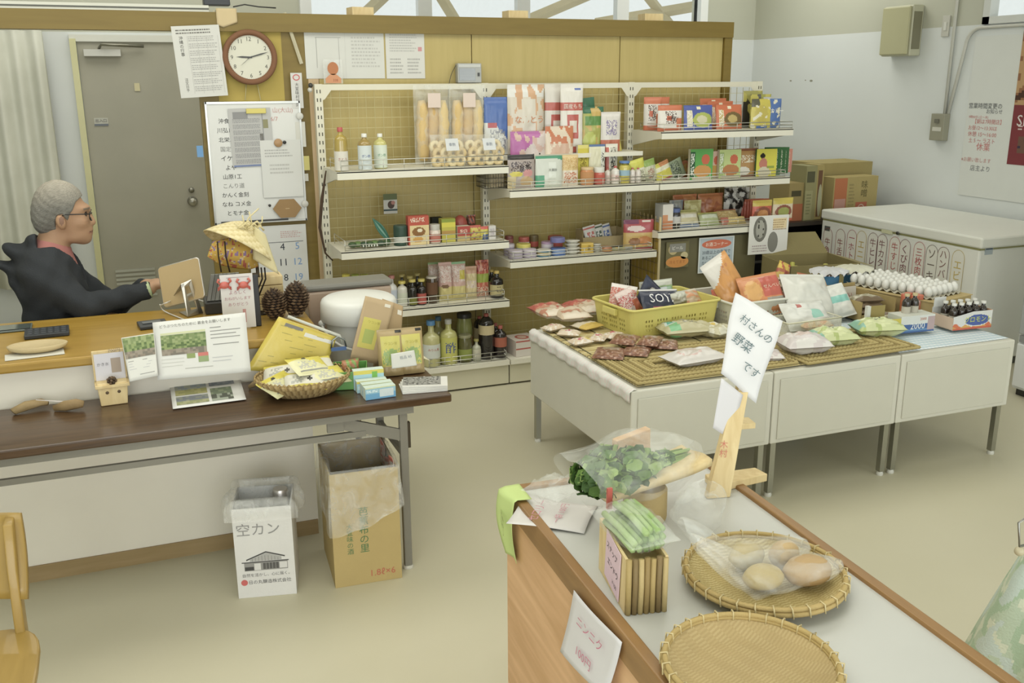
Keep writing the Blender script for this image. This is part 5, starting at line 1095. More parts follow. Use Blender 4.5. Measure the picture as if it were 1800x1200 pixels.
# carton tray of crackers
p = at(1478, 548, z=T+.02); tr = empty('carton_tray', 'open brown carton tray of crackers with a handwritten paper', 'carton', (3.55, 3.97, T+.001), R(4))
m = MB(); w, d, h = .24, .30, .10; CB2 = '#a89258'
m.box(-w/2, w/2, -d/2, d/2, 0, .004, CB2, 'card'); m.box(-w/2, w/2, d/2-.004, d/2, .004, h+.03, CB2, 'card'); m.box(-w/2, -w/2+.004, -d/2, d/2-.004, .004, h, CB2, 'card'); m.box(w/2-.004, w/2, -d/2, d/2-.004, .004, h, CB2, 'card'); m.box(-w/2+.004, w/2-.004, -d/2, -d/2+.004, .004, .03, CB2, 'card'); m.build('tray_body', tr)
pp = Vector((3.55-.01, 3.97+.11, T+.01))
solo_sign('paper_sign', 'paper with red brush lettering leaning inside the brown carton tray', 'sign', (pp.x, pp.y, T+.07), None, .20, .10, '#c9c2b4', [('せんべい', .05, .05, .6, .4, '#a83c3c')], rz=R(4), tilt=-.1)
for k in range(3):
    setm('cracker_pack', flatbag(.16, .11, .04, PNT('#9a9274', ('n', '#b9b49a', 5, k, .05), ('r', 0, 0, 1, .25, '#6f5c44')), k+2), ['bottom', 'middle', 'top'][k]+' clear pack of crackers stacked in the brown carton tray', 'packet', (3.55+.005*k, 3.90+.01*k, T+.008+.028*k), R(5-8*k))
setm('cracker_pack', flatbag(.15, .12, .045, PNT('#8f8a6c', ('r', .1, .3, .9, .6, '#6a5444'), ('n', '#b4b090', 5, 1, .1)), 6), 'clear pack with brown contents in front of the carton tray', 'packet', (3.56, 3.74, T+.0015), R(-12))
# chilli bottles
for k, (dx, dy) in enumerate(((0, 0), (.052, .015), (.10, -.005), (.03, -.05), (.078, -.045))):
    b_ = jar(.125, .022, '#b5602c', '#c25a30', '#c08a58', .2, (.1, .3))
    setm('chilli_bottle', b_, ['rear left', 'rear middle', 'rear right', 'front left', 'front right'][k]+' orange capped little bottle beside the carton tray', 'bottle', (3.72+dx*.7-.01, 3.80+dy, T+.0015), 0)
# egg box
ORD = ['first', 'second', 'third', 'fourth', 'fifth', 'sixth', 'seventh', 'eighth', 'ninth', 'tenth']
ex0, ex1, ey0, ey1 = 3.86, 4.28, 3.60, 4.26
eg = empty('egg_carton_box', 'flat brown cardboard box carrying the egg tray at the right of the display cabinets', 'cardboard box', (0, 0, 0))
pA = at(1712, 522, z=.71)
EB = MB(); hE = .098
EB.box(-.17, .17, -.30, .275, 0, hE, '#ab9660', 'card'); EB.box(-.175, .175, -.305, .28, hE, hE+.004, '#b5a068', 'card')
ecx, ecy, erz = 3.87, 3.99, R(14)
q = at(1620, 545, z=.66)
EB.T = Matrix.Identity(4)
o = EB.build('box_body', eg); eg.location = (ecx, ecy, T+.001); eg.rotation_euler = (0, 0, erz)
et = empty('egg_tray', 'grey pulp tray under rows of white eggs', 'tray', (ecx, ecy, T+.001+hE+.005), erz)
m = MB(); m.sheet(lambda u, v: (-.145+.29*u, -.255+.51*v, .008+.007*math.cos(u*6*2*PI)*math.cos(v*11*2*PI)), 60, 100, '#b5b09c', 'card', .002); m.build('tray_body', et)
eggm = MB(); V = []
n, mm = 14, 10
for j in range(mm+1):
    th = PI*j/mm; rr = .0215*math.sin(th)*(1+.10*math.cos(th)); 
    for i in range(n): V.append((rr*math.cos(2*PI*i/n), rr*math.sin(2*PI*i/n), .028-.028*math.cos(th)))
F = [(j*n+i, j*n+(i+1) % n, (j+1)*n+(i+1) % n, (j+1)*n+i) for j in range(mm) for i in range(n)]
eggm.add(V, F, '#d6d6cf', 'plastic', True); egg0 = None
for i in range(6):
    for j in range(10):
        lx, ly = -.12+.048*i, -.225+.05*j
        c_ = Vector((ecx+math.cos(erz)*lx-math.sin(erz)*ly, ecy+math.sin(erz)*lx+math.cos(erz)*ly, T+.001+hE+.012))
        if egg0 is None: egg0 = eggm.build('egg', None, c_); o = egg0
        else: o = egg0.copy(); COL.objects.link(o); o.location = c_
        tag(o, 'white egg %s from the left in the %s row from the front of the tray' % (ORD[i], ORD[j]), 'egg', 'white eggs in the tray')
# tonic boxes
def bottle_small(h, r, cap='#cfcfc6', body='#2c241e', lab='#b5b0a0'):
    return bottle(h, r, body, cap, lab, (.1, .5), .45, 'liquid', .66, capr=.62)
pA = at(1577, 592, z=T); pB = at(1640, 586, z=T)
tb = empty('tonic_box', 'blue and white carton printed 2000 holding two dark bottles', 'carton', (3.53, 3.56, T+.0075), R(-4))
w, d, h = .20, .10, .085
m = carton(w, h, d, PNT('#cfd2cc', ('r', 0, 0, 1, .52, '#3c5f96'), ('r', 0, .08, 1, .2, '#5a86b0'), ('r', .8, .1, .98, .9, '#b09a9a')), '#c6c8bc', 24, 20)
m.f = m.f[:-5]+m.f[-5:]; m.text('2000', FR(.0, -d/2-.001, h*.38), h*.36, None, '#dfe2de'); m.text('2000', FR(.03, -d/2-.001, h*.78), h*.16, None, '#b8643a')
m.box(-w/2-.055, -w/2, -d/2, -d/2+.003, 0, h*.9, '#c8b93c', 'card'); m.box(-w/2-.12, -w/2-.02, d/2, d/2+.003, .02, .125, '#9a8a4c', 'card'); m.box(-w/2-.14, -w/2-.12, d/2-.02, d/2, .0, .13, '#cfd0ca', 'card'); m.box(-w/2-.14, -w/2-.05, d/2-.024, d/2-.02, .0, .03, '#4a4a84', 'card'); m.build('carton_body', tb)
for k in range(2):
    setm('tonic_bottle', bottle_small(.125, .021, '#b8a878'), ['left', 'right'][k]+' dark bottle with gold cap in the blue 2000 carton', 'bottle', (3.53-.02+.05*k, 3.56+.02, T+.094-.03))
vb = empty('tonic_box', 'white and orange carton with green lettering holding many dark bottles', 'carton', (3.83, 3.53, T+.0075), R(-4))
w, d, h = .24, .15, .09
def vp(u, v):
    c = lin('#cfd0cc')
    if v < .28+.18*math.sin(u*9+1)*.5+.1*math.sin(u*23): c = lin('#c8602c')
    if v < .2+.1*math.sin(u*17+2): c = lin('#cf9a3c')
    if v < .1: c = lin('#c0502c')
    if ((u-.62)/.33)**2+((v-.5)/.36)**2 < 1: c = lin('#d6d6cc')
    if ((u-.62)/.30)**2+((v-.5)/.31)**2 < 1: c = lin('#41589a')
    if v > .8-.0 and u < .3: c = lin('#cfd0cc')
    return c
m = MB(); m.sheet(lambda u, v: ((u-.5)*w, -d/2, v*h*(.75+.25*min(1, u*2))), 40, 26, vp, 'card', 0, False)
m.box(-w/2, w/2, d/2-.003, d/2, 0, h, '#cfd0cc', 'card'); m.box(-w/2, -w/2+.003, -d/2, d/2, 0, h*.7, '#cdb49c', 'card'); m.box(w/2-.003, w/2, -d/2, d/2, 0, h, '#cf9a6c', 'card'); m.box(-w/2, w/2, -d/2+.001, d/2, 0, .003, '#cfc9b4', 'card'); m.box(-w/2, -w/2+.07, d/2-.01, d/2-.006, h, h+.05, '#d2d3ce', 'card')
m.text('グロモント', FR(.03, -d/2-.001, h*.55), h*.34, None, '#c9d23c'); m.build('carton_body', vb)
for k in range(10):
    i, j = k % 5, k//5
    setm('tonic_bottle', bottle_small(.125, .02, '#cfcfc8'), ['first', 'second', 'third', 'fourth', 'fifth'][i]+' white capped dark bottle from the left in the %s row of the orange carton' % ['front', 'rear'][j], 'bottle', (3.83-.09+.045*i+.005*j, 3.53-.03+.06*j-.003*i, T+.012))
# frilled jars behind
for k, (px, lb) in enumerate(((1462, 'left jar with frilled white cloth cover and blue label'), (1506, 'right jar with frilled white cloth cover and larger blue label'))):
    p = at(px-6, 500, y=4.29); e = empty('covered_jar', lb, 'jar', (p.x, 4.29, T+.001))
    jar(.17, .055, '#7a5a3c', '#9a958a', '#2f5a3c' if 0 else '#3f86b4', .1, (.4, .85)).build('jar_body', e)
    c = MB(); V = []; n = 48; V.append((0, 0, .183))
    for j, (r0_, z) in enumerate(((.05, .182), (.075, .176), (.105, .160))):
        for i in range(n): a = 2*PI*i/n; rr = r0_*(1+.07*j*.5*math.sin(a*11)); V.append((rr*math.cos(a), rr*math.sin(a), z+.006*j*math.sin(a*11+1)))
    F = [(0, 1+i, 1+(i+1) % n) for i in range(n)]+[(1+j*n+i, 1+(j+1)*n+i, 1+(j+1)*n+(i+1) % n, 1+j*n+(i+1) % n) for j in range(2) for i in range(n)]
    c.add(V, F, '#c6c6c8' if k == 0 else '#c9c8b4', 'cloth', True); c.build('cloth_cover', e)
# blue plastic bag seen under the cabinets
p = at(1480, 768, z=0.06)
m = MB(); m.ball((0, 0, .07), .07, '#a8b4b4', 'film', 16, 10, 1.5, .9, 1.0); tag(m.build('plastic_bag', None, (3.15, 3.95, 0)), 'pale blue plastic bag on the floor under the display cabinets', 'bag')

# ------------------------------------------------------------------ behind the freezer
cab = empty('black_cabinet', 'low black cabinet behind the shelving carrying cartons', 'cabinet', (4.75, 6.3, 0))
m = MB(); ctz = at(1400, 392, y=6.02).z; m.box(-.45, .9, -.25, .35, ctz-.03, ctz, '#3a322a', 'enamel'); m.box(-.43, -.40, -.24, .35, 0, ctz-.03, '#23211e', 'enamel'); m.box(.85, .88, -.24, .35, 0, ctz-.03, '#23211e', 'enamel'); m.box(-.40, .85, .33, .35, 0, ctz-.03, '#1f1d1a', 'enamel'); m.build('cabinet_body', cab)
for zz in (.16, .46): MB().box(-.40, .85, -.24, .33, zz, zz+.02, '#2e2b26', 'enamel').build('cabinet_shelf', cab)
def bigbox(label, px0, px1, ptop, y, d, zb, c='#a8965c', extra=None, rz=0, hmax=None):
    x, w, h = slot(px0, px1, ptop, y, zb); e = empty('cardboard_box', label, 'cardboard box', (x, y+d/2, zb+.001), rz)
    m = MB(); m.box(-w/2, w/2, -d/2, d/2, 0, h, c, 'card')
    if extra: m.T = FR(0, -d/2-.001, h/2); extra(m, w, h)
    m.build('box_body', e); return e, x, w, h
def ex1_(m, w, h):
    rect(m, w, h, -.48, -.45, -.2, .48, '#b0622c'); rect(m, w, h, -.46, -.45, -.22, -.02, '#b88878', .0006); m.text('味\n噌', Matrix.Translation((.2*w, .2*h, .0008)), h*.4, None, '#6a6238')
    rect(m, w, h, .02, -.45, .28, -.12, '#b05a38', .0006); ringr(m, w, h, .15, -.28, .08, .11, .008, '#c9b09a', .0009); scrib(m, w, h, -.15, -.3, -.02, .35, 8, '#8c7f50', 3)
bigbox('front brown carton with orange stripe and dark characters behind the freezer', 1464, 1541, 311, 6.08, .16, ctz, '#a8975a', ex1_)
e_, x_, w_, h_ = bigbox('large plain brown carton against the wall behind the striped carton', 1436, 1530, 286, 6.27, .34, ctz, '#a09055')
e_, x_, w_, h_ = bigbox('narrow upright greenish carton left of the large plain carton', 1415, 1434, 292, 6.10, .2, ctz, '#8f8a5c', lambda m, w, h: (rect(m, w, h, -.4, .2, .3, .4, '#55553c'), rect(m, w, h, -.5, -.48, .2, .05, '#9a9668'), scrib(m, w, h, -.35, -.4, .1, 0, 7, '#7a7850', 5)))
def openflap(m, w, h): rect(m, w, h, -.3, -.45, .3, .4, '#6a4a30'); ell(m, w, h, .1, -.15, .28, .3, '#a5a482', .0006)
bigbox('narrow open carton with a pale roll inside beside the large plain carton', 1434, 1446, 290, 6.12, .18, ctz, '#a39254', openflap)
bigbox('low orange based carton at the left end of the black cabinet', 1386, 1414, 322, 6.12, .25, ctz, '#9a8850', lambda m, w, h: (rect(m, w, h, -.5, -.5, .5, -.05, '#a85c2c'), rect(m, w, h, -.35, .15, .25, .3, '#4f4a30')))
# open carton of bottles on the floor
oc = empty('cardboard_box', 'open olive carton of yellow capped bottles behind the white basket', 'cardboard box', (4.05, 5.0, 0), R(-10))
ozt = at(1400, 470, y=4.8).z
m = MB(); w, d = .48, .40; c_ = '#8c8050'
for bx in ((-w/2, w/2, -d/2, -d/2+.005), (-w/2, w/2, d/2-.005, d/2), (-w/2, -w/2+.005, -d/2, d/2), (w/2-.005, w/2, -d/2, d/2)): m.box(*bx, 0, ozt, c_, 'card')
m.box(-w/2, w/2, -d/2, d/2, 0, .005, c_, 'card'); m.build('box_body', oc)
MB().add([(-w/2, d/2, ozt), (w/2, d/2, ozt), (w/2-.05, d/2+.10, ozt+.13), (-w/2+.02, d/2+.10, ozt+.13)], [(0, 1, 2, 3)], '#857a4c', 'card').build('box_flap', oc)
MB().add([(w/2, -d/2, ozt), (w/2, d/2, ozt), (w/2+.15, d/2-.04, ozt-.04), (w/2+.15, -d/2+.04, ozt-.04)], [(0, 1, 2, 3)], '#93875a', 'card').build('box_flap', oc)
for k, (dx, dy) in enumerate(((-.14, -.08), (-.04, -.12), (-.10, .04), (.08, -.06))):
    c_ = Matrix.Rotation(R(-10), 3, 'Z') @ Vector((dx, dy, 0))
    setm('sake_bottle', bottle(ozt-.03, .045, '#2f3424', '#c2bd3c', '#8f8c6a', (.2, .5), .3, 'liquid', .62, capr=.34), ['left', 'front middle', 'rear', 'right'][k]+' yellow capped bottle in the open olive carton', 'bottle', (4.05+c_.x, 5.0+c_.y, .007))

# ------------------------------------------------------------------ produce table goods
PTM = Matrix.Translation(PT) @ Matrix.Rotation(RZ, 4, 'Z')
TZ = PZ+.001
# stool of log and plank with greens
p = at(1150, 925, z=TZ)
st = empty('log_stool', 'small plank seat on a round log under the bagged greens', 'stand', (p.x, p.y+.05, TZ), R(8))
MB().lathe([(.052, 0), (.056, .01), (.055, .085), (.05, .09)], '#b39a5e', 'organic', 20).build('log_base', st)
m = MB(); m.sheet(lambda u, v: (-.155+.31*u, -.06+.12*v+.008*math.sin(u*5), .118+.004*math.sin(v*6)+.035*u*u), 16, 8, '#b3935c', 'raw_wood', .02); m.build('plank_top', st, (0, 0, 0))
sx_, sy_ = p.x, p.y+.05
# cut board behind
p = at(1078, 795, z=TZ+.08)
cb_ = empty('wood_offcut', 'pale wooden board standing behind the bagged greens', 'wood piece', (p.x+.01, 2.10, TZ), R(8))
m = MB(); m.add([(-.055, -.012, 0), (.055, -.012, 0), (.055, .012, 0), (-.055, .012, 0), (-.06, -.012, .16), (.05, -.012, .175), (.05, .012, .175), (-.06, .012, .16)], [(3, 2, 1, 0), (4, 5, 6, 7), (0, 1, 5, 4), (1, 2, 6, 5), (2, 3, 7, 6), (3, 0, 4, 7)], '#ffffff', 'pine'); m.build('board', cb_, bev=.003)
# bagged leafy greens: bunch lying with cut stems, tops towards the left
gb = empty('bagged_greens', 'clear bag of leafy green spinach lying on the plank stool', 'vegetable', (sx_-.03, sy_, TZ+.137), R(10))
r_ = random.Random(11)
m = MB(); cg = ['#3a5a1e', '#4f7526', '#648a30', '#7fa040', '#97b358', '#4a6c24']
for i in range(420):
    u = r_.random(); t = r_.random()
    x = -.165+.27*u**1.4; rad = .060*math.sqrt(max(.05, 1-abs(x+.07)**1.5/.045)); a = r_.uniform(0, 2*PI); rr = rad*math.sqrt(r_.random())
    c_ = Vector((x, rr*math.cos(a)*1.25, rr*math.sin(a)+.012)); s_ = r_.uniform(.014, .026)
    nrm = Vector((r_.uniform(-1, -.2), math.cos(a)+r_.uniform(-.5, .5), math.sin(a)+r_.uniform(-.5, .5))).normalized(); a1 = nrm.orthogonal().normalized(); a2 = nrm.cross(a1)
    a1 = (a1*math.cos(a)+a2*math.sin(a)); a2 = nrm.cross(a1)
    V = [c_-a1*s_, c_+nrm*s_*.25]; n = 7
    V = [c_+nrm*s_*.3*-1]+[c_+a1*s_*math.cos(2*PI*k/n)+a2*s_*.7*math.sin(2*PI*k/n)+nrm*.004*math.sin(k*2.3) for k in range(n)]
    m.add(V, [(0, 1+k, 1+(k+1) % n) for k in range(n)], r_.choice(cg), 'organic', True)
m.build('leaves', gb)
m = MB()
for i in range(26):
    a = r_.uniform(0, 2*PI); rr = .032*math.sqrt(r_.random()); y, z = rr*math.cos(a), rr*math.sin(a)+.01
    m.tube([(-.02, y, z), (.07, y*.8, z*.7), (.155+r_.uniform(-.01, .02), y*.6, z*.5+.004)], .0032, r_.choice(['#8fae54', '#a3bc6a', '#7f9c44']), 'organic', 5)
m.build('stems', gb)
m = MB()
def gbag(u, v):
    a = 2*PI*u; x = -.175+.375*v
    rr = (.062+.018*math.sin(v*2.6+.3))*(1-.75*max(0, v-.75)/.25*.9)
    rr = rr*(1+.10*math.sin(3*a+v*9)+.05*math.sin(7*a-v*14))
    return (x-.03*math.sin(a)*(1-v), rr*1.3*math.cos(a), rr*math.sin(a)+.012)
m.sheet(gbag, 36, 26, '#ffffff', 'clear_film'); m.build('clear_film', gb)
# bamboo fronted box
p0 = at(1098, 1080, z=TZ); p1_ = at(1172, 1072, z=TZ); p2_ = at(1018, 960, z=TZ)
wv = (p1_-p0); dv = (p2_-p0); ang2 = math.atan2(wv.y, wv.x)
bw = wv.length; bd = dv.length; bh = at(1098, 1000, y=p0.y).z-TZ
bh = .125
print('bamboo box', bw, bd, bh, math.degrees(ang2), math.degrees(math.atan2(dv.y, dv.x)))
bb = empty('bamboo_box', 'little wooden box with split bamboo front holding green beans', 'box', (p0.x, p0.y, TZ), ang2)
bd = .20
m = MB(); m.box(0, .006, .004, bd, 0, bh, mat='raw_wood'); m.box(bw-.006, bw, .004, bd, 0, bh, mat='raw_wood'); m.box(.006, bw-.006, bd-.006, bd, 0, bh, mat='raw_wood'); m.box(.006, bw-.006, .004, bd-.006, 0, .006, mat='raw_wood'); m.box(.006, bw-.006, .004, bd-.006, bh-.03, bh-.022, mat='raw_wood'); m.build('box_body', bb)
m = MB(); ns = 7
for k in range(ns): x = (k+.5)*bw/ns; m.tube([(x, .0, 0), (x+.001*math.sin(k), -.001, bh*.5), (x, .0, bh+.004*math.sin(k*3))], bw/ns*.5, ['#a58c4c', '#8f763c', '#b39c60', '#7c6638'][k*3 % 4], 'organic', 8)
m.build('bamboo_slats', bb)
tag(flatsign('price_note', None, (0, 0, 0), None, .105, .115, '#d8bcc8', [('スナップ', -.05, .25, .7, .2, '#4a4446'), ('エンドウ', .05, -.05, .7, .2, '#4a4446'), ('￥150', .2, -.32, .3, .12, '#6a6064')]), 'pink handwritten price note on the side of the bamboo fronted box', 'note')
nt_ = [o for o in bpy.data.objects if o.name.startswith('price_note')][0]
nt_.matrix_world = Matrix.Translation((p0.x, p0.y, TZ)) @ Matrix.Rotation(ang2, 4, 'Z') @ Matrix.Translation((-.0035, .085, bh*.56)) @ Matrix.Rotation(-PI/2, 4, 'Z') @ Matrix.Rotation(R(6), 4, 'Y')
# bag of green beans on the box
bg_e = empty('bagged_beans', 'clear bag of green beans lying on the bamboo fronted box', 'vegetable', Matrix.Translation((p0.x, p0.y, TZ)) @ Matrix.Rotation(ang2, 4, 'Z') @ Vector((bw*.5, .10, bh+.018)), ang2+R(12))
m = MB()
for k in range(16):
    y = -.035+.07*(k % 6)/5; z = -.012+.017*(k//6); x0 = -.075+r_.uniform(-.005, .005)
    m.tube([(x0, y+.006, z), (0, y, z+.004+.002*math.sin(k)), (.075+r_.uniform(-.01, .005), y-.004, z)], .0075, r_.choice(['#7f9c50', '#8fae62', '#6c8c40', '#9bb670']), 'organic', 6)
m.build('beans', bg_e, (0, 0, .004), (0, 0, R(90)))
pl = pillow(.115, .20, .07, lambda u, v: (1, 1, 1), 16, 16, 4, .25, 'clear_film'); pl.v = [Matrix.Translation((0, -.10, .008)) @ Matrix.Rotation(-PI/2, 4, 'X') @ v for v in pl.v]; pl.build('clear_film', bg_e)
m = MB(); m.box(-.006, .006, .105, .112, .0, .05, '#b0402c', 'plastic'); m.build('red_tie', bg_e)
# crumpled clear bag on the note, white notes
p = at(972, 905, z=TZ)
nw = MB(); nw.sheet(lambda u, v: (-.085+.17*u, -.10+.20*v, .002+.012*max(0, .35-v)*math.sin(u*3)+.004*math.sin(u*4+v*3)), 12, 12, '#d3d0cc', 'paper', .0006)
nw.text('セロリー', Matrix.Translation((0, .04, .008)), .03, .12, '#c98a98'); nw.text('一袋 100円', Matrix.Translation((0, -.02, .008)), .022, .11, '#c98a98')
tag(nw.build('price_note', None, (p.x, p.y, TZ+.001), (0, 0, R(52))), 'white note with faint red writing flat at the far corner of the white top', 'note')
m = pillow(.13, .12, .05, lambda u, v: (1, 1, 1), 14, 14, 9, .5, 'clear_film'); m.v = [Matrix.Rotation(-PI/2, 4, 'X') @ v for v in m.v]; zm = min(v.z for v in m.v)
tag(m.build('empty_bag', None, (at(1005, 885, z=TZ).x-.02, at(1005, 885, z=TZ).y-.05, TZ-zm+.012), (0, 0, R(30))), 'small empty clear bag crumpled over the flat white note', 'bag')
# lime note hanging over the left far corner
p = at(893, 860, z=.767)
m = MB(); H_ = .235; W_ = .105
def lime(u, v):
    s_ = v*H_; b_ = .045
    if s_ < b_: y = s_; z = 0
    else: y = b_; z = -(s_-b_)
    out = .012*math.sin(min(1, s_/H_)*PI*1.2)+.006*math.sin(u*4+v*3)
    return (-(y)-(out if s_ >= b_ else 0), W_*(.5-u)+(v*.02*math.sin(3*v)), z*(1-.0)-.0+(.004 if s_ < b_ else .002)+.02*(u-.5)*(v))
m.sheet(lime, 8, 24, '#bdd27c', 'paper', .0006)
V, F, sz = text_geo('120円'); k_ = .085/sz[0]
m.add([(-.066-.004*math.sin(v.x*k_*30), -v.x*k_*.55, -.075+v.y*k_*1.4-.2*v.x*k_) for v in V], F, '#7f8f4c', 'paper')
tag(m.build('price_note', None, (hx0*math.cos(RZ)-math.sin(RZ)*(hy1-.07)+PT.x+.036, hx0*math.sin(RZ)+math.cos(RZ)*(hy1-.07)+PT.y, .768), (0, 0, RZ)), 'lime green price note hanging over the left far corner of the table', 'note')
# white note hanging on the side board
def sideP(px, py): # point on the left side plane of the produce table
    n = Matrix.Rotation(RZ, 3, 'Z') @ Vector((1, 0, 0)); d = CW+CR*((px-900)/FPX)-CU*((py-600)/FPX); q0 = PTM @ Vector((hx0-.004, 0, 0)); return CO+d*((q0-CO).dot(n)/d.dot(n))
a_, b__, c__, d__ = sideP(1012, 1036), sideP(1095, 1128), sideP(1075, 1225), sideP(996, 1142)
m = MB(); ce = (a_+b__+c__+d__)/4
nrm = (Matrix.Rotation(RZ, 3, 'Z') @ Vector((-1, 0, 0)))
m.sheet(lambda u, v: (a_.lerp(b__, u)).lerp(d__.lerp(c__, u), v)-ce+nrm*(.004+.012*v*v+.003*math.sin(u*4)), 10, 12, '#d6d4d6', 'paper', .0006)
ux = (b__-a_).normalized(); uy = (a_-d__).normalized()
Mx = Matrix(((ux.x, uy.x, nrm.x, 0), (ux.y, uy.y, nrm.y, 0), (ux.z, uy.z, nrm.z, 0), (0, 0, 0, 1)))
m.text('ニンニク', Matrix.Translation(nrm*.014+uy*.035) @ Mx, .03, (b__-a_).length*.75, '#c8708c'); m.text('100円', Matrix.Translation(nrm*.018-uy*.04) @ Mx, .03, (b__-a_).length*.6, '#c8708c')
tag(m.build('price_note', None, ce), 'white note with pink writing hanging on the pine side board', 'note')
# round bamboo trays
def bamboo_tray(label, px, py, rx, name='bamboo_tray', tilt=0, dz=0, rr=.165, c1='#bfa866', c2='#a98f4c', c3='#c2ae70'):
    p = at(px, py, z=TZ); e = empty(name, label, 'tray', (p.x, p.y, TZ+dz), 0, None, (R(tilt), 0, rx))
    m = MB(); n = 64
    def disc(u, v):
        r0 = rr*v*.97; a = 2*PI*u; z = .006+.022*max(0, v-.72)**1.3/.19*.9+.0011*math.sin(r0*math.cos(a)*520)*math.sin(r0*math.sin(a)*520)
        return (r0*math.cos(a), r0*math.sin(a), z)
    def pc(u, v):
        x = rr*v*math.cos(2*PI*u); y = rr*v*math.sin(2*PI*u)
        return lin(c1) if (int((x+1)*160)+int((y+1)*90)) % 2 else lin(c2)
    # woven surface: square grid clipped to the circle keeps the splints straight
    N = 84; V = []; F = []; cl = []; idx = {}
    for j in range(N+1):
        for i in range(N+1):
            x = -rr+2*rr*i/N; y = -rr+2*rr*j/N; q = math.hypot(x, y)
            if q > rr*.99: x, y = x/q*rr*.99, y/q*rr*.99; q = rr*.99
            z = .005+.026*max(0, q/rr-.7)**1.2/.24+.0009*((i+j//2) % 2)
            idx[i, j] = len(V); V.append((x, y, z))
    for j in range(N):
        for i in range(N):
            xc = -rr+2*rr*(i+.5)/N; yc_ = -rr+2*rr*(j+.5)/N
            if math.hypot(xc, yc_) < rr*1.0:
                F.append((idx[i, j], idx[i+1, j], idx[i+1, j+1], idx[i, j+1])); cl.append(lin([c1, c2, c3][(j//2+(i//6) % 2+(j % 3)) % 3]))
    m.add(V, F, None, 'straw', True, cl); o = m.build('woven_base', e); s_ = o.modifiers.new('s', 'SOLIDIFY'); s_.thickness = .003
    m = MB()
    for r2, z2, t2 in ((rr, .036, .0055), (rr*1.015, .026, .006), (rr*.985, .03, .004)): m.tube([(r2*math.cos(2*PI*i/n), r2*math.sin(2*PI*i/n), z2) for i in range(n)], t2, '#b49a58', 'straw', 7, closed=True)
    m.build('rim', e)
    for i in range(30):
        a = 2*PI*i/30; m = MB()
        m.tube([((rr-.007)*math.cos(a), (rr-.007)*math.sin(a), .024), ((rr-.004)*math.cos(a), (rr-.004)*math.sin(a), .043), ((rr+.009)*math.cos(a), (rr+.009)*math.sin(a), .041), ((rr+.009)*math.cos(a+.02), (rr+.009)*math.sin(a+.02), .02)], .0018, '#cdbb84', 'straw', 5); m.build('binding', e)
    return e
bamboo_tray('far round bamboo tray holding bagged potatoes', 1342, 1025, 0, rr=.170, c1='#c9b77c', c2='#b09a58')
bamboo_tray('near round bamboo tray, empty, cut by the bottom edge', 1318, 1190, R(20), rr=.158, dz=.0, c1='#b49c66', c2='#ad955e', c3='#b8a16c')
pc0 = at(1342, 1025, z=TZ)
# potatoes and their bags
def potato(label, dx, dy, sx, sy, sz, rz, c_='#b39a5c', dz=0):
    m = MB(); V = []; F = []; n, k = 20, 14
    for j in range(k+1):
        th = PI*j/k
        for i in range(n):
            a = 2*PI*i/n; d = Vector((math.sin(th)*math.cos(a), math.sin(th)*math.sin(a), -math.cos(th))); q = 1+.10*mnoise.noise(d*1.3+Vector((dx*50, dy*50, 0)))+.02*mnoise.noise(d*5)
            V.append((d.x*sx*q, d.y*sy*q, sz+d.z*sz*q))
    for j in range(k):
        for i in range(n): F.append((j*n+i, j*n+(i+1) % n, (j+1)*n+(i+1) % n, (j+1)*n+i))
    m.add(V, F, c_, 'organic', True); return tag(m.build('potato', None, (pc0.x+dx, pc0.y+dy, TZ+.012+dz), (0, 0, R(rz))), label, 'potato')
potato('left potato in the near bag on the far bamboo tray', -.03, -.035, .046, .032, .028, -10, '#b09a58')
potato('right brown orange potato in the near bag on the far bamboo tray', .07, -.055, .055, .036, .034, -8, '#b0905c')
potato('left potato in the back bag on the far bamboo tray', -.005, .06, .045, .033, .027, 10, '#b8a468')
potato('right potato in the back bag on the far bamboo tray', .075, .03, .042, .032, .030, 30, '#bda06c')
def film_heap(label, cx, cy, L, Wd, Hh, rz, seed, mouth=(-.2, .06)):
    m = MB()
    def fn(u, v):
        a = 2*PI*u; x = -L/2+L*v
        e = math.sin(PI*min(1, .12+.88*v))**.45 if v > .25 else .35+.65*(v/.25)**.6*math.sin(PI*(.12+.22))**.45
        q = 1+.14*math.sin(3*a+v*7+seed)+.07*math.sin(8*a-v*17+seed*2)
        up = .10*max(0, .35-v)/.35
        return (x, Wd/2*e*q*math.cos(a), Hh/2+Hh/2*e*q*math.sin(a)+up)
    m.sheet(fn, 44, 40, '#ffffff', 'clear_film')
    return tag(m.build('potato_bag', None, (cx, cy, TZ+.006), (0, 0, R(rz))), label, 'bag')
film_heap('clear bag around the two near potatoes on the far bamboo tray', pc0.x-.015, pc0.y-.035, .36, .115, .078, -8, 1)
film_heap('clear bag around the two back potatoes on the far bamboo tray', pc0.x-.01, pc0.y+.055, .33, .11, .075, -4, 3)
film_heap('loose open mouth of clear bag standing left of the far bamboo tray', at(1225, 935, z=TZ).x, at(1225, 935, z=TZ).y, .16, .12, .10, 70, 5)
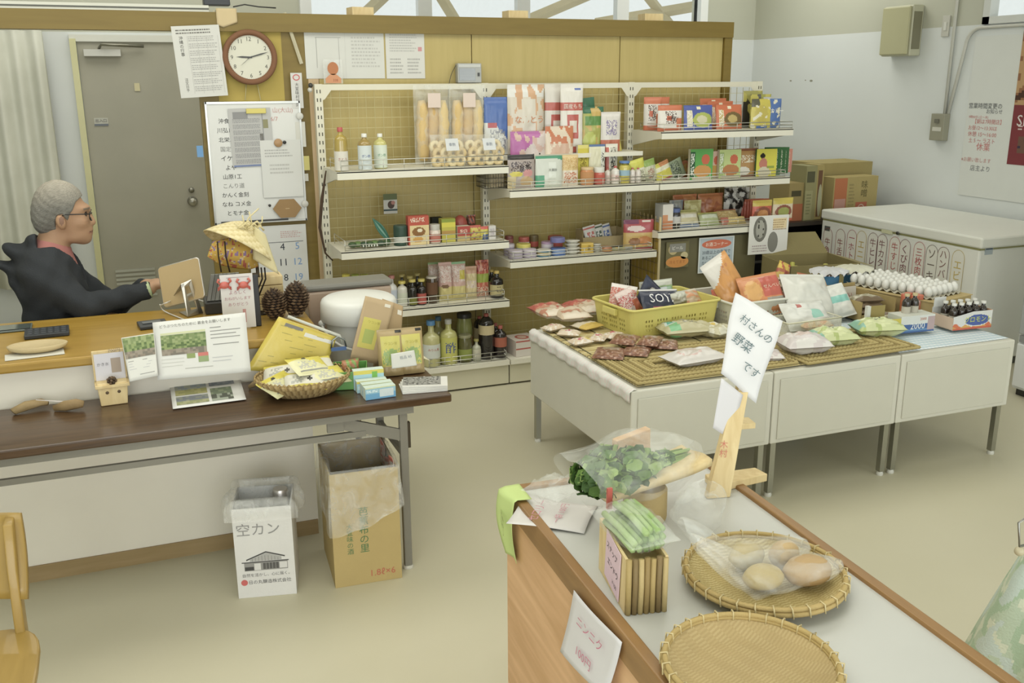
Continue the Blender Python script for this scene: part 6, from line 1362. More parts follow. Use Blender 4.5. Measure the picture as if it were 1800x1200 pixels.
# sign easel of rough boards
eb = at(1262, 872, z=TZ)
es = empty('sign_easel', 'rough pale wooden easel of three boards at the far right of the produce table', 'easel', (eb.x, eb.y, TZ), R(-12))
m = MB(); m.hexa([(-.035, -.012, 0), (.03, -.012, 0), (.03, .012, 0), (-.035, .012, 0)], [(.05, .05, .27), (.09, .05, .27), (.09, .074, .27), (.05, .074, .27)], '#ffffff', 'raw_wood'); m.build('upright_board', es, bev=.002)
m = MB(); m.hexa([(.0, .02, .0), (.17, .07, .0), (.155, .12, .0), (.0, .10, .0)], [(.0, .02, .022), (.17, .07, .022), (.155, .12, .022), (.0, .10, .022)], '#ffffff', 'raw_wood'); m.build('lower_step', es, bev=.002)
m = MB(); m.hexa([(.03, .06, .16), (.135, .09, .15), (.135, .14, .15), (.03, .12, .16)], [(.03, .06, .178), (.135, .09, .166), (.135, .14, .166), (.03, .12, .178)], '#ffffff', 'raw_wood'); m.build('upper_step', es, bev=.002)
m = MB(); m.T = Matrix.Translation((.012, .014, .13)) @ Matrix.Rotation(R(78), 4, 'X') @ Matrix.Rotation(R(-6), 4, 'Z'); m.text('木\n村', Matrix.Translation((0, 0, .006)), .06, .022, '#c0644c'); m.build('red_lettering', es)
# handwritten sign sheets
y_s = eb.y+.035
m = MB(); c1_, c2_, c3_, c4_ = [at(a, b_, y=y_s+o_) for a, b_, o_ in ((1293, 514, .06), (1374, 562, .0), (1330, 708, -.02), (1265, 655, .03))]
ce = (c1_+c2_+c3_+c4_)/4
def bil(u, v): return (c1_.lerp(c2_, u)).lerp(c4_.lerp(c3_, u), v)
m.sheet(lambda u, v: bil(u, v)-ce+Vector((0, .006*math.sin(u*4+v*5), .002*math.sin(u*5))), 10, 14, '#d8d8d8', 'paper', .0006)
ux = (c2_-c1_).normalized(); uy = (c1_-c4_); uy = (uy-ux*uy.dot(ux)).normalized(); uz = ux.cross(uy)
Mx = Matrix(((ux.x, uy.x, uz.x, 0), (ux.y, uy.y, uz.y, 0), (ux.z, uy.z, uz.z, 0), (0, 0, 0, 1)))
Wd = (c2_-c1_).length
for t, u, v, ww in (('村さんの', .55, .26, .72), ('野菜', .35, .50, .42), ('です', .66, .72, .36)): m.text(t, Matrix.Translation(bil(u, v)-ce+uz*.010) @ Mx @ Matrix.Rotation(R(-8), 4, 'Z'), None, Wd*ww, '#5f7478')
tag(m.build('vegetable_sign', None, ce), 'large white sheet with grey handwriting on the wooden easel', 'sign')
m = MB(); q = [at(a, b_, y=eb.y+.028) for a, b_ in ((1268, 664), (1306, 694), (1284, 772), (1253, 752))]; ce = sum(q, Vector())/4
m.sheet(lambda u, v: (q[0].lerp(q[1], u)).lerp(q[3].lerp(q[2], u), v)-ce, 6, 10, '#d4d2d4', 'paper', .0006)
tag(m.build('paper_strip', None, ce), 'narrow white paper strip hanging behind the handwritten sheet', 'sign')
m = MB(); m.tube([at(1281, 760, y=y_s+.05), at(1318, 560, y=y_s+.05)], .005, '#c9b27c', 'organic', 6)
m.build('sign_stick', None).parent = es; bpy.data.objects['sign_stick'].matrix_parent_inverse = (Matrix.Translation(es.location) @ Matrix.Rotation(R(-12), 4, 'Z')).inverted()

# ------------------------------------------------------------------ goods on the brown table
Q = BZ+.001
p = at(520, 660, z=Q+.02)
bsk = empty('wicker_basket', 'shallow oval wicker basket of yellow soap packs on the brown table', 'basket', (.515, 3.47, Q))
m = MB(); V = []; F = []; cl = []; n = 120; pr = [(.0, .004), (.09, .004), (.115, .012), (.135, .03), (.155, .052), (.165, .068)]
for j, (r0, z) in enumerate(pr):
    for i in range(n): a = 2*PI*i/n; rr = r0+.0016*((i+j) % 2); V.append((rr*1.06*math.cos(a), rr*.88*math.sin(a), z))
rows = [(0, '#a58a50'), (1, '#9a7f48'), (2, '#a88d55'), (3, '#a08549'), (4, '#b0955c')]
for j in range(5):
    for i in range(n): F.append((j*n+i, j*n+(i+1) % n, (j+1)*n+(i+1) % n, (j+1)*n+i)); cl.append(lin(['#a58a50', '#8a7140', '#b39a62'][(i+j) % 3]))
m.add(V, F, None, 'straw', True, cl); o = m.build('woven_bowl', bsk); s_ = o.modifiers.new('s', 'SOLIDIFY'); s_.thickness = .005; s_.offset = 1
m = MB()
for k in range(60):
    a = 2*PI*k/60; m.tube([(.165*1.06*math.cos(a+d)+0, .165*.88*math.sin(a+d), .068+.004*s2) for d, s2 in ((-.06, -1), (0, 1.3), (.06, -1))], .0035, ['#a98e56', '#967c46'][k % 2], 'straw', 5)
m.build('braided_rim', bsk)
YP = PNT('#d2cf9c', ('r', 0, .72, 1, 1, '#cdbf2c'), ('d', 1.15, -.9, '#cdbf2c'), ('r', .1, .1, .9, .16, '#8a8a7c'), ('e', .45, .8, .07, .08, '#3a382c'), ('t', .15, .28, .7, .6, '#b5b4a4', 1))
YP2 = PNT('#d0cdbc', ('r', 0, 0, 1, .25, '#cdbf2c'), ('r', 0, .8, 1, 1, '#cdc02c'), ('e', .6, .5, .08, .1, '#44423a'), ('t', .15, .3, .5, .7, '#a8a89c', 1))
for k, (dx, dy, dz, rz, pt_, lb) in enumerate(((-.09, -.03, .035, 38, YP, 'front left black edged yellow pack in the wicker basket'), (.0, -.06, .045, -8, YP2, 'front middle yellow and white pack in the wicker basket'), (.085, -.03, .05, 22, YP, 'front right yellow pack in the wicker basket'), (-.06, .06, .05, -12, YP2, 'back left yellow and white pack in the wicker basket'), (.05, .055, .065, 6, YP2, 'back middle white and yellow pack in the wicker basket'), (.02, .0, .085, 24, YP, 'topmost yellow and white pack in the wicker basket'))):
    m = flatbag(.15, .11, .03, pt_, k, 'film', 22, 16, .08); tag(m.build('soap_pack', None, (.515+dx, 3.47+dy, Q+dz), (R(22), R(6*((k % 3)-1)), R(rz))), lb, 'packet', None)
# yellow folder in a clear cover leaning on the counter edge
def quadsheet(name, label, cat, pts, col, mat='paper', lines=(), th=.0012, bow=.004, extra=None, group=None):
    """sheet through four world corners: top left, top right, bottom right, bottom left"""
    ce = sum(pts, Vector())/4; a, b_, c_, d_ = [p_-ce for p_ in pts]; m = MB()
    nrm = (b_-a).cross(a-d_).normalized()
    f = lambda u, v: (a.lerp(b_, u)).lerp(d_.lerp(c_, u), v)+nrm*bow*math.sin(PI*u)*math.sin(PI*v)
    m.sheet(f, 12, 12, col, mat, th)
    ux = (b_-a).normalized(); uy = a-d_; uy = (uy-ux*uy.dot(ux)).normalized(); uz = ux.cross(uy); Mx = Matrix(((ux.x, uy.x, uz.x, 0), (ux.y, uy.y, uz.y, 0), (ux.z, uy.z, uz.z, 0), (0, 0, 0, 1))); W_ = (b_-a).length; H_ = (a-d_).length
    for (t, u, v, ww, hh, c) in lines: m.text(t, Matrix.Translation(f(u, v)+uz*(th+.0012)) @ Mx, hh*H_ if hh else None, ww*W_, c)
    if extra:
        for (u0, v0, u1, v1, c) in extra:
            q_ = [f(u0, v0), f(u1, v0), f(u1, v1), f(u0, v1)]; m.add([x_+uz*(th+.0006+.0003*(u1-u0 < .3)) for x_ in q_], [(3, 2, 1, 0)], c, mat)
    return tag(m.build(name, None, ce), label, cat, group)
def AT(*ps): return [at(a, b_, y=y_) for a, b_, y_ in ps]
rl = random.Random(4); LN = []
for k in range(26):
    u = rl.uniform(.05, .75); v = .12+.8*(k//4)/7; LN.append((u, v, u+rl.uniform(.06, .14), v+.012, '#a89a2c'))
quadsheet('yellow_booklet', 'bright yellow ruled sheet in a clear cover leaning behind the wicker basket', 'booklet', AT((490, 556, 3.648), (592, 592, 3.648), (566, 662, 3.615), (432, 650, 3.615)), '#cfb82e', 'film', extra=LN+[(.15, .06, .45, .12, '#77736a'), (.5, .12, .98, .2, '#d8d6cc')])
m = MB(); m.tube([at(506, 556, y=3.635), at(597, 590, y=3.635), at(602, 604, y=3.64)], .006, '#bfc0b4', 'plastic', 8)
tag(m.build('clear_tube', None), 'clear plastic rolled edge along the top of the yellow sheet', 'plastic tube')
p = at(590, 612, z=Q+.06); m = MB(); m.tube([(0, 0, 0), (.005, 0, .03), (.03, 0, .045), (.055, 0, .03), (.06, 0, 0)], .004, '#8f9490', 'metal', 6); m.box(.0, .06, -.004, .004, -.012, .002, '#3a5f92', 'plastic')
tag(m.build('ring_clip', None, at(582, 612, y=3.63)), 'grey looped clip with blue base right of the yellow sheet', 'clip')
# small green box
p = at(617, 662, z=Q); gx = empty('green_box', 'bright green open plastic box on the brown table', 'box', (.70, 3.50, Q), R(-14))
m = MB(); w, d, h = .13, .15, .07
for bx in ((-w/2, w/2, -d/2, -d/2+.003), (-w/2, w/2, d/2-.003, d/2), (-w/2, -w/2+.003, -d/2, d/2), (w/2-.003, w/2, -d/2, d/2)): m.box(*bx, 0, h, '#5a9a3c', 'plastic')
m.box(-w/2, w/2, -d/2, d/2, 0, .003, '#4a8a34', 'plastic'); m.text('6', FR(w*.2, -d/2-.001, h*.35), h*.4, None, '#c9d8a8'); m.build('box_body', gx, bev=.002)
setm('seed_packet', pillow(.07, .09, .03, PNT('#a86a3c', ('n', '#7a9a44', 5, 1, .1)), seed=2), 'brown packet standing in the green open box', 'packet', (.705, 3.51, Q+.006), R(10))
# blue boxes
BL = PNT('#8fbccb', ('r', 0, 0, 1, .5, '#5f9fc4'), ('r', .45, .15, .92, .8, '#c9d6d6'), ('t', .05, .6, .42, .8, '#cfe0e2', 1), ('r', 0, .92, 1, 1, '#cfd4a0'))
BG = PNT('#9cc3cc', ('r', 0, .8, 1, 1, '#cfc34c'), ('r', .6, .1, .8, .9, '#6fae44'), ('r', .05, .3, .55, .6, '#c3d8d8'))
for k, (dx, dy, dz, pn, lb) in enumerate(((0, 0, 0, BL, 'front light blue soap box at the table edge'), (.0, .045, .0, BL, 'second light blue soap box behind the front one'), (-.01, .088, .0, BG, 'yellow topped blue box third in the row of soap boxes'), (-.012, .125, .032, BG, 'raised blue and green box at the back of the soap boxes'))):
    m = carton(.115, .045+(.03 if k == 3 else 0), .036, pn, '#c0d0c4'); setm('soap_box', m, lb, 'box', (.765+dx, 3.30+dy, Q+dz*0+.0005), R(3-2*k))
# kraft envelopes
KR = lambda c='#b89f78': PNT(c, ('r', .12, .12, .75, .72, '#c6bd54'), ('e', .4, .32, .18, .16, '#a3b050'), ('t', .2, .18, .6, .45, '#8fa85c', 1), ('r', .3, .85, .5, .93, '#d3c9b4'))
pk = [(.80, 3.625, .0, .16, .30, 14, 'large kraft envelope with yellow label leaning on the white pail'), (.775, 3.585, .0, .10, .185, 6, 'left small kraft bag with yellow label behind the blue boxes'), (.90, 3.60, .0, .10, .185, 2, 'right small kraft bag with yellow label and black corner')]
for k, (x, y, z, w, h, a_, lb) in enumerate(pk[1:]):
    m = pouch(w, h, .05, PNT('#a8905c', ('r', .1, .2, .9, .85, '#c6bd50'), ('e', .5, .42, .3, .16, '#9aae4c'), ('t', .15, .25, .85, .6, '#8aa658', 1), ('r', .7, .9, .95, .98, '#2f2d28')), seed=k); m.text('ウコン茶', FR(0, -.028, h*.7), None, w*.5, '#a39a3c')
    tag(m.build('kraft_bag', None, (at((671, 710)[k], 640, z=Q).x, 3.545, Q), (R(-10), 0, R(-a_))), lb, 'bag')
quadsheet('kraft_envelope', 'large kraft envelope with yellow square leaning against the white pail', 'envelope', AT((642, 520, 3.74), (693, 532, 3.74), (664, 640, 3.66), (615, 630, 3.66)), '#b59c74', 'card', [('ウコン茶', .5, .38, .4, None, '#a39a3c')], .004, .0, [(.12, .32, .72, .8, '#c6bb50'), (.25, .5, .6, .72, '#a5b058'), (.7, .05, .9, .1, '#d8d2c0')])
quadsheet('kraft_envelope', 'second kraft envelope just behind and right of the large one', 'envelope', AT((672, 525, 3.76), (708, 538, 3.76), (700, 652, 3.68), (655, 648, 3.68)), '#a88e64', 'card', (), .004, .004, [(.75, .08, .95, .15, '#d3cdbc')])
# booklets and white price card
p = at(728, 668, z=Q)
for k in range(4):
    m = MB(); m.box(-.085, .085, -.06, .06, 0, .005, '#d0cfc8', 'paper')
    if k == 3:
        m.T = Matrix.Translation((0, 0, .0055)); rr_ = random.Random(2); rect(m, .17, .12, -.5, -.35, .35, .5, '#8f8e88', 0)
        for q_ in range(90): u, v = rr_.uniform(-.48, .33), rr_.uniform(-.33, .48); ell(m, .17, .12, u, v, .025, .03, rr_.choice(['#5c5b57', '#c3c2bc', '#77766f']), .0004+.0001*(q_ % 5), 6)
    tag(m.build('booklet', None, (.945+.004*k, 3.345+.003*k, Q+.0056*k), (0, 0, R(-8-3*k))), ['bottom', 'third from top', 'second from top', 'grey patterned top'][k]+' booklet in the stack at the right table end', 'booklet')
quadsheet('price_card', 'small white handwritten card standing behind the booklets', 'card', AT((687, 622, 3.45), (728, 615, 3.44), (733, 642, 3.425), (689, 648, 3.435)), '#cfcfc6', 'paper', [('粗品 ¥5', .6, .35, .5, None, '#8f959a')], .001, .001)
quadsheet('price_card', 'white slip lying out past the kraft bags at the right', 'card', AT((712, 600, 3.75), (748, 628, 3.66), (756, 634, 3.63), (722, 622, 3.66)), '#c9c3a4', 'paper', (), .001, .001)
# leaflets at the counter
Yc = 3.69
def phot(u0, v0, u1, v1, cs, seed=1, n=16, m_=10):
    rr_ = random.Random(seed); o = []
    for j in range(m_):
        for i in range(n): o.append((u0+(u1-u0)*i/n, v0+(v1-v0)*j/m_, u0+(u1-u0)*(i+1)/n, v0+(v1-v0)*(j+1)/m_, rr_.choice(cs[min(len(cs)-1, int(j/m_*len(cs)))])))
    return o
GR = [['#7f8f5c', '#6f8350', '#93a06c'], ['#6f8350', '#8a9a60', '#5c7044'], ['#8a7f70', '#7a7468', '#968c7c']]
bar = lambda u0, v0, u1, c='#8f8f8a', t=.014: (u0, v0, u1, v0+t, c)
quadsheet('donation_poster', 'large white leaflet with grass photo and grey title leaning against the counter', 'poster', AT((268, 567, 3.63), (431, 549, 3.60), (441, 653, 3.52), (277, 668, 3.54)), '#d6d6d0', 'paper', [('どうぶつたちのために 募金をお願いします', .45, .09, .76, None, '#77776f')], .002, .002,
  phot(.07, .25, .55, .60, GR)+[(.07, .21, .55, .245, '#c9cca0')]+[bar(.60, .19, .72), bar(.6, .25, .93), bar(.6, .31, .88), bar(.6, .37, .92), bar(.62, .48, .9)]+[(.33, .6, .42, .68, '#8a9a5c'), (.45, .6, .56, .66, '#c2685c'), (.45, .66, .56, .76, '#8fa070')]+[bar(.06, .66, .3, '#c0c0b8', .01), bar(.06, .72, .3, '#c0c0b8', .01), bar(.06, .78, .28, '#c0c0b8', .01), bar(.3, .84, .6, '#b0b0a8'), bar(.6, .7, .82, '#bbb'), bar(.6, .76, .8, '#bbb')])
quadsheet('postcard', 'narrow postcard with grass photo standing left of the large leaflet', 'postcard', AT((213, 594, 3.62), (271, 585, 3.61), (278, 660, 3.53), (228, 671, 3.53)), '#d3d3cb', 'paper', (), .0015, .002, phot(.02, .02, .98, .5, GR, 3, 12, 9)+[bar(.08, .56, .7), bar(.08, .62, .85, '#bbb'), bar(.08, .68, .8, '#bbb'), bar(.08, .74, .75, '#bbb'), bar(.4, .88, .9)])
m = MB(); pts = [at(a, b_, z=Q+.002) for a, b_ in ((297, 668), (418, 655), (433, 703), (304, 720))]
quadsheet('photo_leaflet', 'white leaflet with four small photos lying on the brown table', 'leaflet', pts, '#d3d3ce', 'paper', (), .001, .0, phot(.06, .27, .5, .62, [['#8f9aa4', '#a3a89c'], ['#a8a468', '#98985c']], 4, 10, 6)+phot(.06, .66, .5, .92, [['#7a7f84', '#8a8f84'], ['#8f9468', '#a0a078']], 5, 10, 5)+phot(.54, .3, .9, .42, [['#8a8f98', '#77808a']], 6, 9, 3)+phot(.54, .5, .84, .92, [['#6c7860', '#7f8a6c'], ['#5c6054', '#98a090']], 7, 8, 6)+[bar(.5, .04, .95, '#c08a88'), bar(.1, .14, .3), bar(.4, .12, .55), bar(.6, .1, .75), bar(.8, .08, .95)])
bpy.data.objects[[o.name for o in bpy.data.objects if o.name.startswith('photo_leaflet')][0]].location.z += .0025
# wooden leaflet stand with pine cone bead
p = at(192, 674, z=Q); ws = empty('wooden_holder', 'small pale wooden box face holder with a paper label and brown bead', 'holder', (-.15, 3.61, Q), R(4))
m = MB(); m.hexa([(-.045, -.03, 0), (.045, -.03, 0), (.045, .03, 0), (-.045, .03, 0)], [(-.052, -.035, .085), (.052, -.035, .085), (.052, .03, .085), (-.052, .03, .085)], '#ffffff', 'raw_wood'); m.build('wood_block', ws, bev=.003)
m = MB(); m.box(-.058, .058, -.041, .033, .068, .08, mat='raw_wood'); m.box(-.056, .056, .016, .026, .085, .195, mat='raw_wood'); m.build('wood_back', ws, bev=.002)
for x in (-.02, .02): m = MB(); m.T = FR(x, -.034, .05); m.lathe([(.006, .0), (.005, .002), (0, .0022)], '#5c4a34', 'organic', 10); m.build('eye_hole', ws)
m = MB(); m.T = FR(0, .012, .135); rect(m, .1, .1, -.5, -.5, .5, .5, '#d0ced4', .0); rect(m, .1, .1, .05, -.25, .38, .3, '#a89888', .0005); m.text('かき氷', Matrix.Translation((-.022, .01, .0008)), None, .04, '#77767a'); m.text('700円', Matrix.Translation((.02, .058, .0008)), None, .04, '#8a7f74'); m.build('paper_label', ws)
m = MB(); 
for k in range(26): a = k*2.4; th = k/26*PI; m.ball((.0+.014*math.sin(th)*math.cos(a), -.028+.014*math.sin(th)*math.sin(a), .092-.011*math.cos(th)), .0055, ['#4a3a28', '#6a5238'][k % 2], 'organic', 6, 4)
m.build('cone_bead', ws)
# driftwood and shell
def chunk(name, label, cat, pts, rads, col, loc, rz=0):
    m = MB(); m.tube(pts, .01, col, 'organic', 10, rads=rads); 
    m.v = [v+Vector((mnoise.noise(v*40), mnoise.noise(v*40+Vector((5, 0, 0))), mnoise.noise(v*40+Vector((0, 7, 0)))))*.008 for v in m.v]; zm = min(v.z for v in m.v); m.v = [v-Vector((0, 0, zm)) for v in m.v]
    return tag(m.build(name, None, loc, (0, 0, rz)), label, cat)
p = at(50, 695, z=Q); chunk('driftwood', 'left piece of curved brown wood on the brown table', 'wood piece', [(-.05, -.02, 0), (-.01, .0, .012), (.04, .015, .014), (.06, .012, .008)], [.012, .016, .015, .008], '#9c8352', (-.43, 3.62, Q))
chunk('driftwood', 'right piece of ragged brown wood on the brown table', 'wood piece', [(-.04, .015, 0), (.0, .0, .01), (.04, -.01, .016), (.06, -.012, .01)], [.010, .018, .020, .012], '#94794a', (-.31, 3.58, Q))
m = MB(); m.add([(-.05, .012, 0), (.05, -.012, 0), (.05, -.003, .0), (-.05, .014, 0), (-.05, .012, .002), (.05, -.012, .002), (.05, -.003, .002), (-.05, .014, .002)], [(3, 2, 1, 0), (4, 5, 6, 7), (0, 1, 5, 4), (1, 2, 6, 5), (2, 3, 7, 6), (3, 0, 4, 7)], '#d2cbc6', 'paper')
tag(m.build('paper_slip', None, (-.355, 3.60, Q+.034), (0, R(8), 0)), 'white paper strip lying over the two wood pieces', 'paper strip')
chunk('shell', 'small curved brown shell right of the large leaflet', 'shell', [(-.03, 0, 0), (0, .0, .014), (.03, 0, .004)], [.008, .014, .006], '#8a7348', (.355, 3.585, Q))

# ------------------------------------------------------------------ smooth solids for the figure
def sn_mesh(f, lo, hi, h):
    """surface nets on a sampled distance field"""
    lo = np.array(lo); n = np.ceil((np.array(hi)-lo)/h).astype(int)+1
    ax = [lo[i]+h*np.arange(n[i]) for i in range(3)]; X, Y, Z_ = np.meshgrid(*ax, indexing='ij'); D = f(X, Y, Z_).astype(np.float32)
    s = D < 0; nx, ny, nz = D.shape
    corners = [(i, j, k) for i in (0, 1) for j in (0, 1) for k in (0, 1)]
    cs = sum(s[i:nx-1+i, j:ny-1+j, k:nz-1+k].astype(np.int8) for i, j, k in corners)
    act = (cs > 0) & (cs < 8); ids = -np.ones(act.shape, int); I = np.argwhere(act); ids[act] = np.arange(len(I))
    acc = np.zeros((len(I), 3)); cnt = np.zeros(len(I))
    for a in corners:
        for d in range(3):
            if a[d] == 0:
                b = list(a); b[d] = 1
                da = D[I[:, 0]+a[0], I[:, 1]+a[1], I[:, 2]+a[2]]; db = D[I[:, 0]+b[0], I[:, 1]+b[1], I[:, 2]+b[2]]
                c = (da < 0) != (db < 0); t = np.where(c, da/np.where(c, da-db, 1), 0)
                P_ = np.tile(np.array(a, float), (len(I), 1)); P_[:, d] += t; acc += P_*c[:, None]; cnt += c
    V = lo+h*(I+acc/np.maximum(cnt, 1)[:, None]); F = []
    for d in range(3):
        e1, e2 = [(1, 2), (2, 0), (0, 1)][d]
        sl = [slice(1, n_-1) for n_ in D.shape]; sl[d] = slice(0, D.shape[d]-1); sl2 = list(sl); sl2[d] = slice(1, D.shape[d])
        a_ = s[tuple(sl)]; b_ = s[tuple(sl2)]; off = np.array([1, 1, 1]); off[d] = 0
        for flip in (False, True):
            E_ = np.argwhere((a_ & ~b_) if not flip else (~a_ & b_))+off
            if not len(E_): continue
            def idx(o1, o2): q = E_.copy(); q[:, e1] += o1; q[:, e2] += o2; return ids[q[:, 0], q[:, 1], q[:, 2]]
            Qd = np.stack([idx(-1, -1), idx(0, -1), idx(0, 0), idx(-1, 0)], 1)
            F.append(Qd if not flip else Qd[:, ::-1])
    return V, np.concatenate(F)
def smin(a, b, k):
    h = np.clip(.5+.5*(b-a)/k, 0, 1); return b*(1-h)+a*h-k*h*(1-h)
def sd_ell(c, r, rot=None):
    c = np.array(c); r = np.array(r)
    def f(X, Y, Z_):
        x, y, z = X-c[0], Y-c[1], Z_-c[2]
        if rot: ca, sa = math.cos(rot), math.sin(rot); x, z = x*ca+z*sa, -x*sa+z*ca
        q = np.sqrt((x/r[0])**2+(y/r[1])**2+(z/r[2])**2); return (q-1)*min(r)
    q_ = max(r) if rot else r; f.bb = (c-q_, c+q_); return f
def sd_cap(a, b, ra, rb, sy=1.0):
    a = np.array(a); b = np.array(b); ba = b-a; L2 = ba@ba
    def f(X, Y, Z_):
        x, y, z = X-a[0], Y-a[1], Z_-a[2]; t = np.clip((x*ba[0]+y*ba[1]+z*ba[2])/L2, 0, 1)
        return np.sqrt((x-t*ba[0])**2+((y-t*ba[1])/sy)**2+(z-t*ba[2])**2)-(ra+(rb-ra)*t)
    q_ = max(ra, rb); f.bb = (np.minimum(a, b)-q_, np.maximum(a, b)+q_); return f
def union(prims):
    def f(X, Y, Z_):
        d = np.full(X.shape, 9.0); ax = (X[:, 0, 0], Y[0, :, 0], Z_[0, 0, :])
        for p_, k in prims:
            S = tuple(slice(int(np.searchsorted(ax[i], p_.bb[0][i]-k-.07)), int(np.searchsorted(ax[i], p_.bb[1][i]+k+.07))) for i in range(3))
            if d[S].size: d[S] = smin(d[S], p_(X[S], Y[S], Z_[S]), k)
        return d
    return f
def sd_obj(name, f, lo, hi, h, colf, mat, parent=None, origin=(0, 0, 0)):
    V, F = sn_mesh(f, lo, hi, h); o3 = np.array(origin)
    m = MB(); ctr = V[F].mean(1); cols = [colf(*c) for c in ctr]
    m.add([tuple(v-o3) for v in V], [tuple(int(i) for i in q) for q in F], None, mat, True, cols)
    o = m.build(name, parent); md = o.modifiers.new('s', 'SMOOTH'); md.factor = .5; md.iterations = 2; return o
# ------------------------------------------------------------------ the man behind the counter
MY = 4.62
def PQ(px, py, dy=0.0): p = at(px, py, y=MY+dy); return np.array([p.x, p.y, p.z])
man = empty('person', 'grey haired person in glasses and dark hooded jacket seated behind the counter at a tablet', 'person', (-.42, MY, 0))
MO = (-.42, MY, 0)
hb, hf = PQ(60, 365)[0], PQ(150, 365)[0]; zt = PQ(108, 317)[2]; zc = PQ(146, 428)[2]
cx_ = (hb+hf)/2; rx_ = (hf-hb)/2
cz_ = zt-.115
cran = sd_ell((cx_, MY, cz_), (rx_-.008, .083, .107))
E_ = PQ(109, 387, -.07)
face = [(cran, .01), (sd_ell(PQ(128, 385), (.070, .066, .080)), .03), (sd_ell(PQ(143, 388, -.045), (.018, .014, .013)), .02), (sd_ell(PQ(143, 388, .045), (.018, .014, .013)), .02), (sd_ell(PQ(128, 418, -.038), (.03, .014, .014)), .02), (sd_ell(PQ(134, 405), (.066, .055, .056)), .03),
  (sd_ell(PQ(149, 420), (.027, .030, .022)), .02), (sd_cap(PQ(156, 372), PQ(163.5, 390), .008, .0125), .012), (sd_ell(PQ(158, 392), (.014, .020, .009)), .008),
  (sd_ell(PQ(148, 364), (.022, .050, .012)), .02), (sd_ell(PQ(158.5, 402.5), (.012, .024, .006)), .005), (sd_ell(PQ(158, 409.5), (.012, .022, .0065)), .005),
  (sd_ell(PQ(140, 392, -.042), (.024, .020, .018)), .02), (sd_ell(PQ(140, 392, .042), (.024, .020, .018)), .02)]
for s_ in (-1, 1):
    e = PQ(109, 387, 0); face += [(sd_ell((e[0], MY+s_*.088, e[2]+.004), (.020, .011, .031), .2), .004), (sd_ell((e[0]+.004, MY+s_*.076, e[2]-.022), (.012, .010, .012)), .005)]
sh_z = PQ(80, 450)[2]
neck = [(sd_cap(PQ(98, 398), PQ(90, 455), .058, .070), .02)]
tx = PQ(95, 480)[0]
torso = [(sd_ell((tx-.01, MY, sh_z-.14), (.115, .175, .20)), .04), (sd_ell((tx+.0, MY, sh_z-.36), (.125, .165, .20)), .05), (sd_cap((tx-.03, MY-.15, sh_z-.045), (tx-.03, MY+.15, sh_z-.045), .062, .062), .05), (sd_ell((tx+.0, MY, .47), (.16, .18, .12)), .05)]
SHR = np.array([tx-.02, MY-.185, sh_z-.07]); ELR = PQ(150, 543, -.24); ELR[2] = max(ELR[2], .90); WRR = PQ(264, 508, -.20); HNR = PQ(286, 492, -.19)
SHL = np.array([tx-.02, MY+.185, sh_z-.07]); ELL = np.array([tx+.22, MY+.20, sh_z-.30]); WRL = PQ(258, 500, -.08); 
print('man', cx_, rx_, zt, zc, sh_z, ELR, WRR, HNR)
arms = [(sd_cap(SHR, ELR, .052, .042), .03), (sd_cap(ELR, WRR, .040, .026), .02), (sd_cap(SHL, ELL, .052, .042), .03), (sd_cap(ELL, WRL, .040, .026), .02)]
def hand(wr, tip_dir, side, prims):
    d = np.array(tip_dir, float); d /= np.linalg.norm(d); up = np.array([0, 0, 1.]); sd = np.cross(d, up); sd /= np.linalg.norm(sd); nr = np.cross(sd, d)
    c = wr+d*.055; prims.append((sd_ell(wr+d*.045, (.042, .036, .022)), .012))
    for k, (o_, L) in enumerate(((-.030, .055), (-.010, .070), (.010, .074), (.030, .066))):
        b0 = wr+d*.075+sd*o_*side; b1 = b0+d*L*.45-nr*.004; b2 = b1+d*L*.30-nr*(.016+.003*k); b3 = b2+d*L*.14-nr*.016
        prims += [(sd_cap(b0, b1, .0088, .0082), .006), (sd_cap(b1, b2, .0082, .0074), .004), (sd_cap(b2, b3, .0074, .0066), .004)]
    t0 = wr+d*.03-sd*.030*side; t1 = t0+d*.030-sd*.022*side-nr*.008; t2 = t1+d*.028-sd*.004*side-nr*.006; prims += [(sd_cap(t0, t1, .0105, .0092), .008), (sd_cap(t1, t2, .0092, .0078), .004)]
hp = []; hand(WRR, HNR-WRR+np.array([.02, .0, .0]), 1, hp); hand(WRL, np.array([.8, -.25, .10]), -1, hp)
kz = .50
legs = []
for s_ in (-1, 1): legs += [(sd_cap((tx, MY+s_*.10, kz-.02), (tx+.40, MY+s_*.12, kz), .082, .060), .04), (sd_cap((tx+.40, MY+s_*.12, kz), (tx+.36, MY+s_*.12, .09), .056, .040), .02), (sd_cap((tx+.35, MY+s_*.12, .045), (tx+.50, MY+s_*.13, .035), .042, .034), .02)]
ez = PQ(151, 374)
def skinc(x, y, z):
    c = lin('#a8805c')
    if z > zc-.01:
        dx, dz_ = x-PQ(157, 405)[0], z-PQ(157, 406)[2]
        if abs(dz_) < .007 and dx > -.026 and abs(y-MY) < .036: c = lin('#99664f' if abs(dz_) > .002 else '#6a4436')
        if abs(y-MY) > .090 and ((x-E_[0])/.010)**2+((z-E_[2])/.018)**2 < 1: c = lin('#84604a')
        if x > hb and z > cz_+.04 and abs(y-MY) < .09 and x < hf-.04: c = lin('#a9a08f')
        for s_ in (-1, 1):
            if (x-ez[0])**2+((z-ez[2]))**2+((y-MY-s_*.036)*.8)**2 < .010**2: c = lin('#3a2e28')
            if abs(z-ez[2]-.022) < .004 and x > ez[0]-.02 and .015 < s_*(y-MY) < .055: c = lin('#7a6a58')
    return c
sd_obj('body', union(face+neck+torso+arms+hp+legs), (-.86, 4.15, -.005), (.34, 4.98, 1.46), .0055, skinc, 'skin', man, MO)
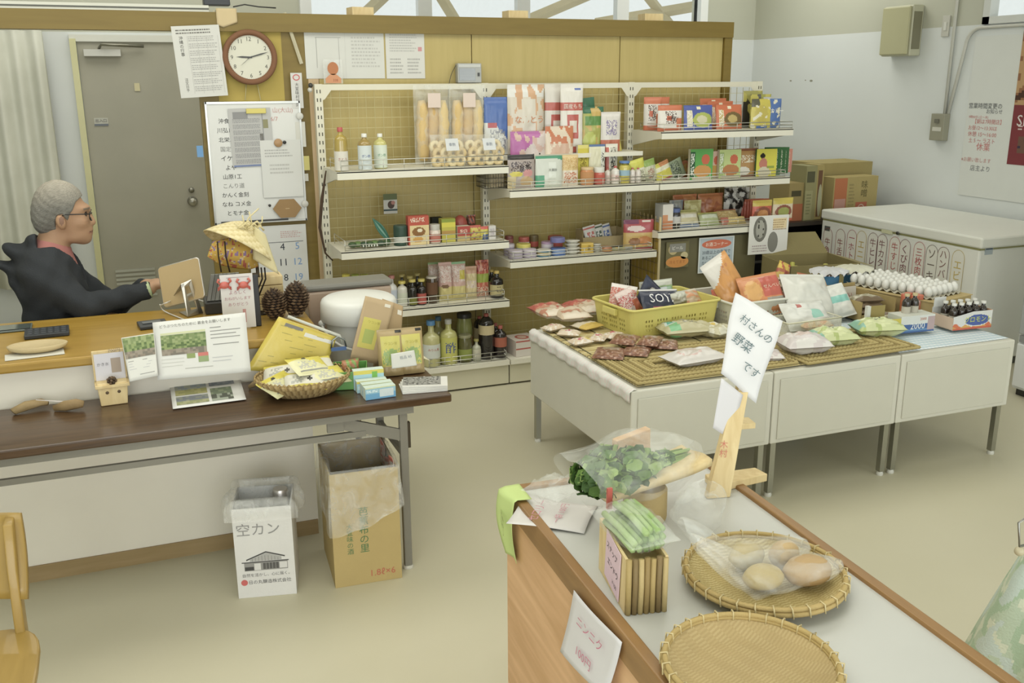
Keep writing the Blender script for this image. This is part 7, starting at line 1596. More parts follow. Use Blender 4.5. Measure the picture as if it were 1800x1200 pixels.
# hair: a thick cap with a side hairline
def poly_sdf(P_):
    P_ = np.array(P_)
    def f(X, Z_):
        d = np.full(X.shape, 1e9); s = np.ones(X.shape)
        for i in range(len(P_)):
            a, b = P_[i], P_[i-1]; e = b-a; wx, wz = X-a[0], Z_-a[1]; t = np.clip((wx*e[0]+wz*e[1])/(e@e), 0, 1)
            d = np.minimum(d, (wx-e[0]*t)**2+(wz-e[1]*t)**2)
            c1 = Z_ >= a[1]; c2 = Z_ < b[1]; c3 = e[0]*wz > e[1]*wx
            fl = (c1 & c2 & c3) | (~c1 & ~c2 & ~c3); s = np.where(fl, -s, s)
        return s*np.sqrt(d)
    return f
hl = [PQ(x, y)[[0, 2]] for x, y in ((40, 300), (150, 300), (158, 335), (146, 342), (134, 352), (129, 366), (124, 372), (121, 384), (116, 380), (112, 372), (102, 374), (99, 388), (101, 400), (92, 409), (70, 414), (40, 400))]
hp2 = poly_sdf(hl)
def hairf(X, Y, Z_):
    base = union([(sd_ell((cx_-.002, MY, cz_+.002), (rx_+.006, .092, .117)), .01), (sd_ell(PQ(78, 385), (.050, .074, .070)), .03)])(X, Y, Z_)
    n_ = .0007*np.sin(X*90+Z_*190+3*np.sin(Y*60))
    return np.maximum(base+n_, hp2(X, Z_)+.0)
rh = random.Random(9)
def hairc(x, y, z):
    g_ = .5+.9*mnoise.noise(Vector((x*40+z*60, y*260, z*260-x*120))); k = min(1, max(0, (z-cz_)/.12)); a = lin('#77766f'); b = lin('#a39c8c'); c = lin('#54534f')
    q = [a[i]*(1-k)+b[i]*k for i in range(3)]; return tuple(q[i]*(.8+.35*g_) for i in range(3))
sd_obj('hair', hairf, (hb-.03, MY-.12, cz_-.13), (hf+.03, MY+.12, zt+.03), .004, hairc, 'cloth', man, MO)
# glasses
g = MB(); gx = PQ(158.5, 373); ear = PQ(112, 373)
for s_ in (-1, 1):
    g.tube([(ear[0]-.008, MY+s_*.083, ear[2]-.008), (ear[0]+.01, MY+s_*.086, ear[2]), (gx[0]-.02, MY+s_*.076, gx[2]+.002), (gx[0], MY+s_*.062, gx[2])], .0028, '#23211f', 'plastic', 6)
    cy_ = MY+s_*.034; pts = [(gx[0]+.004-.006*abs(math.cos(a*PI/8)), cy_+.026*math.cos(a*PI/8), gx[2]-.012+.019*math.sin(a*PI/8)) for a in range(16)]
    g.tube(pts, .0026, '#23211f', 'plastic', 6, closed=True)
g.tube([(gx[0]+.003, MY-.009, gx[2]-.006), (gx[0]+.006, MY, gx[2]-.002), (gx[0]+.003, MY+.009, gx[2]-.006)], .0024, '#23211f', 'plastic', 6)
g.v = [v-Vector(MO) for v in g.v]; g.build('glasses', man)
# shirt and jacket
def grow(f, r): return lambda X, Y, Z_: f(X, Y, Z_)-r
tf = union(torso); nk = union([(sd_cap(PQ(93, 436), PQ(90, 455), .066, .078), .02)])
def shirtf(X, Y, Z_):
    d = smin(tf(X, Y, Z_)-.008, nk(X, Y, Z_)-.004, .03); top = PQ(80, 414)[2]; sl = Z_-(top-(X-PQ(80, 414)[0])*.55)
    return np.maximum(d, sl)
sd_obj('pink_shirt', shirtf, (tx-.22, MY-.26, .80), (tx+.22, MY+.26, zc+.10), .008, lambda x, y, z: lin('#b06e66'), 'cloth', man, MO)
sl = union([(sd_cap(SHR, ELR, .070, .058), .03), (sd_cap(ELR, WRR-(WRR-ELR)*.08, .056, .040), .02), (sd_cap(SHL, ELL, .070, .058), .03), (sd_cap(ELL, WRL-(WRL-ELL)*.12, .056, .040), .02)])
hood = union([(sd_ell(PQ(42, 448), (.085, .11, .045), -.5), .02), (sd_ell(PQ(22, 470), (.065, .07, .028), -.35), .02), (sd_ell(PQ(30, 492), (.035, .09, .05), .2), .02), (sd_cap(PQ(62, 424, -.085), PQ(92, 446, -.105), .026, .022), .02), (sd_cap(PQ(62, 424, .085), PQ(92, 446, .105), .026, .022), .02), (sd_cap(PQ(60, 426, -.085), PQ(60, 426, .085), .028, .028), .02)])
def jackf(X, Y, Z_):
    d = smin(smin(tf(X, Y, Z_)-.026, sl(X, Y, Z_), .045), hood(X, Y, Z_), .025)
    fold = .0035*np.sin(X*45+Z_*60+Y*20)+.002*np.sin(X*70-Z_*50+Y*15)
    d = d+fold
    ztop = PQ(92, 430)[2]; zbot = PQ(165, 505)[2]; w_ = .125*np.clip((Z_-zbot)/(ztop-zbot), 0, 1.15)
    cut = np.minimum(w_-np.abs(Y-MY), X-(tx-.045))
    top = Z_-(PQ(70, 412)[2]+.02)
    ncut = -(union([(sd_cap(PQ(96, 400), PQ(93, 440), .074, .080), .02)])(X, Y, Z_))
    return np.maximum(np.maximum(np.maximum(d, cut), top), ncut)
sd_obj('hooded_jacket', jackf, (-.86, 4.18, .78), (.30, 5.0, sh_z+.16), .009, lambda x, y, z: lin('#34373a'), 'cloth', man, MO)
cf_ = WRR-(WRR-ELR)*.04; dcf = (WRR-ELR)/np.linalg.norm(WRR-ELR); m = MB(); m.tube([Vector(cf_-dcf*.006)-Vector(MO), Vector(cf_+dcf*.010)-Vector(MO)], .037, '#a9b88a', 'cloth', 14); m.build('green_cuff', man)
tr_ = union(legs+[(sd_ell((tx, MY, .50), (.17, .19, .14)), .05)])
sd_obj('trousers', lambda X, Y, Z_: np.maximum(np.maximum(tr_(X, Y, Z_)-.012, .10-Z_), Z_-.66), (tx-.24, MY-.28, .08), (tx+.56, MY+.28, .70), .014, lambda x, y, z: lin('#33343a'), 'cloth', man, MO)
stl = empty('office_chair', 'dark chair under the seated person behind the counter', 'chair', (tx-.02, MY, 0))
MB().box(-.22, .22, -.22, .22, .295, .335, '#2c2d2d', 'cloth').build('seat', stl, bev=.015)
MB().tube([(0, 0, .05), (0, 0, .295)], .025, '#3a3a38', 'metal', 10).build('gas_column', stl)
for k in range(5): a = k*2*PI/5; MB().tube([(0, 0, .06), (.24*math.cos(a), .24*math.sin(a), .03)], .018, '#2c2c2b', 'plastic', 8, rads=[.02, .03]).build('leg', stl)
p = at(2, 572, y=4.36)
MB().box(-.36, -.32, -.18, .18, .50, .84, '#2f3130', 'cloth').build('backrest', stl, bev=.015); MB().box(-.34, -.20, -.03, .03, .30, .33, '#2c2d2d', 'metal').box(-.345, -.325, -.03, .03, .30, .52, '#2c2d2d', 'metal').build('back_bracket', stl)

# ------------------------------------------------------------------ things on the counter
CT = .873
cA, cB, cC = at(265, 533, y=4.30), at(303, 478, y=4.27), at(374, 459, y=4.16); cD = cA+(cC-cB)
tb_ = empty('tablet', 'silver tablet seen from behind on a metal stand with a white cable', 'tablet', cA)
ce = (cA+cB+cC+cD)/4; ux = (cC-cB).normalized(); uy = (cB-cA); uy = (uy-ux*uy.dot(ux)).normalized(); uz = ux.cross(uy)
Mx = Matrix(((ux.x, uy.x, uz.x, ce.x-cA.x), (ux.y, uy.y, uz.y, ce.y-cA.y), (ux.z, uy.z, uz.z, ce.z-cA.z), (0, 0, 0, 1)))
W_ = (cC-cB).length; H_ = (cB-cA).length
m = MB(); m.T = Mx; pr = []
for (sx_1, sy_1, a0_) in ((1, 1, 0), (-1, 1, PI/2), (-1, -1, PI), (1, -1, 1.5*PI)):
    for k in range(5): a = a0_+k*PI/8; pr.append((sx_1*(W_/2-.014)+.014*math.cos(a), sy_1*(H_/2-.014)+.014*math.sin(a)))
m.prism(pr, -.004, .004, '#b39a68', 'plastic'); m.build('tablet_body', tb_)  # tan colour paints a warm reflection onto the silver back
m = MB(); m.T = Mx; m.tube([(x, y, 0) for x, y in pr], .0045, '#cfccc4', 'metal', 6, closed=True); m.build('metal_edge', tb_)
m = MB(); m.T = Mx; m.box(-W_/2+.008, W_/2-.008, -H_/2+.008, H_/2-.008, -.0048, -.004, '#23252a', 'plastic'); m.build('screen', tb_)
f1, f2 = at(340, 553, z=CT), at(300, 548, z=CT)
sd_ = empty('tablet_stand', 'bent silver metal stand under the tablet on the wooden counter', 'stand', f1)
top = ce+uz*.012; 
m = MB()
q1, q2 = at(330, 556, z=CT+.004), at(357, 549, z=CT+.004); t1, t2 = at(318, 500, y=4.17), at(336, 492, y=4.17)
for a, b_, c, d in ((q1, q2, t2, t1),):
    L = [a.lerp(b_, 0), a.lerp(b_, .3), d.lerp(c, .3), d.lerp(c, 0)]; m.add([x-f1 for x in L], [(0, 1, 2, 3)], '#c6c2b4', 'metal'); L = [a.lerp(b_, .7), b_, c, d.lerp(c, .7)]; m.add([x-f1 for x in L], [(0, 1, 2, 3)], '#c6c2b4', 'metal')
    for v0, v1 in ((0, .16), (.55, .66), (.88, 1)): L = [a.lerp(d, v0), b_.lerp(c, v0), b_.lerp(c, v1), a.lerp(d, v1)]; m.add([x-f1 for x in L], [(0, 1, 2, 3)], '#c9c5b8', 'metal')
o = m.build('front_leg', sd_); s_ = o.modifiers.new('s', 'SOLIDIFY'); s_.thickness = .004
m = MB(); L = [at(300, 528, y=4.26), at(312, 530, y=4.24), t2, t1]; L = [x-f1 for x in L]; m.add(L, [(0, 1, 2, 3)], '#bcb8aa', 'metal'); o = m.build('rear_plate', sd_); s_ = o.modifiers.new('s', 'SOLIDIFY'); s_.thickness = .004
m = MB(); L = [q1, q2, at(345, 543, z=CT+.004), at(315, 548, z=CT+.004)]; m.add([x-f1 for x in L], [(0, 1, 2, 3)], '#b9b4a6', 'metal'); o = m.build('base_plate', sd_); s_ = o.modifiers.new('s', 'SOLIDIFY'); s_.thickness = .003
def cable(label, pts, r=.0028, col='#d0cfc8'):
    P_ = [Vector(p_) for p_ in pts]; out = []
    for i in range(len(P_)-1):
        p0, p1, p2, p3 = P_[max(0, i-1)], P_[i], P_[i+1], P_[min(len(P_)-1, i+2)]
        for k in range(6): t = k/6; out.append(.5*((2*p1)+(-p0+p2)*t+(2*p0-5*p1+4*p2-p3)*t*t+(-p0+3*p1-3*p2+p3)*t**3))
    out.append(P_[-1]); m = MB(); m.tube(out, r, col, 'plastic', 6); return tag(m.build('charging_cable'), label, 'cable')
cable('white cable looping from the tablet edge across the stand to the right', [at(283, 536, y=4.24), at(295, 531, y=4.2), at(313, 524, z=CT+.03), at(345, 526, z=CT+.02), at(375, 535, z=CT+.004), at(405, 536, z=CT+.004)])
cable('white cable hanging in a loop below the tablet edge', [at(281, 535, y=4.24), at(288, 546, z=CT+.01), at(310, 556, z=CT+.004), at(325, 562, z=CT+.004)])
# calculator, phone, terminal
def slab(name, label, cat, px, py, w, d, h, rz, col, extra=None, tilt=0):
    p = at(px, py, z=CT+h); e = empty(name, label, cat, (p.x, p.y, CT+.0005), R(rz)); m = MB(); m.hexa([(-w/2, -d/2, 0), (w/2, -d/2, 0), (w/2, d/2, 0), (-w/2, d/2, 0)], [(-w/2, -d/2, h*.7), (w/2, -d/2, h*.7), (w/2, d/2, h), (-w/2, d/2, h)], col, 'plastic'); m.build('case', e, bev=.003)
    if extra: extra(e, w, d, h)
    return e
def keys(e, w, d, h):
    m = MB(); 
    for i in range(6):
        for j in range(3): x = -w*.42+w*.84*i/5.6; y = -d*.4+d*.26*j; z = h*(.7+.3*(y+d/2)/d); m.box(x, x+w*.10, y, y+d*.17, z, z+.003, '#4c5054', 'plastic')
    m.build('keypad', e); tag(bpy.data.objects[e.children[-1].name], None, None, None, 'stuff')
slab('calculator', 'dark grey calculator with raised keys on the left of the wooden counter', 'calculator', 82, 579, .16, .10, .022, 3, '#2e3236', keys)
slab('phone', 'flat phone with pale reflecting glass at the left frame edge on the counter', 'phone', 10, 576, .19, .10, .010, 2, '#5f6a66', lambda e, w, d, h: MB().box(-w*.47, w*.47, -d*.42, d*.42, h*.99, h*.99+.001, '#55605c', 'liquid').build('screen', e))
slab('card_reader', 'small dark card reader left of the large leaflet on the counter', 'card reader', 268, 566, .11, .09, .018, 8, '#33373b', lambda e, w, d, h: MB().box(-w*.35, w*.3, -d*.1, d*.3, h*.93, h*.99, '#6a6e70', 'plastic').build('screen', e))
p = at(66, 608, z=CT+.02)
pp_ = MB().box(-.105, .09, -.04, .045, 0, .0015, '#cfcdc0', 'paper'); tag(pp_.build('paper_sheet', None, (p.x, p.y-.05, CT+.0005), (0, 0, R(6))), 'white paper sheet under the round wooden dish on the counter', 'paper')
m = MB(); m.lathe([(0, .004), (.07, .0), (.098, .012), (.103, .024), (.098, .026), (.088, .018), (0, .014)], '#bca878', 'organic', 40, cap=False, sy=.62)
tag(m.build('wooden_dish', None, (p.x, p.y, CT+.003)), 'shallow pale oval wooden dish on the counter', 'dish')
# crab note on black stand
nb = at(425, 600, z=CT)
ns_ = empty('note_stand', 'black upright stand with a white red crab note on the counter', 'stand', (.335, 3.86, CT))
nx0, nx1 = at(390, 530, y=3.84).x-.335, at(452, 520, y=3.84).x-.335; zt_ = at(420, 484, y=3.84).z-CT
MB().box(nx1-.03, nx1+.012, .004, .05, 0, zt_*.97, '#26282a', 'plastic').build('black_panel', ns_, bev=.003)
m = MB(); m.T = FR((nx0+nx1)/2-.006, -.012, zt_/2+.004); w, h = (nx1-nx0)*.92, zt_
m.add([(-w/2, -h/2, 0), (w/2, -h/2, 0), (w/2, h/2, 0), (-w/2, h/2, 0), (-w/2, -h/2, -.004), (w/2, -h/2, -.004), (w/2, h/2, -.004), (-w/2, h/2, -.004)], [(0, 1, 2, 3), (7, 6, 5, 4), (0, 4, 5, 1), (1, 5, 6, 2), (2, 6, 7, 3), (3, 7, 4, 0)], '#d6d4d0', 'paper')
m.text('よろしく', Matrix.Translation((0, h*.17, .0006)), None, w*.5, '#a86a78'); m.text('おねがいします', Matrix.Translation((0, h*.06, .0006)), None, w*.8, '#b07a84'); m.text('ありがとう', Matrix.Translation((0, -.05*h, .0006)), None, w*.6, '#b07a84')
rect(m, w, h, .12, -.4, .22, -.15, '#c08a84', .0006); rect(m, w, h, -.3, .44, .4, .45, '#9a8f94', .0006); m.build('white_note', ns_)
for k, (u, v) in enumerate(((-.38, .32), (.2, .30))):
    m = MB(); bx, bz = (nx0+nx1)/2-.006+u*w, zt_/2+.004+v*h; m.ball((bx, -.018, bz), .016, '#c2503c', 'plastic', 10, 8, 1.2, .5, .9)
    for s1 in (-1, 1):
        m.tube([(bx+s1*.014, -.02, bz+.004), (bx+s1*.026, -.022, bz+.016), (bx+s1*.018, -.022, bz+.026)], .004, '#c2503c', 'plastic', 6, rads=[.003, .004, .006])
        for q_ in range(3): m.tube([(bx+s1*.012, -.018, bz-.004*q_), (bx+s1*.026, -.02, bz-.010-.005*q_)], .002, '#b84838', 'plastic', 5)
    m.build('red_crab', ns_)
# pine cones
def pinecone(label, px, py, y, h, r, tilt):
    p = at(px, py, y=y); m = MB()
    m.lathe([(.2*r, 0), (.55*r, h*.15), (.6*r, h*.5), (.3*r, h*.85), (0, h*.95)], '#3f3024', 'organic', 10)
    nrow = 13
    for j in range(nrow):
        v = j/(nrow-1); rr = r*math.sin(PI*(.12+.83*v))**.7*(1-.25*v); nn = max(4, int(15*math.sin(PI*(.14+.78*v))))
        for i in range(nn):
            a = 2*PI*(i+.5*(j % 2))/nn+j*.3; ca, sa = math.cos(a), math.sin(a); z = h*(.04+.9*v); up_ = .35+.5*v
            b0 = Vector((ca*rr*.45, sa*rr*.45, z)); tip = Vector((ca*rr*1.08, sa*rr*1.08, z+rr*.45*up_)); s1 = Vector((-sa, ca, 0))*rr*.26
            m.add([b0-s1*.4, b0+s1*.4, tip+s1+Vector((0, 0, -.003)), tip+Vector((ca, sa, .6))*rr*.12, tip-s1+Vector((0, 0, -.003)), tip+Vector((0, 0, -.008)), b0+Vector((0, 0, -.006))], [(0, 1, 2, 3, 4), (2, 5, 3), (3, 5, 4), (0, 6, 1), (1, 6, 5, 2), (0, 4, 5, 6)], ['#66503a', '#564230', '#7d664c'][(i+j) % 3], 'organic')
    return tag(m.build('pine_cone', None, (p.x, y, CT+.004), (0, R(tilt), 0)), label, 'pine cone')
pinecone('left pine cone on the counter beside the black stand', 487, 565, 3.96, .135, .052, -4)
pinecone('right darker taller pine cone on the counter', 520, 560, 3.98, .155, .054, 5)
# wooden block behind the cones
e = at(490, 500, y=4.12); wb = empty('wooden_block', 'stack of pale wooden boards under the woven hat behind the pine cones', 'wood piece', (.50, 4.14, CT))
zb_ = at(490, 483, y=4.1).z-CT
for k in range(4): MB().box(-.055-.006*k % .01, .05, -.05, .05, zb_*k/4+.0005, zb_*(k+1)/4-.002, mat='raw_wood').build('board', wb, bev=.003)
# woven palm hat with floral lining, hung on the black rod
hc = at(425, 425, y=4.08)
hat = empty('woven_hat', 'pale woven palm leaf hat with yellow flowered cloth lining above the counter', 'hat', hc)
def hatpt(u, v):
    a = 2*PI*u; r0 = .02+.125*v; d_ = .11*(1-v**1.6); ax_ = Vector((.55, .25, .80)).normalized(); e1 = Vector((1, 0, -.62)).normalized(); e2 = ax_.cross(e1)
    return ax_*(d_-.03)+e1*(r0*1.05*math.cos(a))+e2*(r0*math.sin(a))*(1+.05*math.sin(6*a))
m = MB(); m.sheet(hatpt, 48, 16, lambda u, v: lin(['#d3c48e', '#c9b87e', '#dacb9a'][(int(u*48)+int(v*16)) % 3]), 'straw', .003); m.build('hat_shell', hat)
def linc(u, v):
    n_ = mnoise.noise(Vector((u*14, v*6, 3))); return lin('#8a6f94' if n_ > .28 else ('#a8503c' if n_ < -.33 else ('#cdb890' if .2 < n_ < .28 else '#c09a2c')))
A_, B_, C_, D_, E2 = [at(a, b_, y=4.02)-hc for a, b_ in ((375, 425), (452, 412), (455, 470), (415, 482), (365, 452))]
m = MB(); m.sheet(lambda u, v: (A_.lerp(B_, u)).lerp(E2.lerp(D_, min(1, u*1.25)).lerp(C_, max(0, u*1.6-.6)), v)+Vector((0, -.05*math.sin(PI*u)*math.sin(PI*v)+.02, 0)), 34, 22, linc, 'cloth', .002); m.build('flowered_lining', hat)
m = MB(); q = [at(a, b_, y=4.0)-hc for a, b_ in ((446, 395), (466, 412), (490, 482), (445, 455))]; m.sheet(lambda u, v: (q[0].lerp(q[1], u)).lerp(q[3].lerp(q[2], u), v)+Vector((0, -.015*math.sin(PI*u), 0)), 8, 12, '#d3c795', 'straw', .002); m.build('palm_strip', hat)
m = MB()
for k, (a, b_) in enumerate((((430, 398), (455, 366)), ((436, 400), (426, 378)), ((444, 398), (438, 372)), ((420, 405), (412, 392)), ((450, 400), (461, 380)))): A2, B2 = at(a[0], a[1], y=4.0)-hc, at(b_[0], b_[1], y=4.0)-hc; m.tube([A2, (A2+B2)/2+Vector((.006*(k-2), 0, 0)), B2], .003, '#d6c894', 'straw', 5)
for k in range(7): A2 = at(418+k*5, 402-(k % 3)*4, y=4.0)-hc; m.tube([A2, A2+Vector((.02, -.01, .012)), A2+Vector((.035, 0, -.008))], .0045, '#d2c28a', 'straw', 5)
m.build('palm_knot', hat)
for (x0, x1) in ((381, 393), (394, 408)):
    m = MB(); m.tube([at(x0+1, 424, y=3.975)-hc, at(x0+3, 450, y=3.965)-hc, at(x1-4, 478, y=3.97)-hc], .0035, '#3a2f24', 'cloth', 6); m.build('chin_cord', hat)
for x0 in (459, 465):
    m = MB(); m.tube([at(x0, 470, y=4.0)-hc, at(x0+2, 490, y=4.0)-hc, at(x0-10, 520, y=4.0)-hc], .0035, '#2f2822', 'cloth', 6); m.build('chin_cord', hat)
hs = MB(); hs.tube([(hc.x+.06, 4.10, CT+.002), (hc.x+.055, 4.10, hc.z-.02)], .007, '#4a4030', 'metal', 8)
hs.v = [v-Vector((hc.x+.06, 4.10, CT)) for v in hs.v]; hs.lathe([(.05, 0.0005), (.05, .006), (.012, .012)], '#3c352a', 'metal', 18)
tag(hs.build('hat_stand', None, (hc.x+.06, 4.10, CT)), 'thin dark rod on a round foot holding up the woven hat', 'stand')
# cash drawer grey printer behind tablet
e = at(385, 495, y=4.22); pr_ = empty('printer', 'grey ribbed device with dark base between tablet and note stand', 'printer', (e.x, 4.2, CT)); MB().hexa([(-.07, -.05, .0), (.07, -.05, .0), (.07, .06, .0), (-.07, .06, .0)], [(-.07, -.05, .05), (.07, -.05, .05), (.07, .06, .06), (-.07, .06, .06)], '#33322f', 'plastic').build('base', pr_, bev=.004)
m = MB()
for k in range(7): m.hexa([(-.06+.017*k, -.03, .055), (-.045+.017*k, -.03, .055), (-.045+.017*k, .0, .055), (-.06+.017*k, .0, .055)], [(-.03+.017*k, .03, .155), (-.015+.017*k, .03, .155), (-.015+.017*k, .05, .155), (-.03+.017*k, .05, .155)], ['#76766e', '#6a6a63'][k % 2], 'plastic')
m.build('ribbed_back', pr_); tag(bpy.data.objects[pr_.children[-1].name], None, None, None, None)

# ------------------------------------------------------------------ side table with cooler and pail
SZ = .64
lx = at(630, 755, y=4.0).x
s2 = empty('side_table', 'small pedestal table behind the counter end under the cooler and white pail', 'table', (lx, 4.0, 0))
MB().box(.60-lx, 1.02-lx, -.27, .38, SZ-.02, SZ, '#b7a884', 'plastic').build('tabletop', s2, bev=.003)
MB().tube([(0, 0, .02), (0, 0, SZ-.02)], .014, '#a29a80', 'metal', 10).build('column', s2); MB().box(-.10, .16, -.16, .2, 0, .02, '#a29a80', 'metal').build('foot_plate', s2, bev=.003)
x0, x1 = at(540, 560, y=4.12).x, at(692, 560, y=4.12).x; zt_ = at(610, 497, y=4.12).z; w, h = x1-x0, zt_-SZ
co = empty('cooler_box', 'pinkish beige cooler box with dark grey lid behind the white pail', 'cooler box', ((x0+x1)/2, 4.19, SZ+.0005), R(2))
MB().hexa([(-w*.46, -.06, 0), (w*.46, -.06, 0), (w*.46, .06, 0), (-w*.46, .06, 0)], [(-w*.49, -.07, h*.91), (w*.49, -.07, h*.91), (w*.49, .07, h*.91), (-w*.49, .07, h*.91)], '#b59c86', 'plastic').build('body', co, bev=.01)
MB().box(-w*.51, w*.51, -.075, .075, h*.915, h*1.0, '#77756c', 'plastic').build('lid', co, bev=.012)
x0, x1 = at(566, 560, y=3.88).x, at(702, 560, y=3.88).x; r0 = (x1-x0)/2*.93; zl = at(640, 522, y=3.85).z-SZ
pa = empty('white_pail', 'white plastic pail with lid and wire handle beside the kraft envelopes', 'pail', ((x0+x1)/2, 3.92, SZ+.0005))
MB().lathe([(r0*.80, 0), (r0*.82, .01), (r0*.94, zl*.8), (r0*.96, zl*.84)], '#cfd0c8', 'plastic', 40).build('pail_body', pa)
MB().lathe([(r0*1.0, zl*.66), (r0*1.06, zl*.68), (r0*1.04, zl*.90), (r0*1.0, zl*.94), (r0*.9, zl*.97), (r0*.4, zl), (0, zl)], '#d6d7d0', 'plastic', 40, cap=False).build('lid', pa)
m = MB(); m.tube([(r0*1.05*math.cos(a), -r0*1.05*math.sin(a), zl*.64-zl*.30*math.sin(a)) for a in [PI*k/16 for k in range(17)]], .006, '#c9cac2', 'plastic', 8); m.build('handle', pa)
for s_ in (-1, 1): MB().ball((s_*r0*1.04, 0, zl*.64), .016, '#c4c5bd', 'plastic').build('handle_lug', pa)

# ------------------------------------------------------------------ cartons on the floor
def opencarton(name, label, P0, P1, hgt, dep, col, th=.005, ext=None):
    v = (P1-P0); ang_ = math.atan2(v.y, v.x); w = v.length; e = empty(name, label, 'cardboard box', (P0.x, P0.y, .0005), ang_)
    m = MB()
    for bx in ((0, w, 0, th), (0, w, dep-th, dep), (0, th, th, dep-th), (w-th, w, th, dep-th)): m.box(*bx, 0, hgt, col, 'card')
    m.box(th, w-th, th, dep-th, 0, th, '#8a7a50' if col != '#d3d2ce' else '#b5b3ae', 'card'); m.build('carton_body', e)
    return e, w, ang_
P0, P1 = at(590, 1034, z=0), at(707, 1015, z=0); hc_ = at(583, 835, y=P0.y+.0).z
print('carton', hc_, (P1-P0).length)
ce_, w, a_ = opencarton('cardboard_box', 'tall brown carton with green characters lined with a clear bag under the brown table end', P0, P1, hc_, .33, '#b39c5e')
m = MB(); m.T = FR(0, -.001, 0)
m.text('芭\n蕉\n布\nの\n里', Matrix.Translation((w*.46, hc_*.49, .0)), hc_*.40, None, '#4c7a4c'); m.text('大\n宜\n味\nの\n酒', Matrix.Translation((w*.25, hc_*.42, .0)), hc_*.27, None, '#5c7f50'); m.text('1.8ℓ×6', Matrix.Translation((w*.72, hc_*.09, .0)), hc_*.06, None, '#b8583a'); m.build('printed_lettering', ce_)
m = MB()
def liner(u, v):
    # u around the mouth, v from inside down over the rim to the outside
    per = [(0, 0), (w, 0), (w, .33), (0, .33)]; k = u*4; i = int(k) % 4; t = k-int(k); a, b_ = per[i], per[(i+1) % 4]; x, y = a[0]+(b_[0]-a[0])*t, a[1]+(b_[1]-a[1])*t; nx_, ny_ = (x-w/2), (y-.165); L = math.hypot(nx_, ny_); nx_, ny_ = nx_/L, ny_/L
    wob = .008*math.sin(u*60)+.006*math.sin(u*23+v*9)
    if v < .35: q = v/.35; return (x-nx_*.02, y-ny_*.02, hc_-.12*(1-q)+.0)
    if v < .5: q = (v-.35)/.15; return (x-nx_*.02*(1-2*q), y-ny_*.02*(1-2*q), hc_+.012*math.sin(PI*q))
    q = (v-.5)/.5; drop = (.13+.11*math.cos((u-.02)*2*PI))*q
    return (x+nx_*(.010+.008*q)+nx_*wob*.6, y+ny_*(.010+.008*q)+ny_*wob, hc_-drop)
m.sheet(liner, 160, 24, '#ffffff', 'milky_film'); lb_ = m.build('bag_liner', None); lb_.matrix_world = Matrix.Translation(P0) @ Matrix.Rotation(a_, 4, 'Z'); tag(lb_, 'clear bag liner folded over the mouth of the tall brown carton', 'bag')
m = MB(); m.sheet(lambda u, v: (w-.012+.004*math.sin(u*20), .02+.28*u, hc_-.10+.10*v+.02*math.sin(u*9)), 24, 10, PNT('#c9b8a8', ('n', '#b8543c', 9, 2, .05), ('r', 0, .8, 1, 1, '#b85a40')), 'film', .002); o = m.build('red_wrapper', None); o.matrix_world = Matrix.Translation(P0) @ Matrix.Rotation(a_, 4, 'Z'); tag(o, 'red printed wrapper showing inside the right of the tall brown carton', 'wrapper')
P0, P1 = at(420, 1052, z=0), at(522, 1043, z=0); hw = at(407, 896, y=P0.y).z
we, w, a_ = opencarton('cardboard_box', 'white carton with a black house drawing standing on the floor', P0, P1, hw, .20, '#d3d2ce')
m = MB(); m.T = FR(0, -.001, 0); m.text('空カン', Matrix.Translation((w*.42, hw*.77, 0)), None, w*.72, '#8f8e8c'); m.text('自然を活かし、心に届く。', Matrix.Translation((w*.5, hw*.255, 0)), None, w*.8, '#7a7976'); m.text('日の丸醸造株式会社', Matrix.Translation((w*.56, hw*.175, 0)), None, w*.72, '#6a6967')
m.add([(w*.12+.012*math.cos(a*PI/8), hw*.175+.012*math.sin(a*PI/8), 0) for a in range(16)], [tuple(range(16))], '#c0504c', 'paper')
def hr(x0, y0, x1, y1, c, e=.0): m.add([(w*x0, hw*y0, e), (w*x1, hw*y0, e), (w*x1, hw*y1, e), (w*x0, hw*y1, e)], [(0, 1, 2, 3)], c, 'paper')
K_ = '#4a4947'
hr(.10, .395, .90, .405, K_); hr(.14, .305, .88, .395, '#8f8e8a'); 
for k in range(5): hr(.46+.055*k, .315, .505+.055*k, .385, '#5c5b58', .0003)
hr(.15, .31, .30, .35, K_, .0003); hr(.31, .31, .42, .385, '#d0cfcb', .0003); hr(.74, .315, .87, .385, '#d0cfcb', .0003); 
for (x0, y0, x1, y1) in ((.18, .42, .52, .50), (.52, .50, .84, .44)):
    m.add([(w*x0, hw*y0, 0), (w*x1, hw*y1, 0), (w*x1, hw*(y1+.014), 0), (w*x0, hw*(y0+.014), 0)], [(0, 1, 2, 3)], K_, 'paper')
m.add([(w*.24, hw*.41, -.0002), (w*.78, hw*.41, -.0002), (w*.78, hw*.445, -.0002), (w*.52, hw*.495, -.0002), (w*.24, hw*.43, -.0002)], [(0, 1, 2, 3, 4)], '#a9a8a4', 'paper')
for k in range(9): hr(.28+.055*k, .41, .284+.055*k, .44+.03*math.sin(k*.4), K_, .0002)
m.build('printed_face', we)
m = MB()
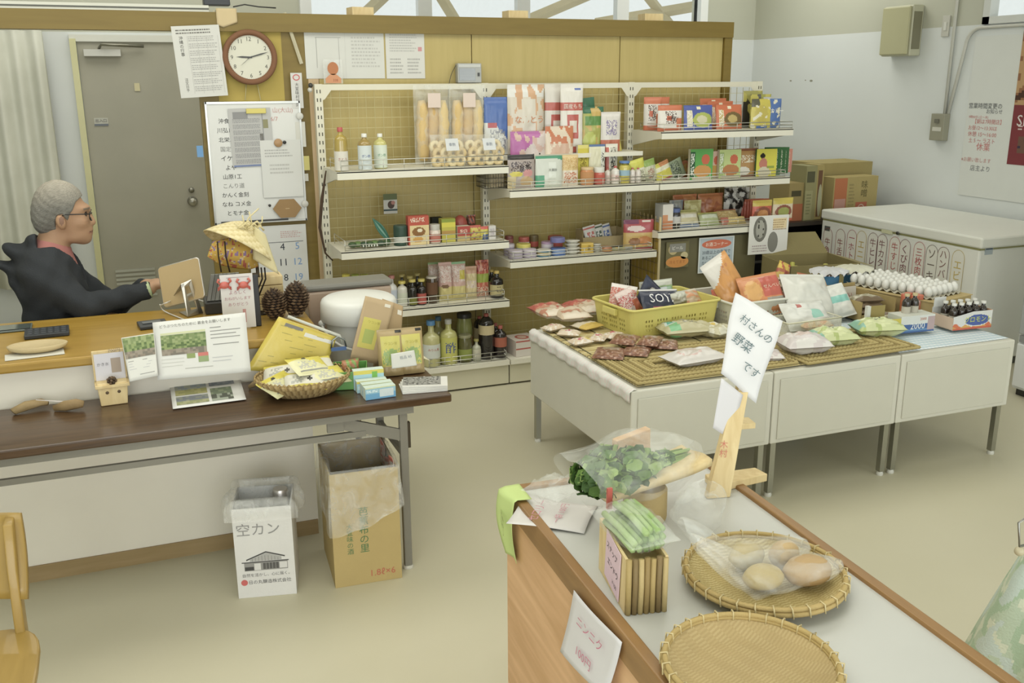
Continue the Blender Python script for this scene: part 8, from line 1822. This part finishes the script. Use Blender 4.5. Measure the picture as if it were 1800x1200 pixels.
def liner2(u, v):
    per = [(0, 0), (w, 0), (w, .20), (0, .20)]; k = u*4; i = int(k) % 4; t = k-int(k); a, b_ = per[i], per[(i+1) % 4]; x, y = a[0]+(b_[0]-a[0])*t, a[1]+(b_[1]-a[1])*t; nx_, ny_ = (x-w/2), (y-.10); L = math.hypot(nx_, ny_)+1e-6; nx_, ny_ = nx_/L, ny_/L; wob = .012*math.sin(u*37)*v
    if v < .6: q = v/.6; return (x-nx_*.015, y-ny_*.015, hw-.10*(1-q)+.035*q)
    q = (v-.6)/.4; return (x+nx_*(-.015+.05*math.sin(q*PI*.6))+nx_*wob, y+ny_*(-.015+.045*math.sin(q*PI*.6)), hw+.035-.075*q*q)
m.sheet(liner2, 120, 16, '#ffffff', 'milky_film'); lb_ = m.build('bag_liner', None); lb_.matrix_world = Matrix.Translation(P0) @ Matrix.Rotation(a_, 4, 'Z'); tag(lb_, 'crinkled clear bag in the mouth of the white carton', 'bag')
m = MB(); m.T = Matrix.Translation((w*.78, .14, 0)); m.lathe([(.028, .0), (.03, .01), (.03, .2), (.026, .21)], '#cfcac4', 'metal', 20, colf=lambda z: '#b8525a' if .12 < z < .16 else '#cfcac4'); o = m.build('empty_can', None, (0, 0, 0)); o.matrix_world = Matrix.Translation(P0+Vector((0, 0, hw-.20))) @ Matrix.Rotation(a_, 4, 'Z'); tag(o, 'white and red drink can sticking up inside the white carton', 'can')
m = MB(); m.T = Matrix.Translation((w*.3, .10, 0)); m.lathe([(.03, .005), (.031, .01), (.031, hw-.2), (.026, hw-.195)], '#a9aaa6', 'metal', 20); o = m.build('empty_can', None); o.matrix_world = Matrix.Translation(P0) @ Matrix.Rotation(a_, 4, 'Z'); tag(o, 'grey drink can lower inside the white carton', 'can')

# ------------------------------------------------------------------ on the partition and the walls
yb = 5.765
def wallsign(name, label, cat, px0, py0, px1, py1, col, lines, extra=None, y=yb, rz=0, mat='paper', roll=0, th=.0015, group=None):
    a, b_, c, d = at(px0, py0, y=y), at(px1, py0, y=y), at(px1, py1, y=y), at(px0, py1, y=y); w = ((b_-a).length+(c-d).length)/2; h = ((a-d).length+(b_-c).length)/2; ce = (a+b_+c+d)/4
    m = MB(); m.T = FR(0, 0, 0, 0, 0) @ Matrix.Rotation(R(roll), 4, 'Z')
    m.add([(-w/2, -h/2, 0), (w/2, -h/2, 0), (w/2, h/2, 0), (-w/2, h/2, 0), (-w/2, -h/2, -th), (w/2, -h/2, -th), (w/2, h/2, -th), (-w/2, h/2, -th)], [(0, 1, 2, 3), (7, 6, 5, 4), (0, 4, 5, 1), (1, 5, 6, 2), (2, 6, 7, 3), (3, 7, 4, 0)], col, mat)
    if extra: extra(m, w, h)
    for (t, u, v, ww, hh, c_) in lines: m.text(t, Matrix.Translation((u*w, v*h, .0009)), hh*h if hh else None, ww*w if ww else None, c_)
    return tag(m.build(name, None, (ce.x, y-.002, ce.z)), label, cat, group)
wallsign('notice_sheet', 'pale timetable sheet at the post left of the clock', 'notice', 309, 45, 393, 170, '#cfcfc8', [('沖\n縄\nの\n行\n事', -.33, .22, .08, .34, '#55534f'), ('注\n文\n日\n予', -.33, -.32, .07, .26, '#6a6864')], lambda m, w, h: [scrib(m, w, h, -.18, -.42+.1*k, .44, -.34+.1*k, 3, '#a9a8a4', k, .8) for k in range(8)]+[rect(m, w, h, x, -.45, x+.006, .36, '#b0afaa', .0005) for x in (-.2, .0, .2, .44)]+[scrib(m, w, h, -.42, .38, .3, .46, 2, '#77756f', 2)], y=5.72, roll=3)
ck = at(438, 101, y=yb); clk = empty('wall_clock', 'round brown wooden wall clock with white face', 'clock', (ck.x, yb-.03, ck.z))
rC = mpp(ck)*46.5
m = MB(); m.T = Matrix.Rotation(PI/2, 4, 'X'); m.lathe([(rC, -.0), (rC, .018), (rC*.96, .028), (rC*.86, .030), (rC*.80, .020), (rC*.79, .012)], '#7f5638', 'card', 56, cap=False); m.build('wooden_rim', clk)
m = MB(); m.T = Matrix.Rotation(PI/2, 4, 'X'); m.lathe([(0, .012), (rC*.80, .012)], '#d3d2c0', 'paper', 56, cap=False); m.lathe([(0, -.0), (rC*.98, -.0)], '#6a4a30', 'card', 30, cap=False)
for k in range(12): a = PI/2-(k+1)*PI/6; m.text(str(k+1), Matrix.Translation((rC*.66*math.cos(a), rC*.66*math.sin(a), .0128)), rC*.145, None, '#5a5a54')
for k in range(60): a = k*PI/30; m.add([Vector((rC*r_*math.cos(a+d), rC*r_*math.sin(a+d), .0126)) for r_, d in ((.765, -.006), (.785, -.006), (.785, .006), (.765, .006))], [(0, 1, 2, 3)], '#77766c', 'paper')
m.build('dial', clk)
def hand_(nm, ang_d, L, t, z): m = MB(); m.T = Matrix.Rotation(PI/2, 4, 'X') @ Matrix.Rotation(R(90-ang_d), 4, 'Z'); m.add([(-L*.15, -t, z), (L*.6, -t*1.2, z), (L, 0, z), (L*.6, t*1.2, z), (-L*.15, t, z)], [(0, 1, 2, 3, 4)], '#3f3f3c', 'plastic'); o = m.build(nm, clk); s_ = o.modifiers.new('s', 'SOLIDIFY'); s_.thickness = .001
hand_('hour_hand', 272, rC*.50, .004, .015); hand_('minute_hand', 74, rC*.72, .003, .017); hand_('second_hand', 230, rC*.5, .0008, .019)
wallsign('backing_board', 'yellow ochre square board behind the wall clock', 'board', 380, 54, 497, 178, '#b09a3f', [], y=yb+.004, mat='card')
cords = []
for (a, b_) in (((433, 146), (431, 176)), ((452, 146), (459, 180))): 
    m = MB(); m.tube([at(*a, y=yb-.01), at(*b_, y=yb-.01)], .0022, '#c9bf8c', 'cloth', 5); cords.append(m.build('hanging_cord'))
a, b_ = at(500, 22, y=yb-.01), at(530, 112, y=yb-.01); q = MB().tube([a, b_], .010, '#cfc8a8', 'plastic', 4, smooth=False); tag(q.build('cable_duct'), 'slanting cream cable duct right of the clock', 'cable duct')
a, b_ = at(377, 18, y=yb-.01), at(380, 50, y=yb-.01); q = MB().tube([a, b_], .009, '#cfc8a8', 'plastic', 4, smooth=False); tag(q.build('cable_duct'), 'short upright cream cable duct above the timetable sheet', 'cable duct')
# whiteboard, drawn over with black lines
wbA, wbB = at(360, 183, y=yb), at(518, 183, y=yb); wbC = at(383, 391, y=yb)
wx_, wz_ = (wbA.x+wbB.x)/2+.012, (wbA.z+wbC.z)/2; ww_ = (wbB.x-wbA.x)+.012; wh_ = wbA.z-wbC.z
wbd = empty('whiteboard', 'white hanging board with black handwriting below the clock', 'whiteboard', (wx_, yb-.02, wz_))
for o in cords: o.parent = wbd; o.matrix_parent_inverse = Matrix.Translation(-Vector(wbd.location))
m = MB(); m.box(-ww_/2, ww_/2, 0, .01, -wh_/2, wh_/2, '#d6d7d2', 'enamel')
m.T = FR(0, -.001, 0)
for k, t in enumerate(('沖食', '川弘ロ', '北栄エ', '国定こ', 'イケソ', 'よや', '山原1工', 'こんり道', 'かんく金刻', 'なね コメ金', 'とモナ金')):
    m.text(t, Matrix.Translation((-ww_*.33+.004*k, wh_*(.36-.078*k), 0)), wh_*.042, ww_*.34, ['#2f2f2d', '#4c4c49', '#3a3a38', '#8a8a86'][k % 4])
m.text('山(大山)', Matrix.Translation((ww_*.32, wh_*.44, 0)), None, ww_*.22, '#c08a84'); m.text('6/7', Matrix.Translation((ww_*.22, wh_*.37, 0)), None, ww_*.08, '#c08a84'); m.build('board_face', wbd)
m = MB()
for bx in ((-ww_/2-.008, ww_/2+.008, wh_/2, wh_/2+.012), (-ww_/2-.008, ww_/2+.008, -wh_/2-.012, -wh_/2), (-ww_/2-.01, -ww_/2, -wh_/2-.012, wh_/2+.012), (ww_/2, ww_/2+.01, -wh_/2-.012, wh_/2+.012)): m.box(bx[0], bx[1], -.005, .012, bx[2], bx[3], '#c3c4be', 'metal')
m.box(-ww_*.45, ww_*.3, -.012, -.002, -wh_/2-.004, -wh_/2+.006, '#3a3a38', 'plastic'); m.build('metal_frame', wbd)
wallsign('newspaper_sheet', 'greyish printed sheet clipped on the whiteboard', 'sheet', 405, 190, 479, 292, '#b9b9b6', [], lambda m, w, h: [scrib(m, w, h, -.42, -.45+.1*k, .25, -.37+.1*k, 4, '#8f8f90', k+3, .95) for k in range(8)]+[rect(m, w, h, -.4, .32, -.05, .44, '#8f8f8f', .0006), rect(m, w, h, .3, .15, .42, .3, '#8f8c68', .0006), rect(m, w, h, .2, -.06, .28, .06, '#77756f', .0006), rect(m, w, h, .28, -.4, .3, .45, '#8f8f90', .0006), rect(m, w, h, -.48, -.5, .48, -.47, '#6f7fa8', .0006)], y=yb-.024, roll=1)
cp_ = at(450, 195, y=yb-.03); tag(MB().box(-.055, .055, -.008, .006, -.014, .014, '#cfc04c', 'plastic').build('clip', None, (cp_.x, cp_.y, cp_.z), bev=.003), 'yellow clip holding the grey printed sheet on the whiteboard', 'clip')
wallsign('memo_sheet', 'blank looking white sheet at the lower right of the whiteboard', 'sheet', 460, 246, 531, 346, '#d2d3ce', [], lambda m, w, h: [scrib(m, w, h, -.4, .2, .3, .35, 3, '#b0b0ac', 3), scrib(m, w, h, -.3, -.1, .3, .1, 3, '#b9b9b4', 4)], y=yb-.026)
for nm, lb, px, py, r_, c_ in (('cork_coaster', 'small round cork disc on the whiteboard', 489, 251, .024, '#a8804c'), ('magnet', 'black round magnet beside the small cork disc', 500, 250, .010, '#2f2f2d'), ('magnet', 'black round magnet beside the hexagonal cork trivet', 474, 361, .008, '#2f2f2d'), ('light_switch_dot', 'round white hook on the post right of the whiteboard', 527, 204, .020, '#c9c9c2'), ('wall_hook', 'white round hook at the lower right of the whiteboard', 536, 358, .02, '#c6c4bc')):
    p = at(px, py, y=yb-.031); m = MB(); m.T = Matrix.Rotation(PI/2, 4, 'X'); m.lathe([(r_, 0), (r_, .005), (r_*.9, .007), (0, .008)], c_, 'plastic', 20); tag(m.build(nm.replace('light_switch_dot', 'wall_hook'), None, (p.x, p.y, p.z)), lb, {'cork_coaster': 'coaster', 'magnet': 'magnet'}.get(nm, 'hook'))
p = at(505, 366, y=yb-.028); m = MB(); m.T = Matrix.Rotation(PI/2, 4, 'X'); m.prism([(.084*math.cos(k*PI/3), .062*math.sin(k*PI/3)) for k in range(6)], 0, .008, '#9a7a4c', 'card'); m.box(-.012, .012, -.002, .002, .008, .0085, '#c2a878', 'paper'); tag(m.build('cork_trivet', None, (p.x, p.y, p.z)), 'hexagonal brown cork trivet at the lower right of the whiteboard', 'trivet')
CAL = [('3', -.18, .20, '#3a3f4a'), ('4', .07, .20, '#3a3f4a'), ('5', .33, .20, '#6a94c9'), ('10', -.18, -.02, '#3a3f4a'), ('11', .07, -.02, '#3a3f4a'), ('12', .33, -.02, '#6a94c9'), ('17', -.18, -.24, '#3a3f4a'), ('18', .07, -.24, '#3a3f4a'), ('19', .33, -.24, '#6a94c9'), ('2', -.40, .20, '#3a3f4a'), ('9', -.40, -.02, '#3a3f4a'), ('16', -.40, -.24, '#3a3f4a')]
wallsign('calendar', 'large white wall calendar with black and blue dates below the whiteboard', 'calendar', 440, 396, 541, 520, '#d2d3d0', [(t, u, v, None, .095, c_) for t, u, v, c_ in CAL], lambda m, w, h: [scrib(m, w, h, .05, .32, .42, .42, 4, '#c09a98', 3), rect(m, w, h, -.42, .26, .44, .268, '#55585e', .0005)], y=yb-.01)
for (a0_, a1_, b0_, b1_, c_, nm, lb, tx_) in ((512, 128, 532, 190, '#d0cfca', 'vertical_sign', 'narrow vertical white sticker with a red mark right of the clock', '大\n宜\n味\n村\n共\n同'), (520, 214, 537, 258, '#cfcec4', 'memo_sheet', 'small white memo with red line right of the whiteboard', None), (533, 274, 544, 299, '#c9bf6c', 'sticky_note', 'small yellow switch plate on the post beside the gondola', None), (535, 305, 542, 318, '#c6c4b8', 'sticky_note', 'tiny white tag below the yellow plate on the post', None), (346, 256, 357, 276, '#5f94c4', 'sticky_note', 'small blue tag on the left door side post', None)):
    wallsign(nm, lb, 'sticker', a0_, a1_, b0_, b1_, c_, [(tx_, 0, -.12, .4, .68, '#5c5a57')] if tx_ else [], (lambda m, w, h: ringr(m, w, h, 0, .37, .32, .09, .006, '#c25a5c')) if tx_ else None, y=yb-.02)
# papers and packet above the gondola
pY = 5.768
wallsign('plan_sheet', 'large white two page sheet with a plan drawing at the top left of the panelling', 'sheet', 536, 44, 675, 138, '#d0d1ca', [], lambda m, w, h: [rect(m, w, h, -.37, .26, -.05, .268, '#8f8f8a', .0005), rect(m, w, h, -.36, -.3, -.355, .26, '#8f8f8a', .0005), rect(m, w, h, -.08, -.3, -.075, .26, '#a5a5a0', .0005), rect(m, w, h, .0, -.5, .002, .5, '#b9b9b4', .0005), scrib(m, w, h, .08, -.3, .45, .3, 9, '#bcbcb6', 3), scrib(m, w, h, -.4, .34, -.1, .4, 1, '#b0b0aa', 5)], y=pY)
wallsign('plan_sheet', 'white sheet with a red stamp right of the two page sheet', 'sheet', 678, 45, 746, 138, '#d2d2cb', [('営業許可証', 0, .42, .5, None, '#8f8f8a')], lambda m, w, h: [scrib(m, w, h, -.4, .0, .3, .35, 7, '#b9b9b3', 2), scrib(m, w, h, -.4, -.42, -.05, -.1, 5, '#a9a9a4', 4), scrib(m, w, h, .05, -.42, .4, -.1, 5, '#a9a9a4', 6), rect(m, w, h, .33, .02, .43, .1, '#c98a8c', .0006)], y=pY)
p = at(586, 140, y=5.70); pk_ = empty('orange_figure_packet', 'clear packet with an orange paper figure standing on the gondola top left', 'packet', (p.x, 5.70, GT+.001))
m = MB(); m.box(-.055, .055, -.003, .003, 0, .135, '#ffffff', 'clear_film'); m.build('clear_film', pk_)
m = MB(); m.T = FR(0, -.0035, 0); m.add([(.032*math.cos(a*PI/10), .085+.036*math.sin(a*PI/10), 0) for a in range(20)], [tuple(range(20))], '#b5703c', 'paper'); m.add([(-.045, .004, 0), (.045, .004, 0), (.045, .03, 0), (.015, .055, 0), (-.015, .055, 0), (-.045, .03, 0)], [(0, 1, 2, 3, 4, 5)], '#c98a5c', 'paper'); m.text('338', Matrix.Translation((.012, .02, .0005)), .014, None, '#9a5030'); m.build('orange_figure', pk_)
p = at(824, 140, y=5.72); rd = empty('radio', 'grey box radio standing on top of the gondola rail', 'radio', (p.x, 5.725, GT+.001), R(-4))
MB().box(-.075, .075, -.03, .03, 0, .115, '#a6a8a4', 'plastic').build('case', rd, bev=.004); m = MB(); m.box(-.065, .035, -.032, -.030, .015, .085, '#8f9290', 'metal')
for k in range(10): m.box(-.065, .035, -.0325, -.032, .018+.007*k, .021+.007*k, '#77797a', 'metal')
m.build('speaker_grille', rd); MB().box(-.068, .068, -.032, -.030, .092, .108, '#c0c2bd', 'plastic').build('dial_strip', rd); MB().box(.05, .062, -.036, -.030, .04, .06, '#3a3b3a', 'plastic').build('tuning_knob', rd)
cable('dark radio lead hanging behind the left wheat roll bags', [at(803, 112, y=5.74), at(792, 135, y=5.74), at(788, 170, y=5.73), at(790, 230, y=5.72)], .0018, '#3f3d34')
# strap hanging left of gondola
m = MB(); m.tube([at(573, 300, y=5.55), at(566, 350, y=5.5), at(562, 400, y=5.5), at(572, 445, y=5.5), at(585, 458, y=5.5)], .007, '#4f3f30', 'cloth', 6, rads=[.004, .010, .009, .006, .004]); tag(m.build('hanging_strap'), 'dark brown strap hanging at the left end of the gondola', 'strap')
for k, (px, py, c_) in enumerate(((549, 150, '#3a3a34'), (548, 158, '#c6c4b8'))):
    p = at(px, py, y=5.66); m = MB(); m.ball((0, 0, 0), .014, c_, 'plastic', 10, 8); tag(m.build('clip_light', None, (p.x-.01, p.y, p.z)), ['black', 'white'][k]+' small clip at the top left gondola corner', 'clip')
# stuff on top of the beam
p = at(388, 10, y=5.80); tag(MB().box(-.07, .07, -.05, .04, 0, .14, '#2f3236', 'plastic').build('speaker', None, (at(380, 5, y=5.8).x, 5.80, 2.236), bev=.004), 'black box on top of the beam above the clock', 'speaker')
m = MB(); m.sheet(lambda u, v: (-.05+.11*u, -.065-.002*math.sin(u*9), -.10*v*(1-.4*abs(u-.3))+.02), 10, 8, '#c9b486', 'paper', .001); tag(m.build('paper_scrap', None, (at(395, 12, y=5.75).x, 5.80, 2.20)), 'cream paper scrap taped on the beam above the clock', 'paper')
m = MB(); m.tube([at(410, 12, y=5.76), at(430, 8, y=5.78), at(455, 12, y=5.76), at(485, 14, y=5.76)], .004, '#2f2f2d', 'plastic', 6); tag(m.build('black_wire'), 'short black wire lying on the beam right of the black box', 'wire')
for k, px in enumerate((640, 912, 1150)):
    p = at(px, 30, y=5.80); m = MB().box(-.08, .05, -.03, .08, 0, .045, mat='raw_wood'); tag(m.build('wood_wedge', None, (p.x, 5.80, 2.2005), (0, 0, R(6-5*k))), ['left', 'middle', 'right'][k]+' small timber block on top of the panel beam', 'wood piece')
# right wall fittings
def FW(y, z, d=.0): return Matrix.Translation((WX-d, y, z)) @ Matrix.Rotation(-PI/2, 4, 'Z') @ Matrix.Rotation(PI/2, 4, 'X')
a, b_ = at(1560, 100, x=WX), at(1632, 20, x=WX); ym = (a.y+b_.y)/2; z0, z1 = at(1557, 100, x=WX).z, at(1565, 14, x=WX).z
vf = empty('ventilation_unit', 'beige square ventilation unit high on the right wall', 'ventilation unit', (WX, ym, (z0+z1)/2)); hh, wd2 = z1-z0, abs(a.y-b_.y)*.8
def LW(mb, nm, **k): o = mb.build(nm, vf, **k); return o
LW(MB().box(-.11, -.001, -wd2/2, wd2/2, -hh/2, hh/2, '#b7b69a', 'plastic'), 'housing', bev=.01)
LW(MB().box(-.135, -.112, -wd2/2+.01, wd2/2-.01, -hh/2+.01, hh/2-.01, '#aca97e', 'plastic'), 'front_panel', bev=.008)
LW(MB().box(-.10, -.02, -wd2/2-.004, -wd2/2, -hh/2+.05, hh/2-.05, '#7a775c', 'plastic'), 'side_vent')
a = at(1664, 46, x=WX); sw = empty('wall_switch', 'small grey switch plate high on the right wall', 'switch', (WX, a.y, a.z)); MB().box(-.012, -.001, -.035, .035, -.075, .075, '#bdbcb0', 'plastic').build('plate', sw, bev=.002); MB().box(-.018, -.012, -.012, .012, -.03, .03, '#cfcfc6', 'plastic').build('rocker', sw)
a = at(1657, 223, x=WX); sb = empty('breaker_box', 'grey breaker box below the two conduits on the right wall', 'breaker box', (WX, a.y, a.z)); hb2 = (at(1657, 200, x=WX).z-at(1655, 247, x=WX).z)/2
MB().box(-.06, -.001, -.065, .065, -hb2, hb2, '#8f8d78', 'enamel').build('box_body', sb, bev=.004); MB().box(-.062, -.060, -.045, .04, -.03, .0, '#c3c2b4', 'paper').build('white_label', sb); MB().box(-.07, -.060, -.02, .02, .03, .06, '#6a6858', 'plastic').build('toggle', sb)
ztp = a.z+hb2
m = MB(); yy = at(1668, 150, x=WX).y; m.tube([(WX-.014, a.y-.02-.0, ztp), (WX-.014, a.y-.02, CH)], .012, '#c3c3b8', 'enamel', 8); tag(m.build('conduit'), 'straight thin conduit rising from the breaker box to the ceiling', 'conduit')
y2 = at(1704, 77, x=WX).y; m = MB(); pts = [(WX-.014, a.y-.052, ztp), (WX-.014, y2+.02, 2.05)]+[(WX-.014, y2+.02-.12*(1-math.cos(k*PI/12)), 2.05+.13*math.sin(k*PI/12)) for k in range(1, 7)]+[(WX-.014, 4.4, 2.18), (WX-.014, 3.2, 2.18)]; m.tube(pts, .012, '#c0c0b5', 'enamel', 8); tag(m.build('conduit'), 'bent thin conduit running right along the wall under the window', 'conduit')
a, b_ = at(1725, 245, x=WX), at(1755, 180, x=WX)
wbr = at(1700, 60, x=WX); m = MB(); wy0, wy1 = 3.4, y2-.06; wz0, wz1 = .98, 2.12
m.box(WX-.008, WX-.001, wy0, wy1, wz0, wz1, '#cfd2cc', 'enamel'); 
o = m.build('marker_board'); tag(o, 'large white sheet board with red handwriting on the right wall', 'whiteboard')
m = MB(); L = [('営業時間変更の', 1732, 186, 58, '#55585c'), ('お知らせ', 1748, 196, 28, '#77797c'), ('9時00分 (土〜木)', 1720, 206, 34, '#c2706c'), ('【朝は7時開店】', 1737, 214, 46, '#c2706c'), ('お昼12〜13:30は', 1727, 225, 50, '#c2706c'), ('休憩 15〜16:00', 1726, 236, 50, '#c2706c'), ('土 5 〜 ラスト', 1725, 247, 46, '#c2706c'), ('休業', 1728, 258, 24, '#c2706c'), ('※お願い致します', 1715, 281, 52, '#c2857f'), ('店主より', 1722, 296, 34, '#77797c')]
for (t, px, py, wp, c_) in L:
    a = at(px, py, x=WX-.009); y0_ = at(px-wp/2, py, x=WX).y; y1_ = at(px+wp/2, py, x=WX).y; m.text(t, FW(a.y, a.z, .0095), None, abs(y0_-y1_), c_)
m.build('handwriting', o)
# poster with food picture
py0, py1 = at(1771, 290, x=WX).y, 3.7; pz0, pz1 = at(1771, 288, x=WX).z, at(1800, 60, x=WX).z+.1
m = MB(); W2, H2 = py0-py1, pz1-pz0; m.T = FW((py0+py1)/2, (pz0+pz1)/2, .0105)
def ppaint(u, v):
    c = lin('#77262c')
    if v > .42:
        n_ = mnoise.noise(Vector((u*12, v*14, 1))); c = lin('#8a5a34') if n_ > 0 else lin('#b08a58')
        if n_ > .3: c = lin('#4a2f20')
    if .08 < v < .2 and .05 < u < .5: c = lin('#3a3044') if mnoise.noise(Vector((u*20, v*20, 5))) > 0 else lin('#6a4c3c')
    return c
m.sheet(lambda u, v: (-W2/2+W2*u, -H2/2+H2*v, 0), 60, 60, ppaint, 'paper', 0, False)
m.text('SH', Matrix.Translation((-W2/2+.10, -H2*.5+H2*.31, .001)), .075, None, '#d0c8c4'); scrib(m, W2, H2, -.46, -.26, -.1, -.22, 2, '#c9b4b0', 3)
tag(m.build('food_poster'), 'dark red food poster with white SH lettering at the right photo edge', 'poster')
for (px, py, r_) in ((1390, 142, .012), (1416, 141, .008), (1426, 142, .016)):
    a = at(px, py, x=WX); m = MB(); m.T = FW(a.y, a.z, .001); m.add([(1.4*r_*math.cos(k*PI/5), .6*r_*math.sin(k*PI/5), 0) for k in range(10)], [tuple(range(10))], '#8f8e7c', 'paper'); o = m.build('trim_mark'); o.name = 'trim_%d' % (6+[12, 8, 16].index(round(r_*1000))); o['kind'] = 'structure'
# green flowered cloth over a rack near the camera
rk = empty('clothes_rack', 'chrome rack hook at the right photo edge above the green cloth', 'rack', (1.86, 1.32, 0))
CA_, CB_ = at(1808, 985, y=1.36), at(1700, 1215, y=1.30)
print('cloth', CA_, CB_)
gc = MB(); nU, nV = 30, 30
bx_, by_ = 1.86, 1.28
def clothf(u, v):
    a = PI*.55+PI*1.5*u; zt2 = CA_.z+.16; z = zt2*(1-v)+.25*v; r_ = .03+.30*v**.85
    return (CA_.x+.16+r_*math.cos(a)*(1+.06*math.sin(a*7)), 1.36+r_*.8*math.sin(a)*(1+.06*math.sin(a*5)), z)
gp = PNT('#adbfa6', ('n', '#9db698', 16, 1, .1), ('n', '#c3ccb4', 20, 4, .18), ('n', '#b4c5bc', 14, 7, .2))
gc.sheet(clothf, 150, 110, gp, 'cloth', .003); tag(gc.build('flowered_cloth'), 'pale green flowered cloth hanging at the lower right corner', 'cloth')
m = MB(); m.tube([(CA_.x+.16-1.86, .04, 0.0), (CA_.x+.16-1.86, .04, CA_.z+.17)], .012, '#b0aea4', 'metal', 8); m.build('pole', rk)
q0, q1 = at(1793, 915, y=1.36)-Vector((1.86, 1.32, 0)), at(1792, 960, y=1.36)-Vector((1.86, 1.32, 0))
m = MB(); m.tube([(CA_.x+.16-1.86, .04, q1.z-.0), q1, q0+Vector((-.003, 0, -.004)), q0+Vector((.012, 0, .002)), (CA_.x+.16-1.86, .04, q0.z)], .0028, '#8f8e86', 'metal', 6); m.build('wire_hook', rk)
m = MB(); m.ball((q1.x+.002, q1.y, q1.z-.012), .011, '#b5ab88', 'plastic', 10, 8); m.build('end_cap', rk)
